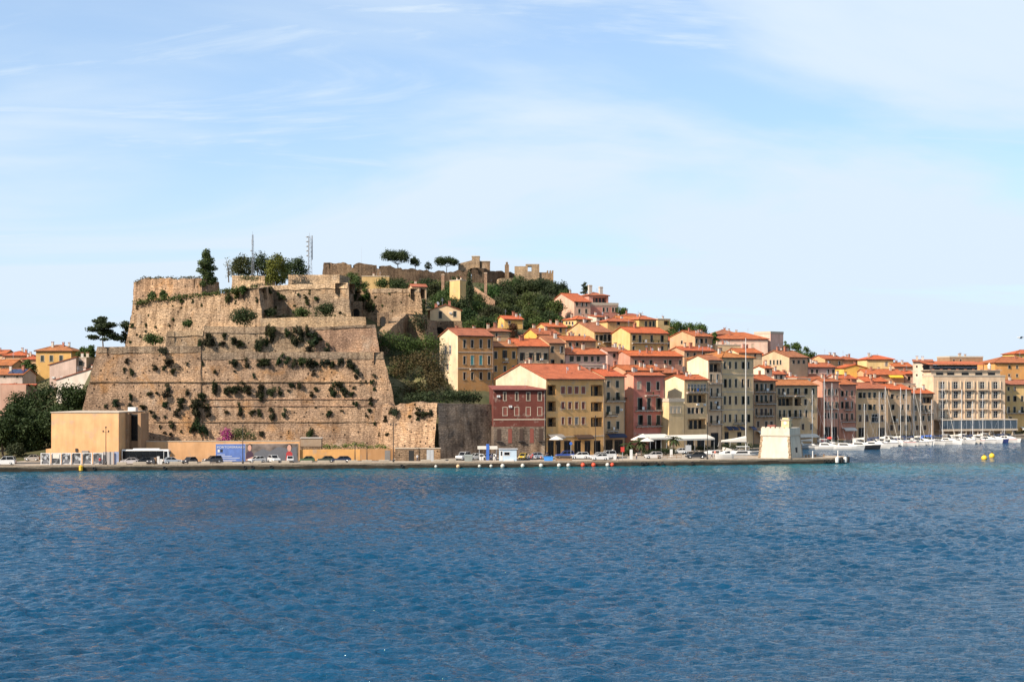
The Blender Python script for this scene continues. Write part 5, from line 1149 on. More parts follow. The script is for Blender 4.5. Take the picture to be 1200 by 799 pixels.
low5 = [(300,255,16),(45,195,24),(20,205,14),(120,190,22),(160,188,24),(200,198,20),(245,195,24),(285,200,22),(315,205,14),(360,200,20),(395,210,16),(440,195,18),(475,200,22),(500,215,18),(518,245,18),(522,272,12),(615,265,10),(220,315,18),(185,318,12),(170,345,8),(290,365,16),(315,337,12),(425,305,18),(445,320,16),(460,345,20),(400,350,18),(385,340,10),(495,360,16),(510,330,10),(600,300,12),(570,300,7),(615,335,9),(595,390,14),(597,415,12),(590,445,12),(575,478,9),(145,465,15),(385,455,14),(375,470,9),(445,450,8),(615,515,8),(675,490,12),(20,345,22),(25,375,16),(85,350,18),(125,355,14),(15,460,12),(85,475,16),(78,440,9),(28,568,13),(520,415,12),(505,410,8),(285,565,24),(640,575,8),(680,570,12),(545,302,7),(310,430,6),(170,560,5)]
wall_shrubs(r4(low4) + r5(low5), 'dark caper clump rooted in the huge lower bastion wall', 'caper clumps on the huge lower bastion')
wall_shrubs(r5([(725,460,22),(700,450,12),(845,460,24),(880,462,20),(910,458,12),(840,490,10),(800,478,8),(825,415,7)]), 'dark clump on the lower curtain wall', 'clumps on the lower curtain wall')
wall_shrubs(r5([(80,40,22),(60,30,14),(165,40,24),(200,75,26),(240,50,28),(270,35,20),(305,55,20),(300,85,28),(20,110,26),(85,80,14),(280,130,22),(370,130,16),(335,75,14)]) + r4([(665,90,24),(690,62,20),(640,100,16),(700,95,18),(765,55,14),(825,85,20),(845,100,16),(760,95,12),(745,100,10),(955,105,24),(990,95,14),(1005,40,22),(1025,45,14),(1010,85,12)]), 'dark hanging shrub on the middle terrace wall', 'shrubs on the middle terrace wall')
wall_shrubs(r2([(275,605,12),(355,600,9),(300,505,6),(370,545,7),(300,660,9),(265,700,9),(410,615,8),(355,640,7),(515,570,8),(680,490,9),(630,465,9),(565,460,12),(490,605,8),(880,470,8),(895,420,28),(840,440,22),(930,405,26),(1005,460,10),(1040,390,18),(1075,400,16),(1150,440,20),(320,670,8),(510,490,6),(615,560,6),(560,500,5)]), 'small clump on the streaked upper bastion', 'clumps on the streaked upper bastion', 1)
wall_shrubs(r3([(300,470,14),(355,450,16),(290,440,12),(315,410,9),(250,425,10),(150,440,14),(120,500,10),(225,490,7),(490,530,9),(740,490,9),(700,440,8),(130,420,9),(560,380,20),(600,400,26),(650,430,26),(580,430,22),(620,460,22),(660,480,24),(690,500,16),(780,420,8),(850,470,6),(900,430,7),(800,520,7)]), 'small clump on the recessed upper fort wall', 'clumps on the recessed upper walls', 1)
# grassy ledges and ivy: uncountable ground cover
def ledge_grass(name, label, pts, width, height, n, leaf, mat, col=(1, 1, 1), cat='grass'):
    P_ = [P(*q) for q in pts]; B = []; rg = np.random.default_rng(int(pts[0][0]))
    for a, c in zip(P_, P_[1:]):
        k = max(1, int((c - a).length / (width * .7)))
        for j in range(k):
            q = a.lerp(c, (j + .5) / k); s = .6 + .7 * rg.random(); B.append((q.x - P_[0].x + rg.normal() * .3, q.y - P_[0].y, q.z - P_[0].z + rg.normal() * .2, width * s, width * .8 * s, height * s))
    v, f = leaves(B, n, leaf, rg); o = link(name, np_mesh(name, v, f, [mat]), None, P_[0], color=col); tag(o, label, cat, kind='stuff'); return o
ledge_grass('ledge_grass', 'rough grass and bushes on the ledge of the streaked bastion', [(158, 353, 429), (190, 350, 427), (237, 345, 424), (270, 340, 421), (303, 336.5, 419)], 1.3, .8, 2600, .42, 'leaf', (1.25, 1.2, 1))
ledge_grass('ledge_grass', 'dry grass on top of the broad crumbling parapet', [(158, 330, 444), (168, 326, 443), (236, 325, 436)], .8, .45, 900, .35, 'leaf_dry')
ledge_grass('ivy', 'ivy trailing over the short parapet', [(283, 326, 447), (304, 326, 446)], 1.0, 1.0, 500, .35, 'leaf')
ledge_grass('ledge_grass', 'green grass strip at the foot of the huge bastion', [(356, 524, 352), (400, 522.5, 353), (455, 523.5, 354)], .9, .6, 1500, .28, 'leaf', (1.7, 1.9, 1.1))
ledge_grass('ledge_grass', 'grass along the foot of the upper fort wall', [(320, 371, 426), (404, 370, 424)], 1.0, .5, 700, .35, 'leaf_dry')
ledge_grass('scrub', 'dark green hedge scrub along the crest of the flank wall', [(480, 466, 362), (512, 464, 359), (540, 464, 362), (562, 466, 366)], 2.0, 1.3, 3800, .38, 'leaf_dark', (1, 1.1, 1))
ledge_grass('scrub', 'brown dead brush covering the gully bank', [(460, 440, 380), (478, 424, 384), (500, 420, 386), (512, 445, 380), (490, 455, 375), (470, 458, 374)], 4.2, 3.2, 5200, .45, 'leaf_dry', (.75, .62, .5))
ledge_grass('scrub', 'green scrub on the steep bank under the arched terrace', [(446, 398, 398), (460, 402, 400), (478, 404, 402), (495, 404, 404), (510, 402, 404)], 3.6, 2.6, 5200, .42, 'leaf', (1, 1.15, .8))
ledge_grass('scrub', 'dark ivy over the ruined wall beside the ramp', [(482, 374, 424), (490, 376, 423), (497, 378, 422)], 2.0, 2.6, 1500, .35, 'leaf_dark')
ledge_grass('dead_branches', 'pale dry branches hanging in the gully', [(485, 452, 372), (492, 448, 373), (498, 450, 373)], 1.3, 1.6, 160, .8, 'leaf_dry', (2.2, 2.2, 2.2))
# individual trees on the fort
tree('poplar_tree', 'tall slim dark green tree standing alone on the upper bastion', 242.5, 340, 293, 428, 25, 'poplar', 'leaf', 4200, (1, 1.05, 1), .5)
tree('bare_tree', 'sparse pale grey tree beside the tall slim tree', 268, 328, 301, 456, 16, 'poplar', 'leaf_dry', 260, (1.6, 1.7, 1.8), .35)
tree('pine_tree', 'round dark pine behind the thin mast on the fort', 283, 330, 300, 472, 32, 'broad', 'leaf_dark', 2800, (1.5, 1.3, 1), .5)
tree('pine_tree', 'dark domed pine right of the thin mast', 302, 330, 297, 480, 36, 'broad', 'leaf_dark', 3200, (1, 1.15, 1), .5)
tree('acacia_tree', 'olive-yellow rounded tree overhanging the recessed fort wall', 324, 340, 296, 445, 29, 'broad', 'leaf', 4200, (1.9, 1.5, .75), .5)
tree('pine_tree', 'dark green dome tree left of the lattice mast', 345, 330, 302, 470, 34, 'broad', 'leaf_dark', 2800, (1, 1.2, 1), .5)
tree('pine_tree', 'low dark dome tree next to the lattice mast', 334, 330, 306, 476, 24, 'broad', 'leaf_dark', 2200, (1, 1.15, 1), .5)
tree('umbrella_pine', 'wide umbrella pine with bare forked trunks on the castle crest', 466, 318, 292.5, 722, 45, 'pine', 'leaf_dark', 5600, (1, 1.1, .9), .6)
tree('umbrella_pine', 'small umbrella pine leaning beside the wide one', 486, 318, 301, 724, 18, 'pine', 'leaf_dark', 1300, (1, 1.1, .9), .6)
tree('umbrella_pine', 'flat oval umbrella pine near the castle barracks', 523.5, 318, 300, 724, 31, 'pine', 'leaf_dark', 3400, (1, 1.15, .9), .6)
tree('bush', 'low round bush on the castle wall between the umbrella pines', 502, 317, 307, 726, 10, 'broad', 'leaf_dark', 600, (1, 1, 1), .5, cat='bush')
tree('stone_pine', 'gnarled pine with flat layered branches left of the fort', 121, 409, 376, 452, 54, 'layered', 'leaf_dark', 8000, (.9, 1, .9), .5)
tree('pine_tree', 'dark pine pressed against the left end of the streaked bastion', 147, 408, 374, 458, 16, 'broad', 'leaf_dark', 1600, (1, 1.1, 1), .5)
# big shrubs on the fort terraces
for px, yb, yt, D, w, lab, m_ in ((286, 382, 363, 408, 38, 'big dark bush at the foot of the streaked bastion', 'leaf_dark'), (220, 383, 376, 396, 14, 'small green bush left of the big dark bush', 'leaf'), (180, 404, 392, 392, 26, 'green bush on the left platform of the huge bastion', 'leaf'),
    (380, 372, 356, 414, 26, 'round bush at the foot of the recessed wall', 'leaf_dark'), (353, 372, 361, 414, 22, 'wide low bush left of the round bush', 'leaf'), (316, 372, 362, 420, 16, 'dark bush in the shaded corner of the upper bastion', 'leaf_dark'),
    (420, 345, 325, 452, 24, 'green bush on top of the dark recess', 'leaf'), (449, 338, 328, 470, 22, 'bush in front of the yellow castle cottage', 'leaf'), (412, 330, 321, 520, 20, 'low bush beneath the crest castle wall', 'leaf'), (191, 352, 340, 430, 12, 'green bush on the grassy bastion ledge', 'leaf'), (178, 352, 341, 430, 12, 'round bush at the left end of the bastion ledge', 'leaf')):
    tree('bush', lab, px, yb, yt, D, w, 'broad', m_, None, (1, 1.1, .9), .42, cat='bush', trunk=False)
tree('bougainvillea', 'magenta bougainvillea behind the ochre quay wall', 265, 519, 500, 349, 24, 'broad', 'leaf_magenta', 1800, (1, 1, 1), .3, cat='bush', zb=1.2)
tree('bush', 'green bush next to the magenta bougainvillea', 284, 519, 499, 350, 34, 'broad', 'leaf', 2400, (1, 1, 1), .32, cat='bush', zb=1.2)
# wooded slope below the castle
W = [(548, 356, 318, 600, 18, 'cypress', 'tall dark cypress behind the pale yellow tower house')]
tree('cypress', W[0][6], 550, 358, 316, 575, 13, 'cypress', 'leaf_dark', 2200, (.9, 1, .9), .5)
slope = [(575,352,336,640,24),(590,350,331,650,26),(606,346,325,665,26),(620,348,328,660,32),(636,345,326,665,34),(652,350,330,655,30),(662,354,338,640,18),(600,362,345,620,26),(618,364,343,615,28),(636,366,346,610,26),(650,370,352,600,20),(582,366,350,600,22),(562,372,355,570,22),(575,378,360,560,26),(592,374,356,575,22),(548,380,362,520,20),(556,392,374,490,24),(570,392,372,520,26),(583,386,370,530,20),(604,376,360,580,22),(622,382,362,560,26),(640,384,364,560,24),(630,392,374,530,24),(616,390,376,545,20),(652,384,368,560,18),(646,394,380,520,16),(548,396,382,470,16),(505,346,332,600,18),(515,356,343,560,22),(490,350,338,580,14),(530,360,348,540,18),(495,362,350,520,16),(508,372,361,480,12),(470,338,328,640,20),(486,342,332,620,18),(502,338,326,650,22),(516,340,329,640,20),(534,336,325,660,20),(460,334,326,660,18),(546,348,334,600,18),(524,350,338,580,18),(540,362,350,530,20),(560,360,346,590,20)]
for i, (px, yb, yt, D, w) in enumerate(slope):
    pine = i in (3, 4, 5)
    tree('hillside_tree', 'dark green tree in the wood below the castle' if not pine else 'broad flat-topped pine below the ruined keep', px, yb, yt, D, w * 1.3, 'pine' if pine else 'broad', 'leaf_dark' if i % 2 or pine else 'leaf', None, (random.uniform(.75, 1.15), random.uniform(.85, 1.2), .85), .6, 'pines below the ruined keep' if pine else 'trees in the wood below the castle', zb=terr_pd(px, D) - .6)
tree('maple_tree', 'dark purple-leaved tree between hillside houses', 601, 402, 378, 462, 16, 'broad', 'leaf_dark', 1500, (2.2, .7, .8), .42)
tree('conifer', 'pointed dark conifer behind the pink villa chimneys', 685.5, 346, 331, 640, 12, 'poplar', 'leaf_dark', 900, (1, 1.1, .9), .5)
for px, yb, yt, D, w, lab in ((729, 374, 362, 610, 14, 'scrubby tree at the right end of the pink villa'), (792, 392, 379, 560, 26, 'low tree at the left of the ridge hedge'), (808, 392, 380, 565, 26, 'dense tree in the middle of the ridge hedge'), (822, 394, 381, 560, 20, 'dense tree at the right end of the ridge hedge'), (837, 396, 388, 556, 10, 'small bush beside the ridge hedge'),
    (921, 414, 400, 590, 14, 'green tree right beside the pale pink villa'), (932, 418, 404, 580, 20, 'green tree in the middle of the villa garden'), (948, 420, 407, 575, 20, 'green tree at the right of the villa garden'), (958, 430, 423, 540, 10, 'small bush beside the yellow gabled house'), (1019, 424, 411, 600, 22, 'bare thin tree behind the skyline house'),
    (33, 432, 422, 470, 18, 'dark shrub between the left roofs'), (98, 420, 410, 470, 18, 'green tree behind the pale mauve house'), (106, 416, 408, 465, 14, 'green tree between the mauve house and the fort'), (667, 392, 384, 520, 12, 'shrub by the ochre house at the wood edge')):
    bare = 'bare' in lab
    tree('bare_tree' if bare else 'garden_tree', lab, px, yb, yt - 4, D, w * 1.15, 'broad', 'leaf_dry' if bare else 'leaf', 160 if bare else None, (1, 1.2, .9) if not bare else (1.3, 1.4, 1.6), .5, zb=min(P(px, yb, D).z, terr_pd(px, D) - .4))
# low macchia covering the open slopes: ground cover nobody could count
def macchia(name, label, px0, px1, d0, d1, n, seed):
    rg = np.random.default_rng(seed); B = []
    for _ in range(n):
        px = rg.uniform(px0, px1); D = rg.uniform(d0, d1); s = .6 + 1.3 * rg.random() ** 2; B.append((ray(px) * D, D, terr_pd(px, D) + s * .15, s, s, s * .7))
    v, f = leaves(B, n * 26, .42, rg); o = link(name, np_mesh(name, v, f, ['leaf']), None, color=(.85, .9, .75)); tag(o, label, 'scrub', kind='stuff')
macchia('macchia', 'low green macchia on the slopes between fort and castle', 440, 670, 445, 705, 900, 5)
macchia('macchia', 'low scrub on the gully banks beside the huge bastion', 452, 530, 368, 432, 260, 6)
# dark trees at the left edge
for px, yt, D, w, lab in ((12, 470, 372, 46, 'broad dark tree at the edge of the left car park'), (48, 448, 378, 62, 'largest dark tree in front of the red roof'), (84, 446, 384, 56, 'dark tree touching the ochre terminal block'), (30, 492, 362, 44, 'lower tree in front of the largest dark tree'), (-25, 468, 372, 50, 'dark tree by the left road'), (66, 470, 366, 54, 'dark tree behind the left end of the poster row'), (98, 456, 392, 44, 'dark tree pressed between the fort corner and the terminal block'), (4, 486, 360, 46, 'low dark tree by the camper van'), (28, 462, 388, 50, 'dark tree under the white balconies')):
    tree('holm_oak', lab, px, 530, yt, D, w, 'broad', 'leaf', 7000, (.5, .62, .5), .55, zb=1.2)
tree('bush', 'small dark bush beside the poster panels', 20, 538, 520, 352, 26, 'broad', 'leaf_dark', 1200, (1, 1, 1), .4, cat='bush', zb=1.2)
# palms and hedges on the promenade
def palm(px, D, h, lab):
    p = PG(px, D); root = empty('palm_tree', p, random.random() * 6, lab, 'palm tree', 'palms in front of the restaurants'); mb = MB()
    prev = Vector((0, 0, -.1))
    for j in range(8): q = Vector((.05 * j, 0, h * (j + 1) / 8)); mb.tube(prev, q, .24 - .012 * j, .21 - .012 * j, 'bark', 7, False); prev = q
    mb.build('trunk', root); m2 = MB()
    for k in range(22):
        a = k * 2.4; up = .9 - (k % 5) * .38; d = Vector((math.cos(a), math.sin(a), 0)); pp = prev.copy(); v = (d + Vector((0, 0, up))).normalized(); sd_ = Vector((-d.y, d.x, 0))
        for j in range(6):
            q = pp + v * .45; w = .30 * math.sin(math.pi * (j + 1) / 7.2); m2.poly([pp - sd_ * w - Vector((0, 0, w * .5)), pp, q, q - sd_ * w - Vector((0, 0, w * .5))], 'leaf_dark'); m2.poly([pp, pp + sd_ * w - Vector((0, 0, w * .5)), q + sd_ * w - Vector((0, 0, w * .5)), q], 'leaf_dark')
            pp = q; v = (v - Vector((0, 0, .22))).normalized()
    m2.build('crown', root, color=(1.1, 1.2, 1))
palm(737, 368, 2.8, 'short thick palm by the brown house'); palm(752, 366, 3.6, 'palm with a dark crown before the pink-red house'); palm(789, 372, 4.2, 'thin palm beside the long white awning')
for a, c, D, lab in ((730, 743, 366, 'clipped dark hedge by the short palm'), (756, 772, 365, 'hedge before the pink-red house'), (774, 790, 368, 'leafy hedge between the palms'), (812, 838, 386, 'planted hedge under the long white awning'), (848, 880, 400, 'green hedge along the yacht berth')):
    p0 = PG(a, D, GZ + .9); p1 = PG(c, D + 2, GZ + .9); B = [(t * (p1.x - p0.x), t * 2, random.uniform(-.1, .2), .9, .7, .95) for t in np.linspace(0, 1, 8)]
    v, f = leaves(B, 900, .3, np.random.default_rng(a)); o = link('hedge', np_mesh('hedge', v, f, ['leaf_dark']), None, p0, color=(1, 1.1, .9)); tag(o, lab, 'hedge')
# ------------------------------------------------------------------ buildings and walls on the quay
def qd(px, off=0): return float(np.interp(px, [q[0] for q in QF], [q[1] for q in QF])) + off
def terminal():
    D = 333; a = P(60, 483.5, D); th = math.radians(-5); c, s = math.cos(th), math.sin(th)
    u = lambda px: (ray(px) * D - a.x) / (c - ray(px) * s); H = a.z - GZ; zz_ = lambda py: CH - (py - HY) / F * D - GZ
    r = empty('terminal_block', (a.x, D, GZ - .02), th, 'large blank ochre terminal block with a dark window slot in its side', 'building')
    mb = MB(); W = u(139); mb.box(0, W, 0, 17, 0, H, 'plaster'); mb.box(u(53), -.003, .3, 6, 0, zz_(526), 'plaster'); mb.build('wall', r, color=(.68, .385, .185))
    mb = MB(); mb.box(-.15, W + .15, -.15, 17.15, H + .004, H + .22, 'trim'); mb.build('coping', r)
    mb = MB(); x0, x1 = W + .003, u(157)
    mb.box(x0, u(143), 4.5, 10, 0, H - .1, 'plaster'); mb.box(u(153.5), x1, 4.5, 10, 0, H - .1, 'plaster'); mb.box(u(143) + .002, u(153.5) - .002, 6.1, 10, 0, H - .3, 'plaster'); mb.build('wing', r, color=(.34, .20, .11))  # wing ochre darkened: the shade of the block's side is in the colour
    mb = MB()
    for j in range(5):
        x = u(143) + .06 + j * (u(153.5) - u(143) - .1) / 5; m2 = MB(); m2.box(x, x + .36, 5.95, 6.05, zz_(517), H - .6, 'glass'); m2.build('pane', r)
    mb.box(u(143) + .002, u(153.5) - .002, 5.2, 5.4, H - .6, H - .35, 'iron'); mb.build('lintel', r)
    mb = MB(); mb.box(W - 1.1, W + .8, 9, 10.5, H + .22, H + 1.2, 'white_paint'); mb.build('roof_unit', r)
    mb = MB(); mb.box(u(88.5), u(91), -.25, -.01, zz_(529), zz_(525), 'iron'); mb.build('wall_box', r)
    mb = MB(); mb.box(u(96), u(104), -.3, -.01, zz_(530.5), zz_(527.5), 'shutter_grey'); mb.build('sign_board', r)
    # ochre screen wall that carries the posters
    a2 = P(140, 517.5, 339); mb = MB(); e = P(351, 516.5, 343); d = Vector((e.x - a2.x, e.y - a2.y, 0)); Ln = d.length
    mb.box(0, Ln, 0, .5, 0, a2.z - GZ, 'plaster'); w = mb.build('screen_wall', None, (a2.x, a2.y, GZ - .02), math.atan2(d.y, d.x), (.64, .36, .175)); tag(w, 'long ochre wall with the blue and the photo billboard', 'wall')
    mb = MB(); mb.box(-.05, Ln + .05, -.08, .58, a2.z - GZ + .003, a2.z - GZ + .16, 'trim'); mb.build('coping', w)
    a3 = P(351.5, 526.5, 343.5); e = P(422, 526, 345); d = Vector((e.x - a3.x, e.y - a3.y, 0)); mb = MB(); mb.box(0, d.length, 0, .5, 0, a3.z - GZ, 'plaster'); w2 = mb.build('low_wall', None, (a3.x, a3.y, GZ - .02), math.atan2(d.y, d.x), (.64, .34, .12)); tag(w2, 'lower orange-ochre wall below the grass strip', 'wall')
    a3 = P(422.3, 526, 345); e = P(462, 526, 346.5); d = Vector((e.x - a3.x, e.y - a3.y, 0)); mb = MB(); mb.box(0, d.length, 0, .5, 0, a3.z - GZ, 'plaster')
    w4 = mb.build('low_wall', None, (a3.x, a3.y, GZ - .02), math.atan2(d.y, d.x), (.50, .27, .12)); tag(w4, 'end piece of the orange wall with a pale door', 'wall'); m2 = MB(); m2.box(d.length * .72, d.length * .88, -.05, -.004, 0, 2.4, 'shutter_grey'); m2.build('door', w4)
    mb = MB(); mb.box(0, 5.0, 0, 2.2, 0, 2.0, 'plaster'); mb.box(-.2, 5.2, -.2, 2.4, 2.003, 2.15, 'concrete_plain'); q = P(352.5, 526, 347); o = mb.build('shed', None, (q.x, q.y, GZ + 3.3), 0, (.30, .22, .15)); tag(o, 'small grey-brown shed at the start of the grass strip', 'shed')
    mb = MB(); mb.box(0, 5.0, .1, 2.1, 0, 3.3, 'stone_old'); mb.build('base', o).location = (0, 0, -3.3)
    # small stone gatehouse wall with blue gates
    q = P(463, 525.5, 343); e = P(516, 525.5, 343); mb = MB(); Wd = e.x - q.x; mb.box(0, Wd, 0, 1.2, 0, q.z - GZ, 'stone_old'); g = mb.build('gate_wall', None, (q.x, q.y, GZ - .02), 0); tag(g, 'low stone gate wall with a dark door and a blue double gate', 'wall')
    s_ = 343 / F
    mb = MB(); mb.box(16 * s_, 22 * s_, -.04, -.004, 0, 2.5, 'dark'); mb.build('door', g)
    for k in (37, 41.2): mb = MB(); mb.box(k * s_, (k + 4) * s_, -.05, -.004, 0, 2.7, 'grey_paint'); mb.build('gate_leaf', g, color=(.3, .36, .48))
    mb = MB(); mb.box(-.1, Wd + .1, -.1, 1.3, q.z - GZ + .003, q.z - GZ + .18, 'trim'); mb.build('coping', g)
    return w, Ln, a2
SW, SWL, SWA = terminal()
def text_mesh(txt, size, mat):
    cu = bpy.data.curves.new('lettering', 'FONT'); cu.body = txt; cu.size = size; cu.extrude = .012
    ob = bpy.data.objects.new('lettering', cu); COL.objects.link(ob); dg = bpy.context.evaluated_depsgraph_get()
    me = bpy.data.meshes.new_from_object(ob.evaluated_get(dg)); bpy.data.objects.remove(ob); me.materials.clear(); me.materials.append(MATS[mat]); return me
def billboards():
    simple('print_blue', (.10, .17, .42), .5, var=.2, scale=1); simple('print_brown', (.16, .125, .105), .5, var=.8, scale=.55); simple('print_red', (.40, .04, .04), .5); simple('print_navy', (.06, .03, .05), .5); simple('print_skin', (.55, .30, .22), .5)
    s_ = 341 / F
    def X(px): return (ray(px) * 341.2 - SWA.x)
    def Z(py): return CH - (py - HY) / F * 341 - (GZ - .02)
    def board(x0, x1, mat, label):
        mb = MB(); mb.box(X(x0), X(x1), -.12, -.03, Z(541.5), Z(520.3), mat); mb.box(X(x0) - .06, X(x1) + .06, -.10, -.02, Z(541.8), Z(520.0), 'trim')
        o = mb.build('billboard', None, SW.location, SW.rotation_euler[2]); return tag(o, label, 'billboard')
    a = board(253.5, 287.5, 'print_blue', 'blue billboard with white town lettering on the ochre wall')
    me = text_mesh('PORTOFERRAIO', .66, 'white_paint'); xs_ = [v.co.x for v in me.vertices]; wd = max(xs_) - min(xs_)
    o = link('lettering', me, a, (X(254.6), -.135, Z(525.0))); o.rotation_euler = (math.pi / 2, 0, 0); o.scale = (31.5 * s_ / wd, 1.05, 1)
    mb = MB(); mb.box(X(255.6), X(258), -.135, -.121, Z(529.8), Z(526.5), 'white_paint'); mb.box(X(258.6), X(261.5), -.135, -.121, Z(529.8), Z(526.5), 'iron'); mb.build('emblem', a)
    mb = MB()
    for j, (w, y) in enumerate(((9, 532.6), (17, 534.6), (26, 536.6), (22, 539.0))): mb.box(X(255), X(255 + w), -.132, -.121, Z(y + .28), Z(y - .28), 'white_paint')
    mb.build('text_lines', a)
    b_ = board(288, 348.5, 'print_brown', 'brown photo billboard showing two printed figures before a harbour view')
    def fig(px, top, body, hd, w, wide):
        mb = MB(); n = 14
        def disc(cx, cz, rx, rz, mat, y): mb.poly([(X(cx) + rx * math.cos(q), y, Z(cz) + rz * math.sin(q)) for q in np.linspace(0, 2 * math.pi, n + 1)[:-1]], mat)
        disc(px + .3, top + 3.2, w * 1.28, hd * 1.15, 'hair', -.126); disc(px, top + 4, w, hd, 'print_skin', -.130)
        mb.poly([(X(px - wide), -.128, Z(541.2)), (X(px + wide), -.128, Z(541.2)), (X(px + wide * .85), -.128, Z(top + 10)), (X(px + 1.6), -.128, Z(top + 7.8)), (X(px - 1.6), -.128, Z(top + 7.8)), (X(px - wide * .85), -.128, Z(top + 10))], body)
        mb.poly([(X(px - wide * .9), -.133, Z(top + 17.5)), (X(px + wide * .8), -.133, Z(top + 14.5)), (X(px + wide * .9), -.133, Z(top + 16)), (X(px - wide * .8), -.133, Z(top + 19.4))], 'print_skin')
        mb.build('printed_figure', b_)
    fig(292.5, 520.8, 'print_navy', .75, .45, 4.6); fig(338.6, 521.2, 'print_red', .8, .5, 4.2)
    mb = MB(); mb.poly([(X(x), -.124, Z(y)) for x, y in ((298, 541), (298, 531), (308, 526), (316, 529), (326, 523.5), (336, 526), (347, 524), (348, 541))], 'print_grey'); mb.build('printed_hills', b_)
billboards()
# poster panels
def panels():
    xs_ = [47.5, 60, 72, 84, 96.5, 109]
    descr = ['first poster panel: dark print with a pale vertical blur beside the bush', 'second poster panel: pale print of a low landscape', 'third poster panel: dark portrait print', 'fourth poster panel: pale grey portrait print', 'fifth poster panel: dark portrait with a white face', 'sixth poster panel: mottled print beside the grey boards']
    for j, x in enumerate(xs_):
        D = qd(x, 3.2); w = 11.3 / F * D; p = PG(x, D, GZ); h = 14 / F * D
        r = empty('poster_panel', (p.x, p.y, GZ), -.02, descr[j], 'poster panel', 'photo panels along the quay')
        mb = MB(); mb.box(0, w, 0, .12, .12, h, 'white_paint')
        for q in (.1, w - .18): mb.box(q, q + .08, .0, .12, -.02, .12, 'steel')
        mb.build('frame', r); mb = MB(); mb.box(w * .09, w * .91, -.015, -.003, .24, h - .12, 'portrait'); mb.build('print', r)
        mb = MB()                                     # a generic printed head and shoulders or a horizon
        dark = j in (0, 2, 4)
        mt = 'grey_paint' if dark else 'print_grey'
        if j == 1: mb.box(w * .16, w * .84, -.022, -.016, h * .55, h - .16, 'canvas'); mb.box(w * .3, w * .7, -.022, -.016, h * .34, h * .42, 'print_grey')
        else:
            mb.poly([(w * .5 + .30 * math.cos(q), -.022, h * .60 + .42 * math.sin(q)) for q in np.linspace(0, 6.283, 13)[:-1]], mt if j != 3 else 'grey_paint')
            mb.poly([(w * .22, -.021, .34), (w * .78, -.021, .34), (w * .66, -.021, h * .42), (w * .34, -.021, h * .42)], 'print_grey')
        mb.build('print_motif', r)
    for k, (x0, x1, col, lab) in enumerate(((120.5, 133, (.36, .33, .31), 'plain grey-brown board at the end of the poster row'), (133.5, 139, (.30, .34, .46), 'narrow blue-grey board at the end of the poster row'))):
        D = qd(x0, 3.4); p = PG(x0, D); w = (x1 - x0) / F * D; mb = MB(); mb.box(0, w, 0, .1, 0, 2.9, 'paint')
        for q in np.linspace(.0, w - .08, 4): mb.box(q, q + .08, -.05, -.003, 0, 2.95, 'paint')
        o = mb.build('display_board', None, (p.x, p.y, GZ), -.02, col); tag(o, lab, 'board')
panels()
# ------------------------------------------------------------------ lamps and masts
def lamp(px, D, ytop, arms, lab):
    p = PG(px, D); h = P(px, ytop, D).z - GZ; r = empty('street_lamp', p, 0, lab, 'street lamp', 'street lamps on the quay'); mb = MB()
    mb.lathe([(.22, 0), (.22, .5), (.13, .7), (.10, 2.2), (.075, h - .9), (.06, h)], 'iron', 8); mb.build('post', r)
    for a in arms:
        m2 = MB(); x = .62 * a; m2.tube((0, 0, h - .95), (x, 0, h - .62), .035, .035, 'iron', 5); m2.lathe([(.05, -.5), (.17, -.18), (.2, -.12), (.09, 0), (.02, .1)], 'iron', 8, (x, 0, h - .45 if a else h + .45)); m2.build('lantern', r)
lamp(124, qd(124, 2.6), 502, (-1, 1, 0), 'three-headed black street lamp before the ochre terminal block')
lamp(284.5, qd(284, 2.6), 500, (0,), 'single black street lamp in front of the blue billboard')
lamp(416, qd(416, 3), 522, (0,), 'short black lamp beside the low orange wall'); lamp(430, qd(430, 3), 524, (0,), 'shortest black lamp on the quay'); lamp(461, qd(461, 4), 494, (-1, 1), 'tall two-armed lamp by the stone gate wall')
lamp(829, qd(829, 3.2), 497, (0,), 'slim lamp beside the dark car on the pier'); lamp(698, 366, 489, (0,), 'slim lamp before the yellow-ochre palazzo')
def mast(px, ybase, ytop, D, wd, lab, lattice):
    p = P(px, ybase, D); h = P(px, ytop, D).z - p.z; r = empty('radio_mast', p, .4, lab, 'radio mast'); mb = MB(); q = wd / 2
    for sx, sy in ((-q, -q), (q, -q), (0, q)): mb.tube((sx, sy, -1), (sx * .5, sy * .5, h * .93), .07, .05, 'galvanised', 5)
    n = int(h / (wd * .9)); pts = [(-q, -q), (q, -q), (0, q)]
    for j in range(n):
        z0, z1 = h * .93 * j / n, h * .93 * (j + 1) / n; k0, k1 = 1 - .5 * j / n, 1 - .5 * (j + 1) / n
        for i in range(3): a, c = pts[i], pts[(i + 1) % 3]; mb.tube((a[0] * k0, a[1] * k0, z0), (c[0] * k1, c[1] * k1, z1), .03, .03, 'galvanised', 4, False); mb.tube((a[0] * k0, a[1] * k0, z0), (c[0] * k0, c[1] * k0, z0), .03, .03, 'galvanised', 4, False)
    mb.tube((0, 0, h * .9), (0, 0, h), .05, .03, 'galvanised', 5); mb.build('tower', r)
    for j in range(lattice):
        z = h * (.45 + .5 * j / max(1, lattice)); a = j * 2.1; x, y = math.cos(a) * wd * .62, math.sin(a) * wd * .62; m2 = MB()
        if j % 3 == 1: m2.lathe([(.05, -.3), (.45, -.1), (.45, .1), (.05, .25)], 'grey_paint', 10, (x, y, z))
        else: m2.box(x - .16, x + .16, y - .1, y + .1, z - .9, z + .9, 'grey_paint'); m2.tube((0, 0, z), (x, y, z), .03, .03, 'galvanised', 4)
        m2.build('antenna', r)
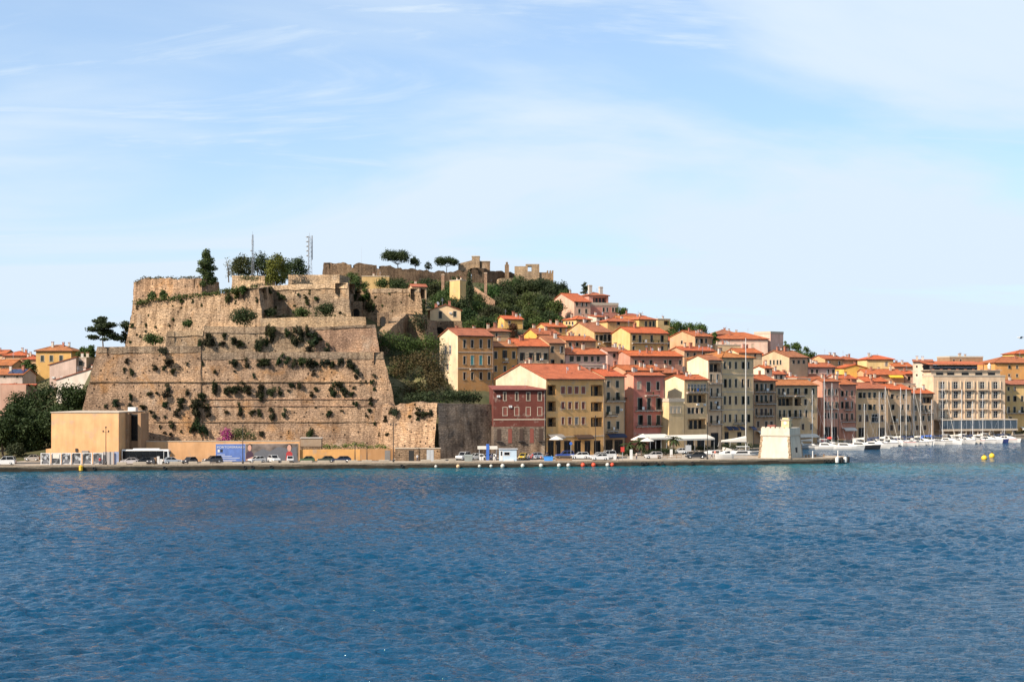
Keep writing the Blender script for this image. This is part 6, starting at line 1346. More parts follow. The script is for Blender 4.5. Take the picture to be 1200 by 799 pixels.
mast(296, 330, 271, 470, .9, 'thin grey mast rising from the pines on the fort', 3); mast(362.5, 324, 273, 462, 1.5, 'stout lattice mast hung with white antennas on the fort', 14)
p = P(423.5, 312, 712); mb = MB(); mb.tube((0, 0, -2), (0, 0, 9.5), .09, .04, 'steel', 6); mb.tube((0, 0, 5), (.5, 0, 5), .04, .04, 'steel', 4); mb.tube((0, 0, 6.6), (-.4, 0, 6.6), .04, .04, 'steel', 4); o = mb.build('flagpole', None, p); tag(o, 'thin bare flagpole behind the notched castle wall', 'flagpole')
for px, y0, y1, D, lab in ((519, 321, 342, 590, 'brick chimney stack standing left of the pale tower house'), (569, 319.5, 353, 600, 'tall pale brick chimney stack in front of the castle wall')):
    p = P(px, y1, D); h = (y1 - y0) / F * D; mb = MB(); mb.box(-.62, .62, -.6, .6, -2, h - .4, 'stone_brick'); mb.box(-.72, .72, -.7, .7, h - .4, h - .15, 'trim'); mb.box(-.5, .5, -.5, .5, h - .15, h + .1, 'stone_brick'); o = mb.build('chimney_stack', None, p); tag(o, lab, 'chimney')
p0 = P(556, 336, 606); p1 = P(580, 352, 590); mb = MB(); mb.loft([[(0, 0, -5), (0, 1.2, -5), (0, 1.2, 0), (0, 0, 0)], [(p1.x - p0.x, p1.y - p0.y, p1.z - p0.z - 3), (p1.x - p0.x, p1.y - p0.y + 1.2, p1.z - p0.z - 3), (p1.x - p0.x, p1.y - p0.y + 1.2, p1.z - p0.z), (p1.x - p0.x, p1.y - p0.y, p1.z - p0.z)]], 'stone_brick'); o = mb.build('stair_wall', None, p0); tag(o, 'sloping reddish stair wall beside the tall chimney stack', 'wall')
# ------------------------------------------------------------------ vehicles
CARM = {}
def car_meshes(kind):
    if kind in CARM: return CARM[kind]
    Ln, Wd, hood, roof_, belt = {'hatch': (4.0, 1.72, .92, 1.48, .95), 'suv': (4.5, 1.84, 1.08, 1.70, 1.10), 'sedan': (4.5, 1.76, .90, 1.43, .93), 'small': (3.5, 1.62, .92, 1.48, .95), 'van': (4.7, 1.9, 1.15, 1.95, 1.2)}[kind]
    h = Wd / 2; q = Ln / 2
    prof = {'hatch': [(-q, .45), (-q, .80), (-q + .1, hood - .05), (-.75, belt + .02), (q - .25, belt + .08), (q, .9), (q, .45)]}.get(kind, [(-q, .42), (-q, .82), (-q + .12, hood - .06), (-.8, belt), (q - .2, belt + .06), (q, .9), (q, .42)])
    b = MB()
    def sec(y, inset): return [(x * (1 - inset * .04), y, z + (inset * .04 if z < .5 else -inset * .03)) for x, z in prof] + [(q * .98, y, .26), (-q * .98, y, .26)]
    b.loft([sec(-h, 1), sec(-h + .1, 0), sec(h - .1, 0), sec(h, 1)], 'carpaint')
    # roof panel and pillars
    r0, r1 = (-.55, -.15, .95, q - .3), roof_
    A_ = [(-.95, belt), (-.25, roof_), (q - .75 if kind not in ('van', 'suv') else q - .45, roof_), (q - .12, belt + .04)]
    def cab(y, ins): return [(A_[0][0] + ins, y, A_[0][1]), (A_[1][0] + ins * .5, y * (1 - ins * .8), A_[1][1] - ins * .1), (A_[2][0] - ins * .5, y * (1 - ins * .8), A_[2][1] - ins * .1), (A_[3][0] - ins, y, A_[3][1])]
    g = MB(); g.loft([[(x, y * .88, z) for x, y, z in cab(-h + .06, 0)], [(x, y * .88, z) for x, y, z in cab(h - .06, 0)]], 'glass')
    t = MB(); xr0, xr1 = A_[1][0], A_[2][0]; t.box(xr0, xr1, -h * .80, h * .80, roof_ - .02, roof_ + .05, 'carpaint')
    for y in (-h * .83, h * .83 - .05):
        for (p_, r_) in ((A_[0], A_[1]), ((.45, belt), (.42, roof_)), (A_[3], A_[2])): t.tube((p_[0], y + .025, p_[1] - .02), (r_[0], y + .025, r_[1]), .05, .045, 'carpaint', 5)
    w = MB(); R = .33 if kind != 'suv' else .37
    w.lathe([(R * .55, -.11), (R * .93, -.11), (R, -.07), (R, .07), (R * .93, .11), (R * .55, .11)], 'rubber', 14); w.lathe([(.05, -.125), (R * .58, -.115), (R * .58, -.09)], 'chrome', 10); w.lathe([(R * .58, .09), (R * .58, .115), (.05, .125)], 'chrome', 10)
    l = MB(); l.box(-.03, .03, -.16, .16, -.08, .08, 'lamp_lens'); tl = MB(); tl.box(-.03, .03, -.09, .09, -.14, .14, 'tail_lens')
    bp = MB(); bp.box(-.07, .08, -h + .08, h - .08, .34, .55, 'rubber')
    CARM[kind] = dict(body=b.mesh('body'), glass=g.mesh('windows'), top=t.mesh('roof'), wheel=w.mesh('wheel', True), head=l.mesh('headlight'), tail=tl.mesh('tail_light'), bump=bp.mesh('bumper'), q=q, h=h, R=R); return CARM[kind]
def car(px, D, kind, col, rot, label, name='parked_car', cat='car', sc=1.0):
    m_ = car_meshes(kind); p = PG(px, D, GZ + .0); r = empty(name, p, math.radians(rot), label, cat, 'vehicles parked along the quay'); r.scale = (sc,) * 3
    link('body', m_['body'], r, color=col); link('windows', m_['glass'], r); link('roof', m_['top'], r, color=col); q, h, R = m_['q'], m_['h'], m_['R']
    link('bumper', m_['bump'], r, (-q + .02, 0, 0)); link('bumper', m_['bump'], r, (q - .02, 0, 0))
    for x in (-q * .62, q * .62):
        for y in (-h + .08, h - .08): o = link('wheel', m_['wheel'], r, (x, y, R)); o.rotation_euler = (math.pi / 2, 0, 0)
    for y in (-h + .28, h - .28): link('headlight', m_['head'], r, (-q - .0, y, .72)); link('tail_light', m_['tail'], r, (q - .0, y, .80))
WH = (.58, .58, .57); BK = (.02, .021, .024); SV = (.42, .42, .43)
car(6, qd(6, 4.5), 'van', WH, 5, 'white camper van at the left end of the quay', 'parked_van', 'van')
car(38, 343, 'small', (.30, .27, .24), 4, 'grey-beige small car behind the poster row')
car(152, qd(152, 3.4), 'hatch', (.42, .38, .37), 4, 'silver hatchback parked before the bus'); car(168, qd(168, 3.8), 'hatch', BK, 30, 'black hatchback parked between the bus and a silver car'); car(180, qd(180, 4.0), 'small', (.05, .05, .06), 70, 'dark small car by the stacked crates')
car(202, qd(202, 4.4), 'hatch', (.36, .40, .44), 205, 'silver-blue hatchback right of the bus'); car(222, qd(222, 4.6), 'hatch', (.03, .035, .05), 62, 'dark hatchback standing alone before the ochre wall'); car(249, qd(249, 5.5), 'suv', (.045, .047, .052), 30, 'dark grey hatchback at the left edge of the blue billboard')
car(301, qd(301, 6), 'hatch', WH, 40, 'white hatchback before the printed figures'); car(321, qd(321, 6), 'suv', WH, 118, 'big white jeep facing the water'); car(340, qd(340, 6), 'small', WH, 100, 'white small car right of the white jeep')
car(360, qd(360, 5), 'small', (.05, .09, .04), 6, 'dark green small car by the low orange wall'); car(382, qd(382, 5), 'hatch', (.04, .05, .035), 12, 'dark olive hatchback next to the green car'); car(400, qd(400, 5), 'sedan', (.02, .028, .06), 10, 'navy blue saloon at the end of the row')
car(543, 347, 'van', WH, 62, 'white van beside the grey skip', 'parked_van', 'van'); car(557, 349, 'hatch', WH, 30, 'white hatchback partly behind the yellow sign'); car(573, 350, 'small', SV, 40, 'silver small car behind the blue kiosk post')
car(613, 349.5, 'small', (.62, .42, .02), 75, 'small yellow car behind the blue kiosk'); car(627, 353, 'hatch', (.30, .34, .40), 12, 'grey-blue car among the parked scooters')
car(662, 353, 'van', (.03, .06, .24), 8, 'dark blue van before the yellow palazzo', 'parked_van', 'van'); car(679.5, 351.5, 'suv', WH, 4, 'white suv before the yellow palazzo'); car(701, 350, 'suv', WH, 8, 'white suv behind the nearest white hatchback'); car(703, 346, 'hatch', WH, 4, 'white hatchback on the quay edge near the red buoys', sc=1.05); car(711, 353.5, 'van', WH, 14, 'white van behind the white hatchbacks', 'parked_van', 'van')
car(766, 353, 'suv', (.50, .48, .46), 4, 'silver people carrier on the promenade'); car(815.5, 354.5, 'sedan', BK, 5, 'black saloon at the root of the pier', sc=1.12)
car(797, 378, 'small', WH, 10, 'small white car by the long white awning')
def bus():
    D = 332.6; p = PG(142.5, D); r = empty('bus', p, math.radians(3), 'white coach with a long black window band before the ochre wall', 'bus'); Ln = 55.5 / F * D
    mb = MB(); mb.loft([[(0, 0, .35), (0, 2.5, .35), (0, 2.5, 3.0), (.0, 2.3, 3.2), (0, .2, 3.2), (0, 0, 3.0)], [(Ln - .5, 0, .35), (Ln - .5, 2.5, .35), (Ln - .3, 2.5, 3.0), (Ln - .3, 2.3, 3.2), (Ln - .3, .2, 3.2), (Ln - .3, 0, 3.0)], [(Ln, .15, .4), (Ln, 2.35, .4), (Ln - .1, 2.3, 2.6), (Ln - .3, 2.2, 3.1), (Ln - .3, .3, 3.1), (Ln - .1, .2, 2.6)]], 'carpaint'); mb.build('body', r, color=(.78, .76, .70))
    for j in range(6): m2 = MB(); x = .2 + j * (Ln - 1.6) / 6; m2.box(x, x + (Ln - 1.6) / 6 - .02, -.03, -.004, .95, 2.9, 'glass'); m2.build('window', r)
    m2 = MB(); m2.box(Ln - 1.3, Ln - .5, -.03, -.004, .5, 2.8, 'glass'); m2.build('door', r); m2 = MB(); m2.poly([(Ln + .02, .2, 1.3), (Ln + .02, 2.3, 1.3), (Ln - .06, 2.25, 2.8), (Ln - .06, .25, 2.8)], 'glass'); m2.build('windscreen', r)
    m2 = MB(); m2.box(2.5, Ln - 2.5, .5, 2.0, 3.2, 3.42, 'white_paint'); m2.build('roof_unit', r); m2 = MB(); m2.box(Ln - .1, Ln + .35, -.15, .05, 2.1, 2.7, 'iron'); m2.build('mirror', r)
    w = MB(); w.lathe([(.2, -.14), (.46, -.14), (.5, -.08), (.5, .08), (.46, .14), (.2, .14)], 'rubber', 14); me = w.mesh('wheel', True)
    for x in (2.4, Ln - 3): o = link('wheel', me, r, (x, .15, .5)); o.rotation_euler = (math.pi / 2, 0, 0)
bus()
# concrete blocks along the quay edge
def blocks():
    me = {}
    for j, (x0, x1) in enumerate(((137, 148), (156, 171), (199, 213), (221, 231), (236, 246), (262, 272), (297, 306), (318, 326), (330, 339), (352, 366), (372, 386), (392, 405), (408, 419), (424, 436), (444, 456), (493, 505), (508, 522), (526, 534))):
        D = qd((x0 + x1) / 2, 1.6); p = PG((x0 + x1) / 2, D); w = (x1 - x0) / F * D; h = .62
        mb = MB(); mb.loft([[(-w / 2, -.3, 0), (w / 2, -.3, 0), (w / 2, .3, 0), (-w / 2, .3, 0)], [(-w / 2, -.3, h - .08), (w / 2, -.3, h - .08), (w / 2, .3, h - .08), (-w / 2, .3, h - .08)], [(-w / 2 + .07, -.22, h), (w / 2 - .07, -.22, h), (w / 2 - .07, .22, h), (-w / 2 + .07, .22, h)]], 'concrete')
        o = mb.build('concrete_block', None, p, random.uniform(.05, .2)); tag(o, 'low tan concrete block near the quay edge', 'concrete block', 'concrete blocks along the quay edge')
blocks()
# kiosk, signs, skips
def kiosk():
    D = 342.5; p = PG(585.5, D); r = empty('kiosk', p, .06, 'pale blue ticket kiosk with a grey roof on the quay', 'kiosk'); w = 4.1
    mb = MB(); mb.box(0, w, 0, 2.6, 0, 2.75, 'paint'); mb.build('wall', r, color=(.42, .52, .60)); mb = MB(); mb.box(-.15, w + .3, -.2, 2.8, 2.753, 2.95, 'grey_paint'); mb.build('roof', r)
    mb = MB(); mb.box(.15, .75, -.05, -.004, .1, 2.5, 'white_paint'); mb.box(.27, .6, -.07, -.052, 1.3, 2.3, 'glass'); mb.build('door', r)
    mb = MB(); mb.box(1.0, 2.5, -.05, -.004, 1.25, 2.25, 'white_paint'); mb.box(1.12, 2.38, -.07, -.052, 1.4, 2.12, 'glass'); mb.build('window', r); mb = MB(); mb.box(1.2, 3.4, -.5, -.02, 0, .32, 'white_paint'); mb.build('step', r)
kiosk()
def skip(px, D, w, h, col, lab, slant=0):
    p = PG(px, D); mb = MB(); mb.loft([[(.12, 0, 0), (w - .12, 0, 0), (w - .12, 1.3, 0), (.12, 1.3, 0)], [(0, 0, h), (w, 0, h), (w, 1.3, h + slant), (0, 1.3, h + slant)], [(.08, .08, h - .02), (w - .08, .08, h - .02), (w - .08, 1.22, h + slant - .02), (.08, 1.22, h + slant - .02)]], 'paint'); mb.box(-.05, w + .05, -.05, .05, h - .08, h + .02, 'paint'); r = mb.build('skip', None, p, .05, col); tag(r, lab, 'skip')
skip(544, 341.5, 2.0, 1.25, (.22, .24, .22), 'grey-green skip on the quay edge', .3); skip(637.5, 342.5, 2.2, 1.05, (.05, .24, .62), 'bright blue skip on the quay edge'); 
p = PG(651, 342.5); mb = MB()
for j in range(13): mb.box(j * .31, j * .31 + .26, 0, .05, .1, 1.0, 'wood')
mb.box(0, 4.0, .05, .1, .25, .33, 'wood'); mb.box(0, 4.0, .05, .1, .8, .88, 'wood'); mb.box(0, 4.0, -.3, .3, 1.02, 1.2, 'leaf_dry'); o = mb.build('planter_fence', None, p, .05, (1.6, 1.4, .6)); tag(o, 'wooden slat planter with dry plants beside the blue skip', 'planter')
def fuel():
    D = 346; p = PG(560, D); r = empty('fuel_station', p, .06, 'small fuel stand with a cream fascia and a blue upright', 'fuel station'); s_ = D / F; mb = MB(); mb.box(0, 23 * s_, 0, 2.5, 2.65, 3.35, 'canvas'); mb.build('fascia', r)
    mb = MB(); mb.box(9.8 * s_, 13.2 * s_, -.12, .3, .0, 3.9, 'blue_paint'); mb.build('upright', r)
    for x in (.4, 22 * s_): mb = MB(); mb.tube((x, 1.2, 0), (x, 1.2, 2.65), .08, .08, 'steel', 6); mb.build('post', r)
    for x in (3.4, 5.2, 19.5): mb = MB(); mb.box(x * s_ * 1.0 - .3, x * s_ + .3, .4, .9, 0, 1.5, 'white_paint'); mb.box(x * s_ - .22, x * s_ + .22, .36, .396, .9, 1.3, 'glass'); mb.build('pump', r)
fuel()
def sign(px, D, h, kind, lab):
    p = PG(px, D); r = empty('road_sign', p, .1, lab, 'sign'); mb = MB(); mb.tube((0, 0, 0), (0, 0, h), .05, .05, 'steel', 6); mb.build('post', r); mb = MB()
    if kind == 'disc': mb.tube((0, -.06, h - .3), (0, -.10, h - .3), .38, .38, 'blue_paint', 14)
    elif kind == 'board': mb.box(-.45, .45, -.1, -.06, h - 1.2, h, 'red_paint')
    elif kind == 'white': mb.box(-.32, .32, -.35, -.06, .2, h, 'white_paint')
    else: mb.box(-.7, .7, -.4, -.06, h - 1.8, h - .2, 'grey_paint')
    mb.build('plate', r)
sign(669, 350, 4.2, 'disc', 'round blue sign on a post before the yellow palazzo'); sign(729.5, qd(729, 3), 3.2, 'board', 'red board on a post near the white post'); sign(739.5, qd(739, 2.6), 2.6, 'white', 'tall white service post on the quay'); sign(806.5, 366, 3.0, 'grey', 'large grey information board behind the dark saloon'); sign(720.5, qd(720, 2.0), 1.4, 'white', 'short white service post by the red buoy'); sign(786.5, 356, 2.2, 'white', 'slim white post between parked cars')
# awnings, parasols
def big_awning(px0, px1, D, y, lab, hgt=.5):
    p = PG(px0, D, GZ); w = (px1 - px0) / F * D * 1.15; z = P(px0, y, D).z - GZ; r = empty('restaurant_awning', p, math.radians(30), lab, 'awning'); mb = MB()
    mb.loft([[(0, 0, z - .35), (w, 0, z - .35), (w, 3.4, z + .55), (0, 3.4, z + .55)], [(0, 0, z - .29), (w, 0, z - .29), (w, 3.4, z + .61), (0, 3.4, z + .61)]], 'canvas'); mb.box(0, w, -.03, -.002, z - .75, z - .29, 'canvas'); mb.build('canopy', r)
    for x in np.linspace(.1, w - .1, 5): m2 = MB(); m2.tube((x, .1, 0), (x, .1, z - .35), .05, .05, 'steel', 6); m2.build('post', r)
big_awning(791, 842, 379, 513, 'long white restaurant awning beside the yacht berth'); big_awning(762, 790, 374, 512, 'white awning before the pink-red house')
def parasol(px, D, y, lab, rad=1.9):
    p = PG(px, D); h = P(px, y, D).z - GZ; r = empty('parasol', p, .3, lab, 'parasol', 'white parasols on the promenade'); mb = MB(); mb.tube((0, 0, 0), (0, 0, h), .04, .03, 'wood', 6); mb.lathe([(.35, 0), (.35, .12), (.1, .16)], 'concrete_plain', 8); mb.build('pole', r)
    mb = MB(); mb.lathe([(rad, h - .95), (rad * .98, h - .85), (rad * .5, h - .4), (.05, h)], 'canvas', 8); mb.build('canopy', r)
parasol(753.5, 369, 508, 'white parasol above the palms'); parasol(758.5, 365, 512.5, 'lower white parasol beside the hedge'); parasol(652, 357, 510.5, 'white parasol at the foot of the yellow palazzo'); parasol(747, 371, 511, 'white parasol half hidden behind a palm')
for px, y in ((645, 1.0), (868, 1)):
    pass
# railing on the pier root and bollards
p = PG(847, 353.8); mb = MB()
for j in range(24): mb.box(j * .28 - .02, j * .28 + .02, 0, .04, 0, 1.1, 'grey_paint')
mb.box(0, 6.5, 0, .05, 1.1, 1.16, 'grey_paint'); mb.box(0, 6.5, 0, .05, .3, .35, 'grey_paint'); o = mb.build('railing', None, p, .2); tag(o, 'grey metal railing beside the white tower', 'railing')
p = PG(771, 352); mb = MB()
for j in range(6): mb.box(j * 1.2 - .04, j * 1.2 + .04, 0, .08, 0, 1.0, 'wood')
mb.box(0, 6.05, .0, .06, .85, .95, 'wood'); mb.box(0, 6.05, 0, .06, .4, .5, 'wood'); o = mb.build('railing', None, p, .18); tag(o, 'low brown railing between the people carrier and the black saloon', 'railing')
for px, off, lab in ((952.5, 2.0, 'white bollard halfway along the bare pier end'), (982, 4, 'white navigation post at the pier tip')):
    p = PG(px, qd(min(px, 975), off)); mb = MB(); mb.lathe([(.24, 0), (.24, .15), (.14, .2), (.13, 1.55), (.18, 1.62), (.12, 1.75)], 'white_paint', 10); o = mb.build('bollard', None, p); tag(o, lab, 'bollard')
for px, off in ((944.5, 5.5), (948, 6), (955.5, 6.5), (965.5, 7)):
    p = PG(px, qd(px, off)); mb = MB(); mb.lathe([(.22, 0), (.16, .25), (.14, .4), (.26, .5), (.26, .6), (.1, .66)], 'wood', 8); o = mb.build('mooring_bollard', None, p); tag(o, 'short rusty mooring bollard on the pier', 'mooring bollard', 'rusty bollards on the pier')
# tyres / fenders on the quay wall
ty = MB(); n = 14
for j in range(n):
    a0, a1 = 2 * math.pi * j / n, 2 * math.pi * (j + 1) / n; k = 6
    for i in range(k):
        b0, b1 = 2 * math.pi * i / k, 2 * math.pi * (i + 1) / k
        f_ = lambda a, b: ((.42 + .17 * math.cos(b)) * math.cos(a), .17 * math.sin(b), (.42 + .17 * math.cos(b)) * math.sin(a)); ty.poly([f_(a0, b0), f_(a1, b0), f_(a1, b1), f_(a0, b1)], 'rubber')
tyre = ty.mesh('tyre_fender')
for px in (110.5, 193, 287, 296, 318, 471, 752, 757, 769, 776, 811, 966, 970.5, 975):
    p = PG(px, qd(px), .72); o = link('tyre_fender', tyre, None, (p.x, p.y - .36, .62), .16); o.scale = (.7,) * 3; tag(o, 'black tyre fender hung on the quay wall', 'tyre fender', 'tyre fenders on the quay wall')
for k, (px, D) in enumerate(((979, 355.6), (984, 356.2), (988.5, 356.9), (991.5, 359))):
    p = PG(px, D); mb = MB(); mb.lathe([(.1, -.75), (.45, -.6), (.5, 0), (.45, .6), (.1, .75)], 'rubber' if k % 2 else 'white_paint', 10, (0, 0, 0)); o = mb.build('pier_fender', None, (p.x + .3, p.y - .62, .85), 0); tag(o, 'black fat fender at the pier tip' if k % 2 else 'white fat fender at the pier tip', 'fender', 'fenders at the pier tip')
# mooring buoys along the wall
bm = MB(); bm.lathe([(.02, -.5)] + [(.5 * math.cos(a), .5 * math.sin(a)) for a in np.linspace(-1.35, 1.35, 9)] + [(.12, .5), (.12, .60), (.05, .62)], 'buoy', 14); BUOY = bm.mesh('buoy', True); rg_ = MB(); rg_.lathe([(.16, .55), (.2, .62), (.16, .7), (.1, .7), (.1, .6)], 'iron', 8); RING = rg_.mesh('ring')
for px, col, sc in ((511, 'w', .8), (537, 'o', 1.05), (562, 'w', .85), (575.5, 'w', .85), (589, 'w', 1.15), (612.5, 'w', 1.1), (634, 'w', 1.15), (655, 'w', 1.1), (666, 'w', 1.1), (683, 'r', 1.25), (695.5, 'r', 1.25), (711.7, 'w', 1.1), (717.3, 'r', 1.1)):
    p = PG(px, qd(px)); c_ = {'w': (.55, .52, .45), 'o': (.62, .40, .22), 'r': (.62, .07, .025)}[col]
    r = empty('mooring_buoy', (p.x, p.y - .75, .42), 0, {'w': 'round white mooring buoy floating against the quay wall', 'o': 'single tan mooring buoy against the quay wall', 'r': 'round red mooring buoy floating against the quay wall'}[col], 'buoy', 'mooring buoys along the quay'); r.scale = (sc * .86,) * 3
    link('float', BUOY, r, color=c_); link('ring', RING, r)
for px, py, lab in ((1153.5, 537, 'yellow marker buoy slightly nearer the ferry lane'), (1162.5, 534.5, 'yellow marker buoy slightly nearer the hotel')):
    D = F * CH / (py + 1.2 - HY); r = empty('marker_buoy', (ray(px) * D, D, .35), 0, lab, 'buoy'); r.scale = (1.5,) * 3; link('float', BUOY, r, color=(.72, .46, .03)); link('ring', RING, r)
p = PG(95.5, qd(95.5)); mb = MB(); mb.lathe([(.1, -.7), (.45, -.5), (.45, .5), (.1, .7)], 'yellow_paint', 10); o = mb.build('yellow_fender', None, (p.x, p.y - .5, .7)); tag(o, 'yellow fender hanging on the quay before the poster row', 'fender')
# ------------------------------------------------------------------ white tower on the pier
def gallo():
    D = 352.5; A = PG(927, D); th = math.radians(62); r = empty('harbour_tower', A, th, 'squat white harbour tower with sloping walls and a small turret', 'tower')
    c, s = math.cos(th), math.sin(th); xb = ray(941); w = (xb * D - A.x) / (c - xb * s); xs_ = ray(888.5); d = (A.x - xs_ * A.y) / (s + xs_ * c)
    sc = D / F; H = (538.5 - 503) * sc; hb = (538.5 - 512.5) * sc; bt = .10
    def ring(z, e=0): i = bt * z - e; return [(i, i, z), (w - i, i, z), (w - i, d - i, z), (i, d - i, z)]
    mb = MB(); mb.loft([ring(0), ring(hb)], 'plaster'); top = [(x, y, H) for x, y, _ in ring(hb)]; mb.loft([[(x, y, hb + .3) for x, y, _ in ring(hb)], top], 'plaster'); mb.build('wall', r, color=(.56, .505, .41))
    mb = MB(); a = ring(hb, .18); mb.loft([[(x, y, hb + .003) for x, y, _ in a], [(x, y, hb + .297) for x, y, _ in a]], 'trim'); mb.build('cornice', r)
    mb = MB()                                    # quoins
    for k in range(8):
        z0, z1 = k * hb / 8, (k + 1) * hb / 8 - .05
        for (ix, iy) in ((0, 0), (1, 0), (0, 1)):
            i = bt * (z0 + z1) / 2; x = i if not ix else w - i; y = i if not iy else d - i; l_ = .62 if k % 2 else .5; m_ = .5 if k % 2 else .62
            x0, x1 = (x - .03, x + l_) if not ix else (x - l_, x + .03); y0, y1 = (y - .03, y + m_) if not iy else (y - m_, y + .03); q_ = MB(); e_ = bt * (z1 - z0) / 2; sx_ = -1 if ix else 1; sy_ = -1 if iy else 1; q_.loft([[(a_ + sx_ * f_ * e_, b_ + sy_ * f_ * e_, zz0) for a_, b_ in ((x0, y0), (x1, y0), (x1, y1), (x0, y1))] for f_, zz0 in ((-1, z0), (1, z1))], 'stone_pale'); q_.build('quoin', r)
    i = bt * hb; mb = MB()
    for k in range(6): y = i + .2 + k * (d - 2 * i) / 6; mb.box(i, i + .5, y, y + (d - 2 * i) / 9, H + .002, H + .32, 'plaster')
    mb.build('merlons', r, color=(.62, .54, .42))
    mb = MB(); mb.box(w * .44, w * .58, -.02 + .15, .3, 0, 2.6, 'dark'); mb.build('door', r)
    mb = MB(); tw = 2.0; x0 = i + .3; mb.box(x0, x0 + tw, i + .2, i + .2 + tw, H - .5, H + 2.0, 'plaster'); mb.box(x0 - .2, x0 + tw + .2, i, i + .4 + tw, H + 2.002, H + 2.2, 'trim'); mb.box(x0 + .2, x0 + tw - .2, i + .4, i + tw, H + 2.2, H + 2.6, 'plaster'); tt = mb.build('turret', r, color=(.70, .54, .30))
    mb = MB(); mb.tube((x0 - .04, i + .2 + tw / 2, H + 1.3), (x0 - .005, i + .2 + tw / 2, H + 1.3), .42, .42, 'canvas', 14); mb.build('round_plate', tt)
    mb = MB(); mb.tube((x0 + .4, i + .6, H + 2.6), (x0 + .4, i + .6, H + 3.6), .04, .03, 'steel', 5); mb.build('rod', tt)
    mb = MB(); mb.box(i + .8, i + 2.2, d - i - 3.4, d - i - 1.4, H, H + .75, 'shutter_red'); mb.build('roof_hatch', r)
gallo()
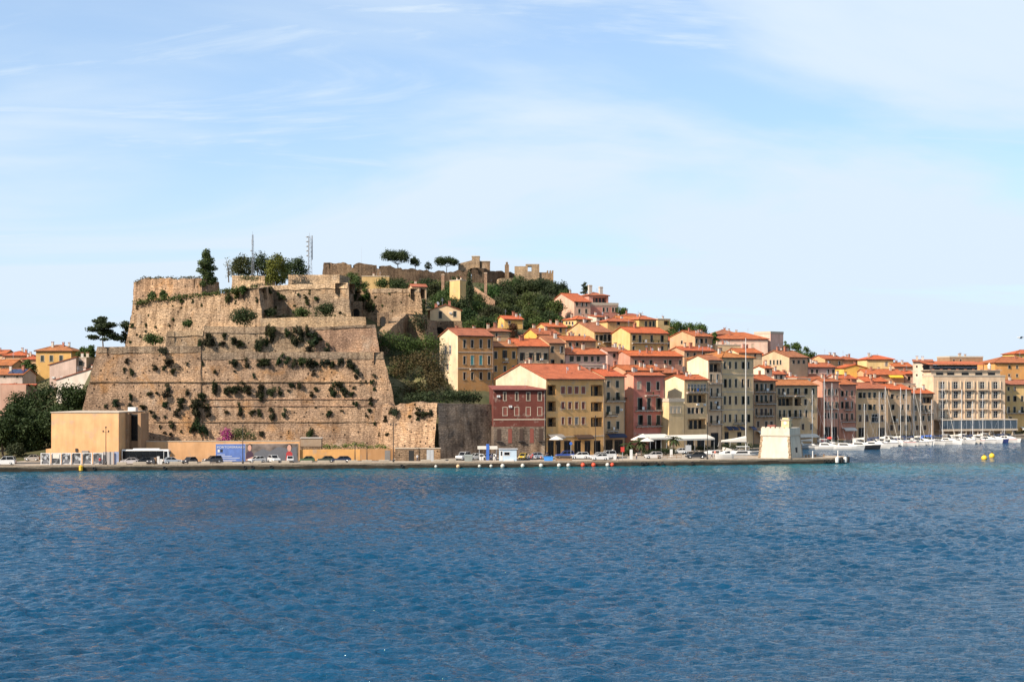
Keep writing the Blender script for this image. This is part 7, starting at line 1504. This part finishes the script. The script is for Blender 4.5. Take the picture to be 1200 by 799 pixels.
# ------------------------------------------------------------------ boats
def hull_secs(Ln, bm_, fb, dr=.5, n=9, fine=.62):
    S = []
    for j in range(n):
        t = j / (n - 1); x = t * Ln; k = min(1, (t / .12 + .72)) if t < .12 else 1 - max(0, (t - fine * .7) / (1 - fine * .7)) ** 2.1; k = max(.02, k); f = fb * (1 + .28 * t ** 2); h = bm_ / 2 * k; rake = .0
        xx = x + (Ln * .05 * (t ** 3))
        S.append([(xx, -h, f), (xx - .02 * Ln * t, -h * .93, f * .45), (xx - .05 * Ln * t, -h * .62, -dr * .5), (xx - .06 * Ln * t, 0, -dr), (xx - .05 * Ln * t, h * .62, -dr * .5), (xx - .02 * Ln * t, h * .93, f * .45), (xx, h, f)])
    return S
def sailboat(px, py, rot, Ln, ytop, label, cover='canvas_navy', lean=0, D=None, hullc=(.47, .46, .435), furl=False, stay=True, bz=1.25, bk=1.0):
    D = D or F * CH / (py - HY); p = Vector((ray(px) * D, D, 0)); r = empty('sailing_boat', p, math.radians(rot), label, 'sailing boat', 'sailing boats moored in the basin')
    bm_ = Ln * .30; fb = .5 + Ln * .055; mx_ = Ln * .56; Dm = D; zt = P(px, ytop, D).z; hm = zt - fb
    o = (-mx_, 0, 0)
    mb = MB(); mb.loft([[(x - mx_, y, z) for x, y, z in s_] for s_ in hull_secs(Ln, bm_, fb)], 'hull'); mb.build('hull', r, color=hullc)
    sm_ = MB(); st_ = random.choice(['canvas_navy', 'red_paint', 'canvas_navy', 'shutter_green'])
    for sy in (-1, 1):
        for s0, s1 in zip(hull_secs(Ln, bm_, fb), hull_secs(Ln, bm_, fb)[1:]): a0, a1 = (s0[0], s0[1]) if sy < 0 else (s0[6], s0[5]); b0, b1 = (s1[0], s1[1]) if sy < 0 else (s1[6], s1[5]); sm_.poly([(q[0] - mx_, q[1] + sy * .025, q[2]) for q in (Vector(a0).lerp(Vector(a1), .28), Vector(b0).lerp(Vector(b1), .28), Vector(b0).lerp(Vector(b1), .12), Vector(a0).lerp(Vector(a1), .12))], st_)
    sm_.build('hull_stripe', r)
    mb = MB(); mb.loft([[(x - mx_, y, z) for x, y, z in ((Ln * .22, -bm_ * .28, fb), (Ln * .22, bm_ * .28, fb), (Ln * .26, bm_ * .24, fb + .55), (Ln * .26, -bm_ * .24, fb + .55))], [(x - mx_, y, z) for x, y, z in ((Ln * .68, -bm_ * .18, fb), (Ln * .68, bm_ * .18, fb), (Ln * .60, bm_ * .15, fb + .42), (Ln * .60, -bm_ * .15, fb + .42))]], 'white_paint'); cb = mb.build('cabin', r)
    for sy in (-1, 1): m2 = MB(); m2.box(Ln * .32 - mx_, Ln * .55 - mx_, sy * bm_ * .245 - .015, sy * bm_ * .245 + .015, fb + .18, fb + .36, 'glass'); m2.build('cabin_window', cb)
    mb = MB(); mr_ = .07 + Ln * .003; mb.tube((0, 0, fb), (0, 0, fb + hm), mr_, mr_ * .7, 'white_paint', 8)
    for k in (.42, .72): mb.tube((0, -Ln * .075, fb + hm * k), (0, Ln * .075, fb + hm * k), .03, .03, 'steel', 4)
    mb.build('mast', r)
    mb = MB(); mb.tube((0, 0, fb + bz), (-Ln * .42, 0, fb + bz + .05), .07, .06, 'steel', 6); bo = mb.build('boom', r)
    mb = MB(); mb.loft([[(0.05, q[0] * .2 * bk, fb + bz + .05 + q[1] * .75 * bk) for q in ((-1, 0), (1, 0), (.8, .7), (0, 1), (-.8, .7))], [(-Ln * .2, q[0] * .2 * bk, fb + bz + .1 + q[1] * .42 * bk) for q in ((-1, 0), (1, 0), (.8, .7), (0, 1), (-.8, .7))], [(-Ln * .41, q[0] * .1 * bk, fb + bz + .13 + q[1] * .2 * bk) for q in ((-1, 0), (1, 0), (.8, .7), (0, 1), (-.8, .7))]], cover); mb.build('sail_cover', bo)
    if stay:
        for q, rr in (((Ln * .45, 0, fb + .5), .055 if furl else .022), ((-Ln * .54, 0, fb), .022)): m2 = MB(); m2.tube((0, 0, fb + hm * .98), q, rr * .6, rr, 'canvas' if rr > .05 else 'steel', 5); m2.build('stay', r)
        for sy in (-1, 1): m2 = MB(); m2.tube((0, sy * Ln * .075, fb + hm * .72), (-.2, sy * bm_ * .47, fb), .018, .018, 'steel', 4, False); m2.tube((0, 0, fb + hm * .97), (0, sy * Ln * .075, fb + hm * .72), .018, .018, 'steel', 4, False); m2.build('shroud', r)
    mb = MB(); zb_ = fb * 1.15
    for k in range(6): t = .5 + k * .09; w_ = bm_ * .5 * (1 - max(0, (t - .43) / .57) ** 2.1); mb.tube((t * Ln * 1.03 - mx_, -w_, zb_ - .1), (t * Ln * 1.03 - mx_, -w_, zb_ + .6), .015, .015, 'steel', 4, False)
    mb.build('guard_rail', r)
    mb = MB(); mb.loft([[(Ln * .20 - mx_, y, z) for y, z in ((-bm_ * .3, fb + .5), (bm_ * .3, fb + .5), (bm_ * .25, fb + 1.35), (-bm_ * .25, fb + 1.35))], [(Ln * .30 - mx_, y, z) for y, z in ((-bm_ * .28, fb + .5), (bm_ * .28, fb + .5), (bm_ * .2, fb + .9), (-bm_ * .2, fb + .9))]], cover); mb.build('spray_hood', r)
    return r
def motorboat(px, py, rot, Ln, label, hullc=(.47, .46, .435), hardtop=True, dark=False, D=None, extra=None):
    D = D or F * CH / (py - HY); p = Vector((ray(px) * D, D, 0)); r = empty('motor_boat', p, math.radians(rot), label, 'motor boat', 'motor boats moored in the basin'); bm_ = Ln * .31; fb = .6 + Ln * .06; c0 = -Ln / 2
    mb = MB(); mb.loft([[(x + c0, y, z) for x, y, z in s_] for s_ in hull_secs(Ln, bm_, fb, .6, 9, .75)], 'hull'); mb.build('hull', r, color=hullc)
    mb = MB(); mb.loft([[(x + c0, y, z) for x, y, z in ((Ln * .15, -bm_ * .40, fb), (Ln * .15, bm_ * .40, fb), (Ln * .18, bm_ * .36, fb + .95), (Ln * .18, -bm_ * .36, fb + .95))], [(x + c0, y, z) for x, y, z in ((Ln * .50, -bm_ * .40, fb), (Ln * .50, bm_ * .40, fb), (Ln * .46, bm_ * .34, fb + 1.0), (Ln * .46, -bm_ * .34, fb + 1.0))], [(x + c0, y, z) for x, y, z in ((Ln * .80, -bm_ * .2, fb + .1), (Ln * .80, bm_ * .2, fb + .1), (Ln * .78, bm_ * .15, fb + .3), (Ln * .78, -bm_ * .15, fb + .3))]], 'white_paint'); cb = mb.build('cabin', r)
    for sy in (-1, 1): m2 = MB(); y = sy * bm_ * .395; m2.loft([[(Ln * .22 + c0, y - .02, fb + .35), (Ln * .22 + c0, y + .02, fb + .35), (Ln * .22 + c0, y + .02 - sy * .05, fb + .78), (Ln * .22 + c0, y - .02 - sy * .05, fb + .78)], [(Ln * .52 + c0, y - .02, fb + .35), (Ln * .52 + c0, y + .02, fb + .35), (Ln * .46 + c0, y + .02 - sy * .1, fb + .78), (Ln * .46 + c0, y - .02 - sy * .1, fb + .78)]], 'glass'); m2.build('cabin_window', cb)
    m2 = MB(); m2.loft([[(Ln * .49 + c0, -bm_ * .3, fb + 1.02), (Ln * .49 + c0, bm_ * .3, fb + 1.02), (Ln * .505 + c0, bm_ * .3, fb + 1.0), (Ln * .505 + c0, -bm_ * .3, fb + 1.0)], [(Ln * .40 + c0, -bm_ * .25, fb + 1.75), (Ln * .40 + c0, bm_ * .25, fb + 1.75), (Ln * .41 + c0, bm_ * .25, fb + 1.75), (Ln * .41 + c0, -bm_ * .25, fb + 1.75)]], 'glass'); m2.build('windscreen', r)
    if hardtop: m2 = MB(); m2.box(Ln * .16 + c0, Ln * .43 + c0, -bm_ * .33, bm_ * .33, fb + 1.95, fb + 2.07, extra or 'white_paint'); [m2.tube((x + c0, sy * bm_ * .31, fb + .9), (x + c0, sy * bm_ * .31, fb + 1.95), .04, .04, 'steel', 5) for x in (Ln * .17, Ln * .40) for sy in (-1, 1)]; m2.build('hardtop', r)
    m2 = MB(); m2.tube((Ln * .2 + c0, 0, fb + 1.9), (Ln * .15 + c0, 0, fb + 3.3), .04, .02, 'white_paint', 5); m2.build('aerial', r)
    return r
RB = -52     # bows point out of the basin, towards the right of the ferry
sailboat(952, 526, -12, 11, 457, 'white sailing boat moored right behind the white tower', 'canvas')
sailboat(966, 524, -70, 12, 442, 'sailing boat with a tall mast before the pink waterfront house', 'canvas')
sailboat(975, 523.5, -50, 12, 449, 'sailing boat with a red furled sail before the salmon house', 'red_paint')
motorboat(972, 527, -20, 8.5, 'white cabin cruiser beside the black motor yacht', hardtop=True)
motorboat(994, 527.3, -15, 9, 'motor yacht with a tan canopy and striped hull', (.54, .53, .5), True, extra='wood'); motorboat(1012, 526.3, -22, 9.5, 'black-hulled motor yacht among white boats', (.02, .02, .022), True); motorboat(1027, 525.2, -35, 8.5, 'pale grey motor boat right of the black one', (.50, .49, .46), False)
ms = [(1013, 524, 473), (1030.5, 523, 459), (1037.5, 522.6, 453), (1055.5, 522, 454), (1062, 521.6, 456), (1071, 521.2, 455), (1079, 521.0, 455), (1092, 520.6, 468), (1104.5, 520.2, 446), (1127, 519.6, 456), (1140, 519.4, 470), (1151.8, 519.0, 462), (1177, 518.2, 474)]
lab = ['short-masted white sailing boat before the wide beige house', 'white sailing boat with a blue sail cover before the wide beige house', 'sailing boat with a furled foresail at the edge of the wide beige house', 'sailing boat with a pale sail cover before the plain tan house', 'white sailing boat with a navy spray hood before the plain tan house', 'sailing boat before the tan boxy attic', 'sailing boat before the green terrace awning', 'low-masted sailing boat by the hotel corner', 'sailing boat with the tallest mast before the hotel', 'sailing boat with a broad white deck before the hotel entrance', 'short-masted sailing boat before the hotel', 'sailing boat before the right part of the hotel', 'small sailing boat at the right end of the basin']
cov = ['canvas', 'canvas_navy', 'canvas', 'canvas', 'canvas_navy', 'canvas_navy', 'canvas', 'blue_paint', 'canvas_navy', 'canvas', 'canvas_navy', 'canvas', 'canvas_navy']
for i, ((px, py, yt), l_) in enumerate(zip(ms, lab)): sailboat(px, py, RB + random.uniform(-9, 9), random.uniform(8.5, 11.5), yt, l_, cov[i], furl=i in (2, 5, 8))
for px, py, l_, hc, ht in ((1046, 522.4, 'white motor boat between two masts before the plain tan house', (.56, .545, .515), True), (1085, 521, 'white open motor boat near the green awning house', (.56, .55, .53), False), (1114, 520.4, 'white flybridge boat in front of the hotel canopy', (.57, .56, .54), True), (1134, 519.6, 'cream motor boat before the hotel glass', (.54, .50, .43), True), (1160, 518.8, 'small motor boat with a grey canopy by the hotel', (.52, .51, .49), True), (1169, 518.4, 'blue-hulled small motor boat at the right of the basin', (.02, .03, .10), False), (1183, 517.8, 'last white motor boat at the right end of the basin', (.57, .56, .54), False)):
    motorboat(px, py, RB + random.uniform(-12, 12), random.uniform(6.5, 9), l_, hc, ht)
y_ = sailboat(874, 0, 12, 17, 396, 'big white yacht with a very tall mast behind the pier', 'canvas', D=384, stay=False, bz=2.7, bk=2.2)
motorboat(861, 0, 190, 11, 'white motor cruiser in front of the tall-masted yacht', D=376.5); motorboat(832, 0, 200, 8, 'white launch moored at the basin corner', D=381.5, hardtop=False)
sk = motorboat(849, 0, 185, 4.5, 'small white dinghy pulled up on the pier', hardtop=False, D=qd(849, 2.6)); sk.location.z = GZ + .3
# ------------------------------------------------------------------ people
def person_mesh(pose):
    J = {'stand': dict(pel=(0, 0, .95), ch=(0, 0, 1.32), nk=(0, 0, 1.47), hd=(0, -.02, 1.62), le=(.24, .02, 1.12), lh=(.27, -.06, .86), re=(-.24, .02, 1.12), rh=(-.26, -.05, .86), lk=(.11, 0, .5), lf=(.12, .02, .06), lt=(.13, -.16, .04), rk=(-.11, -.03, .5), rf=(-.13, 0, .06), rt=(-.14, -.18, .04)),
         'walk': dict(pel=(0, 0, .93), ch=(0, -.04, 1.30), nk=(0, -.06, 1.45), hd=(0, -.09, 1.60), le=(.24, -.10, 1.10), lh=(.26, -.28, .95), re=(-.24, .12, 1.10), rh=(-.25, .16, .85), lk=(.10, .05, .5), lf=(.11, .28, .10), lt=(.11, .16, .04), rk=(-.10, -.16, .5), rf=(-.11, -.26, .06), rt=(-.11, -.43, .05)),
         'sit': dict(pel=(0, 0, .50), ch=(0, -.06, .88), nk=(0, -.09, 1.02), hd=(0, -.13, 1.17), le=(.24, -.12, .70), lh=(.14, -.36, .62), re=(-.24, -.12, .70), rh=(-.14, -.36, .62), lk=(.13, -.42, .52), lf=(.13, -.40, .08), lt=(.14, -.58, .04), rk=(-.13, -.42, .52), rf=(-.13, -.38, .08), rt=(-.14, -.56, .04))}[pose]
    order = [('pel', .15), ('ch', .17), ('nk', .06), ('hd', .105), ('ls', .085), ('le', .055), ('lh', .04), ('rs', .085), ('re', .055), ('rh', .04), ('lp', .11), ('lk', .075), ('lf', .05), ('lt', .045), ('rp', .11), ('rk', .075), ('rf', .05), ('rt', .045)]
    J['ls'] = (J['ch'][0] + .19, J['ch'][1], J['ch'][2] + .07); J['rs'] = (J['ch'][0] - .19, J['ch'][1], J['ch'][2] + .07); J['lp'] = (.09, J['pel'][1], J['pel'][2] - .08); J['rp'] = (-.09, J['pel'][1], J['pel'][2] - .08)
    idx = {k: i for i, (k, _) in enumerate(order)}; E = [('pel', 'ch'), ('ch', 'nk'), ('nk', 'hd'), ('ch', 'ls'), ('ls', 'le'), ('le', 'lh'), ('ch', 'rs'), ('rs', 're'), ('re', 'rh'), ('pel', 'lp'), ('lp', 'lk'), ('lk', 'lf'), ('lf', 'lt'), ('pel', 'rp'), ('rp', 'rk'), ('rk', 'rf'), ('rf', 'rt')]
    me = bpy.data.meshes.new('body'); me.from_pydata([J[k] for k, _ in order], [(idx[a], idx[b]) for a, b in E], []); ob = bpy.data.objects.new('tmp', me); COL.objects.link(ob)
    md = ob.modifiers.new('skin', 'SKIN'); sv = me.skin_vertices[0].data
    for i, (k, r_) in enumerate(order): sv[i].radius = (r_, r_ * (.75 if k in ('ch', 'pel') else 1)); sv[i].use_root = k == 'pel'
    sd_ = ob.modifiers.new('sub', 'SUBSURF'); sd_.levels = 1
    res = bpy.data.meshes.new_from_object(ob.evaluated_get(bpy.context.evaluated_depsgraph_get())); bpy.data.objects.remove(ob); res.materials.clear()
    for m_ in ('skin', 'fabric', 'canvas_navy', 'hair', 'rubber'): res.materials.append(MATS[m_])
    zc, zp = J['nk'][2], J['pel'][2]
    for p_ in res.polygons:
        c = p_.center; hx = abs(c.x)
        if c.z > zc + .01: p_.material_index = 3 if (c.y > J['hd'][1] + .01 or c.z > J['hd'][2] + .06) else 0
        elif min((c - Vector(J['lh'])).length, (c - Vector(J['rh'])).length) < .16 and hx > .1: p_.material_index = 0
        elif c.z < .09: p_.material_index = 4
        elif c.z > zp - .02 or (hx > .2 and c.z > zp - .1): p_.material_index = 1
        else: p_.material_index = 2
        p_.use_smooth = True
    return res
PM = {k: person_mesh(k) for k in ('stand', 'walk', 'sit')}
def person(px, D, pose, rot, shirt, label, z=GZ):
    o = link('person', PM[pose], None, (ray(px) * D, D, z), math.radians(rot), shirt); return tag(o, label, 'person')
person(117, qd(117, 2.6), 'stand', 20, (.45, .04, .04), 'person in a red top standing by the sixth poster panel'); person(489, 341.5, 'walk', 60, (.78, .76, .74), 'person in a white top walking past the blue gate')
person(841, qd(841, 2.8), 'stand', 0, (.02, .02, .025), 'person in black standing beside the small dinghy'); st = PG(915.5, qd(915.5, 2.2)); mb = MB(); mb.box(-.5, .5, -.12, .5, 0, .42, 'concrete'); o = mb.build('stone_bench', None, st); tag(o, 'low stone bench in front of the white tower', 'bench')
person(915.5, qd(915.5, 2.35), 'sit', 0, (.02, .02, .02), 'person in black sitting in front of the white tower')
person(576, 344.5, 'stand', 40, (.12, .13, .2), 'person in a dark blue top by the fuel stand'); person(581, 345, 'walk', -60, (.65, .62, .6), 'person in a pale top beside the kiosk'); person(619, 345, 'walk', 80, (.6, .45, .35), 'person in a peach top walking among the scooters'); person(624, 346, 'stand', 10, (.4, .06, .06), 'person in a dark red top near the scooters')
person(724, 345.5, 'walk', -70, (.6, .42, .3), 'person in a tan top near the red buoys'); person(746, qd(746, 6), 'stand', 30, (.75, .6, .5), 'person in a pale pink top by the people carrier'); person(834, qd(834, 7), 'walk', 90, (.72, .7, .66), 'person in white walking toward the tower'); person(838, 362, 'stand', 0, (.6, .2, .15), 'person in a red top near the launch')
person(641, 356, 'stand', 0, (.03, .03, .04), 'person in black outside the yellow palazzo'); person(718, 372, 'walk', 50, (.7, .68, .66), 'person in a white top outside the slim house')
person(183.5, qd(183, 4.5), 'stand', 15, (.78, .75, .7), 'person in white beside the stacked crates')
# scooters
def scooter(px, D, rot, col, lab):
    p = PG(px, D); r = empty('scooter', p, math.radians(rot), lab, 'scooter', 'scooters parked on the quay'); w = MB(); w.lathe([(.1, -.05), (.24, -.05), (.26, 0), (.24, .05), (.1, .05)], 'rubber', 10); me = w.mesh('wheel')
    for x in (-.62, .6): o = link('wheel', me, r, (x, 0, .26)); o.rotation_euler = (math.pi / 2, 0, 0)
    mb = MB(); mb.loft([[(-.5, -.12, .3), (-.5, .12, .3), (-.55, .06, .95), (-.55, -.06, .95)], [(-.38, -.14, .28), (-.38, .14, .28), (-.42, .1, .9), (-.42, -.1, .9)]], 'carpaint'); mb.loft([[(-.4, -.16, .26), (-.4, .16, .26), (-.4, .16, .36), (-.4, -.16, .36)], [(.15, -.16, .26), (.15, .16, .26), (.15, .16, .36), (.15, -.16, .36)], [(.3, -.18, .3), (.3, .18, .3), (.25, .16, .72), (.25, -.16, .72)], [(.85, -.1, .5), (.85, .1, .5), (.85, .1, .72), (.85, -.1, .72)]], 'carpaint'); mb.build('body', r, color=col)
    mb = MB(); mb.box(.05, .8, -.13, .13, .72, .82, 'rubber'); mb.build('seat', r); mb = MB(); mb.tube((-.62, 0, .26), (-.42, 0, 1.05), .03, .03, 'steel', 5); mb.tube((-.4, -.32, 1.05), (-.4, .32, 1.05), .025, .025, 'rubber', 5); mb.build('handlebar', r)
for j, (px, c_) in enumerate(((618, (.03, .03, .03)), (622, (.5, .05, .04)), (626.5, (.6, .6, .58)), (630, (.03, .04, .08)), (634, (.45, .06, .05)), (639, (.03, .03, .035)), (646, (.2, .2, .21)))):
    scooter(px, 348.5 + (j % 2) * 1.2, 70 + j * 5, c_, ['black scooter nearest the yellow car', 'red scooter beside the black one', 'white scooter in the scooter row', 'navy scooter in the scooter row', 'dark red scooter behind the blue skip', 'black scooter at the right of the blue skip', 'grey scooter by the slat planter'][j])
for j, px in enumerate((182, 185.5, 188.5)):
    p = PG(px, qd(px, 3.4)); mb = MB(); h = (1.5, 1.8, 1.2)[j]; n = int(h / .3)
    for k in range(n): mb.box(-.28 + (k % 2) * .02, .28, -.25, .25, k * .3, k * .3 + .27, 'wood' if j == 0 else 'white_paint')
    o = mb.build('crate_stack', None, p, .1 * j); tag(o, ['stack of brown crates behind the bus nose', 'tallest stack of white boxes by the bus', 'short stack of white boxes by the bus'][j], 'crates')
# gull at the right edge of the picture
def gull():
    p = P(1196, 396, 120); r = empty('gull', p, 0, 'pale gull gliding over the right end of the harbour', 'bird'); mb = MB(); S = []
    for x, ra, z in ((-.26, .012, .0), (-.2, .035, 0), (-.06, .07, 0), (.08, .065, .01), (.18, .04, .03), (.24, .035, .035), (.30, .008, .03)): S.append([(-x, ra * math.cos(a), z + ra * math.sin(a)) for a in np.linspace(0, 6.283, 9)[:-1]])
    mb.loft(S, 'white_paint')
    for s_ in (-1, 1):
        for (x0, x1, xa, xb_, y0, y1, z0, z1, mt) in ((-.10, .10, -.06, .12, .05, .34, .02, .12, 'grey_paint'), (-.06, .12, .02, .10, .34, .62, .12, .08, 'grey_paint'), (.02, .10, .07, .09, .62, .72, .08, .05, 'iron')):
            for dz in (0, -.012): mb.poly([(x0, s_ * y0, z0 + dz), (x1, s_ * y0, z0 + dz), (xb_, s_ * y1, z1 + dz), (xa, s_ * y1, z1 + dz)], mt)
    mb.poly([(.22, -.03, 0), (.22, .03, 0), (.34, .06, .0), (.34, -.06, 0)], 'white_paint'); mb.build('body', r); 
gull()
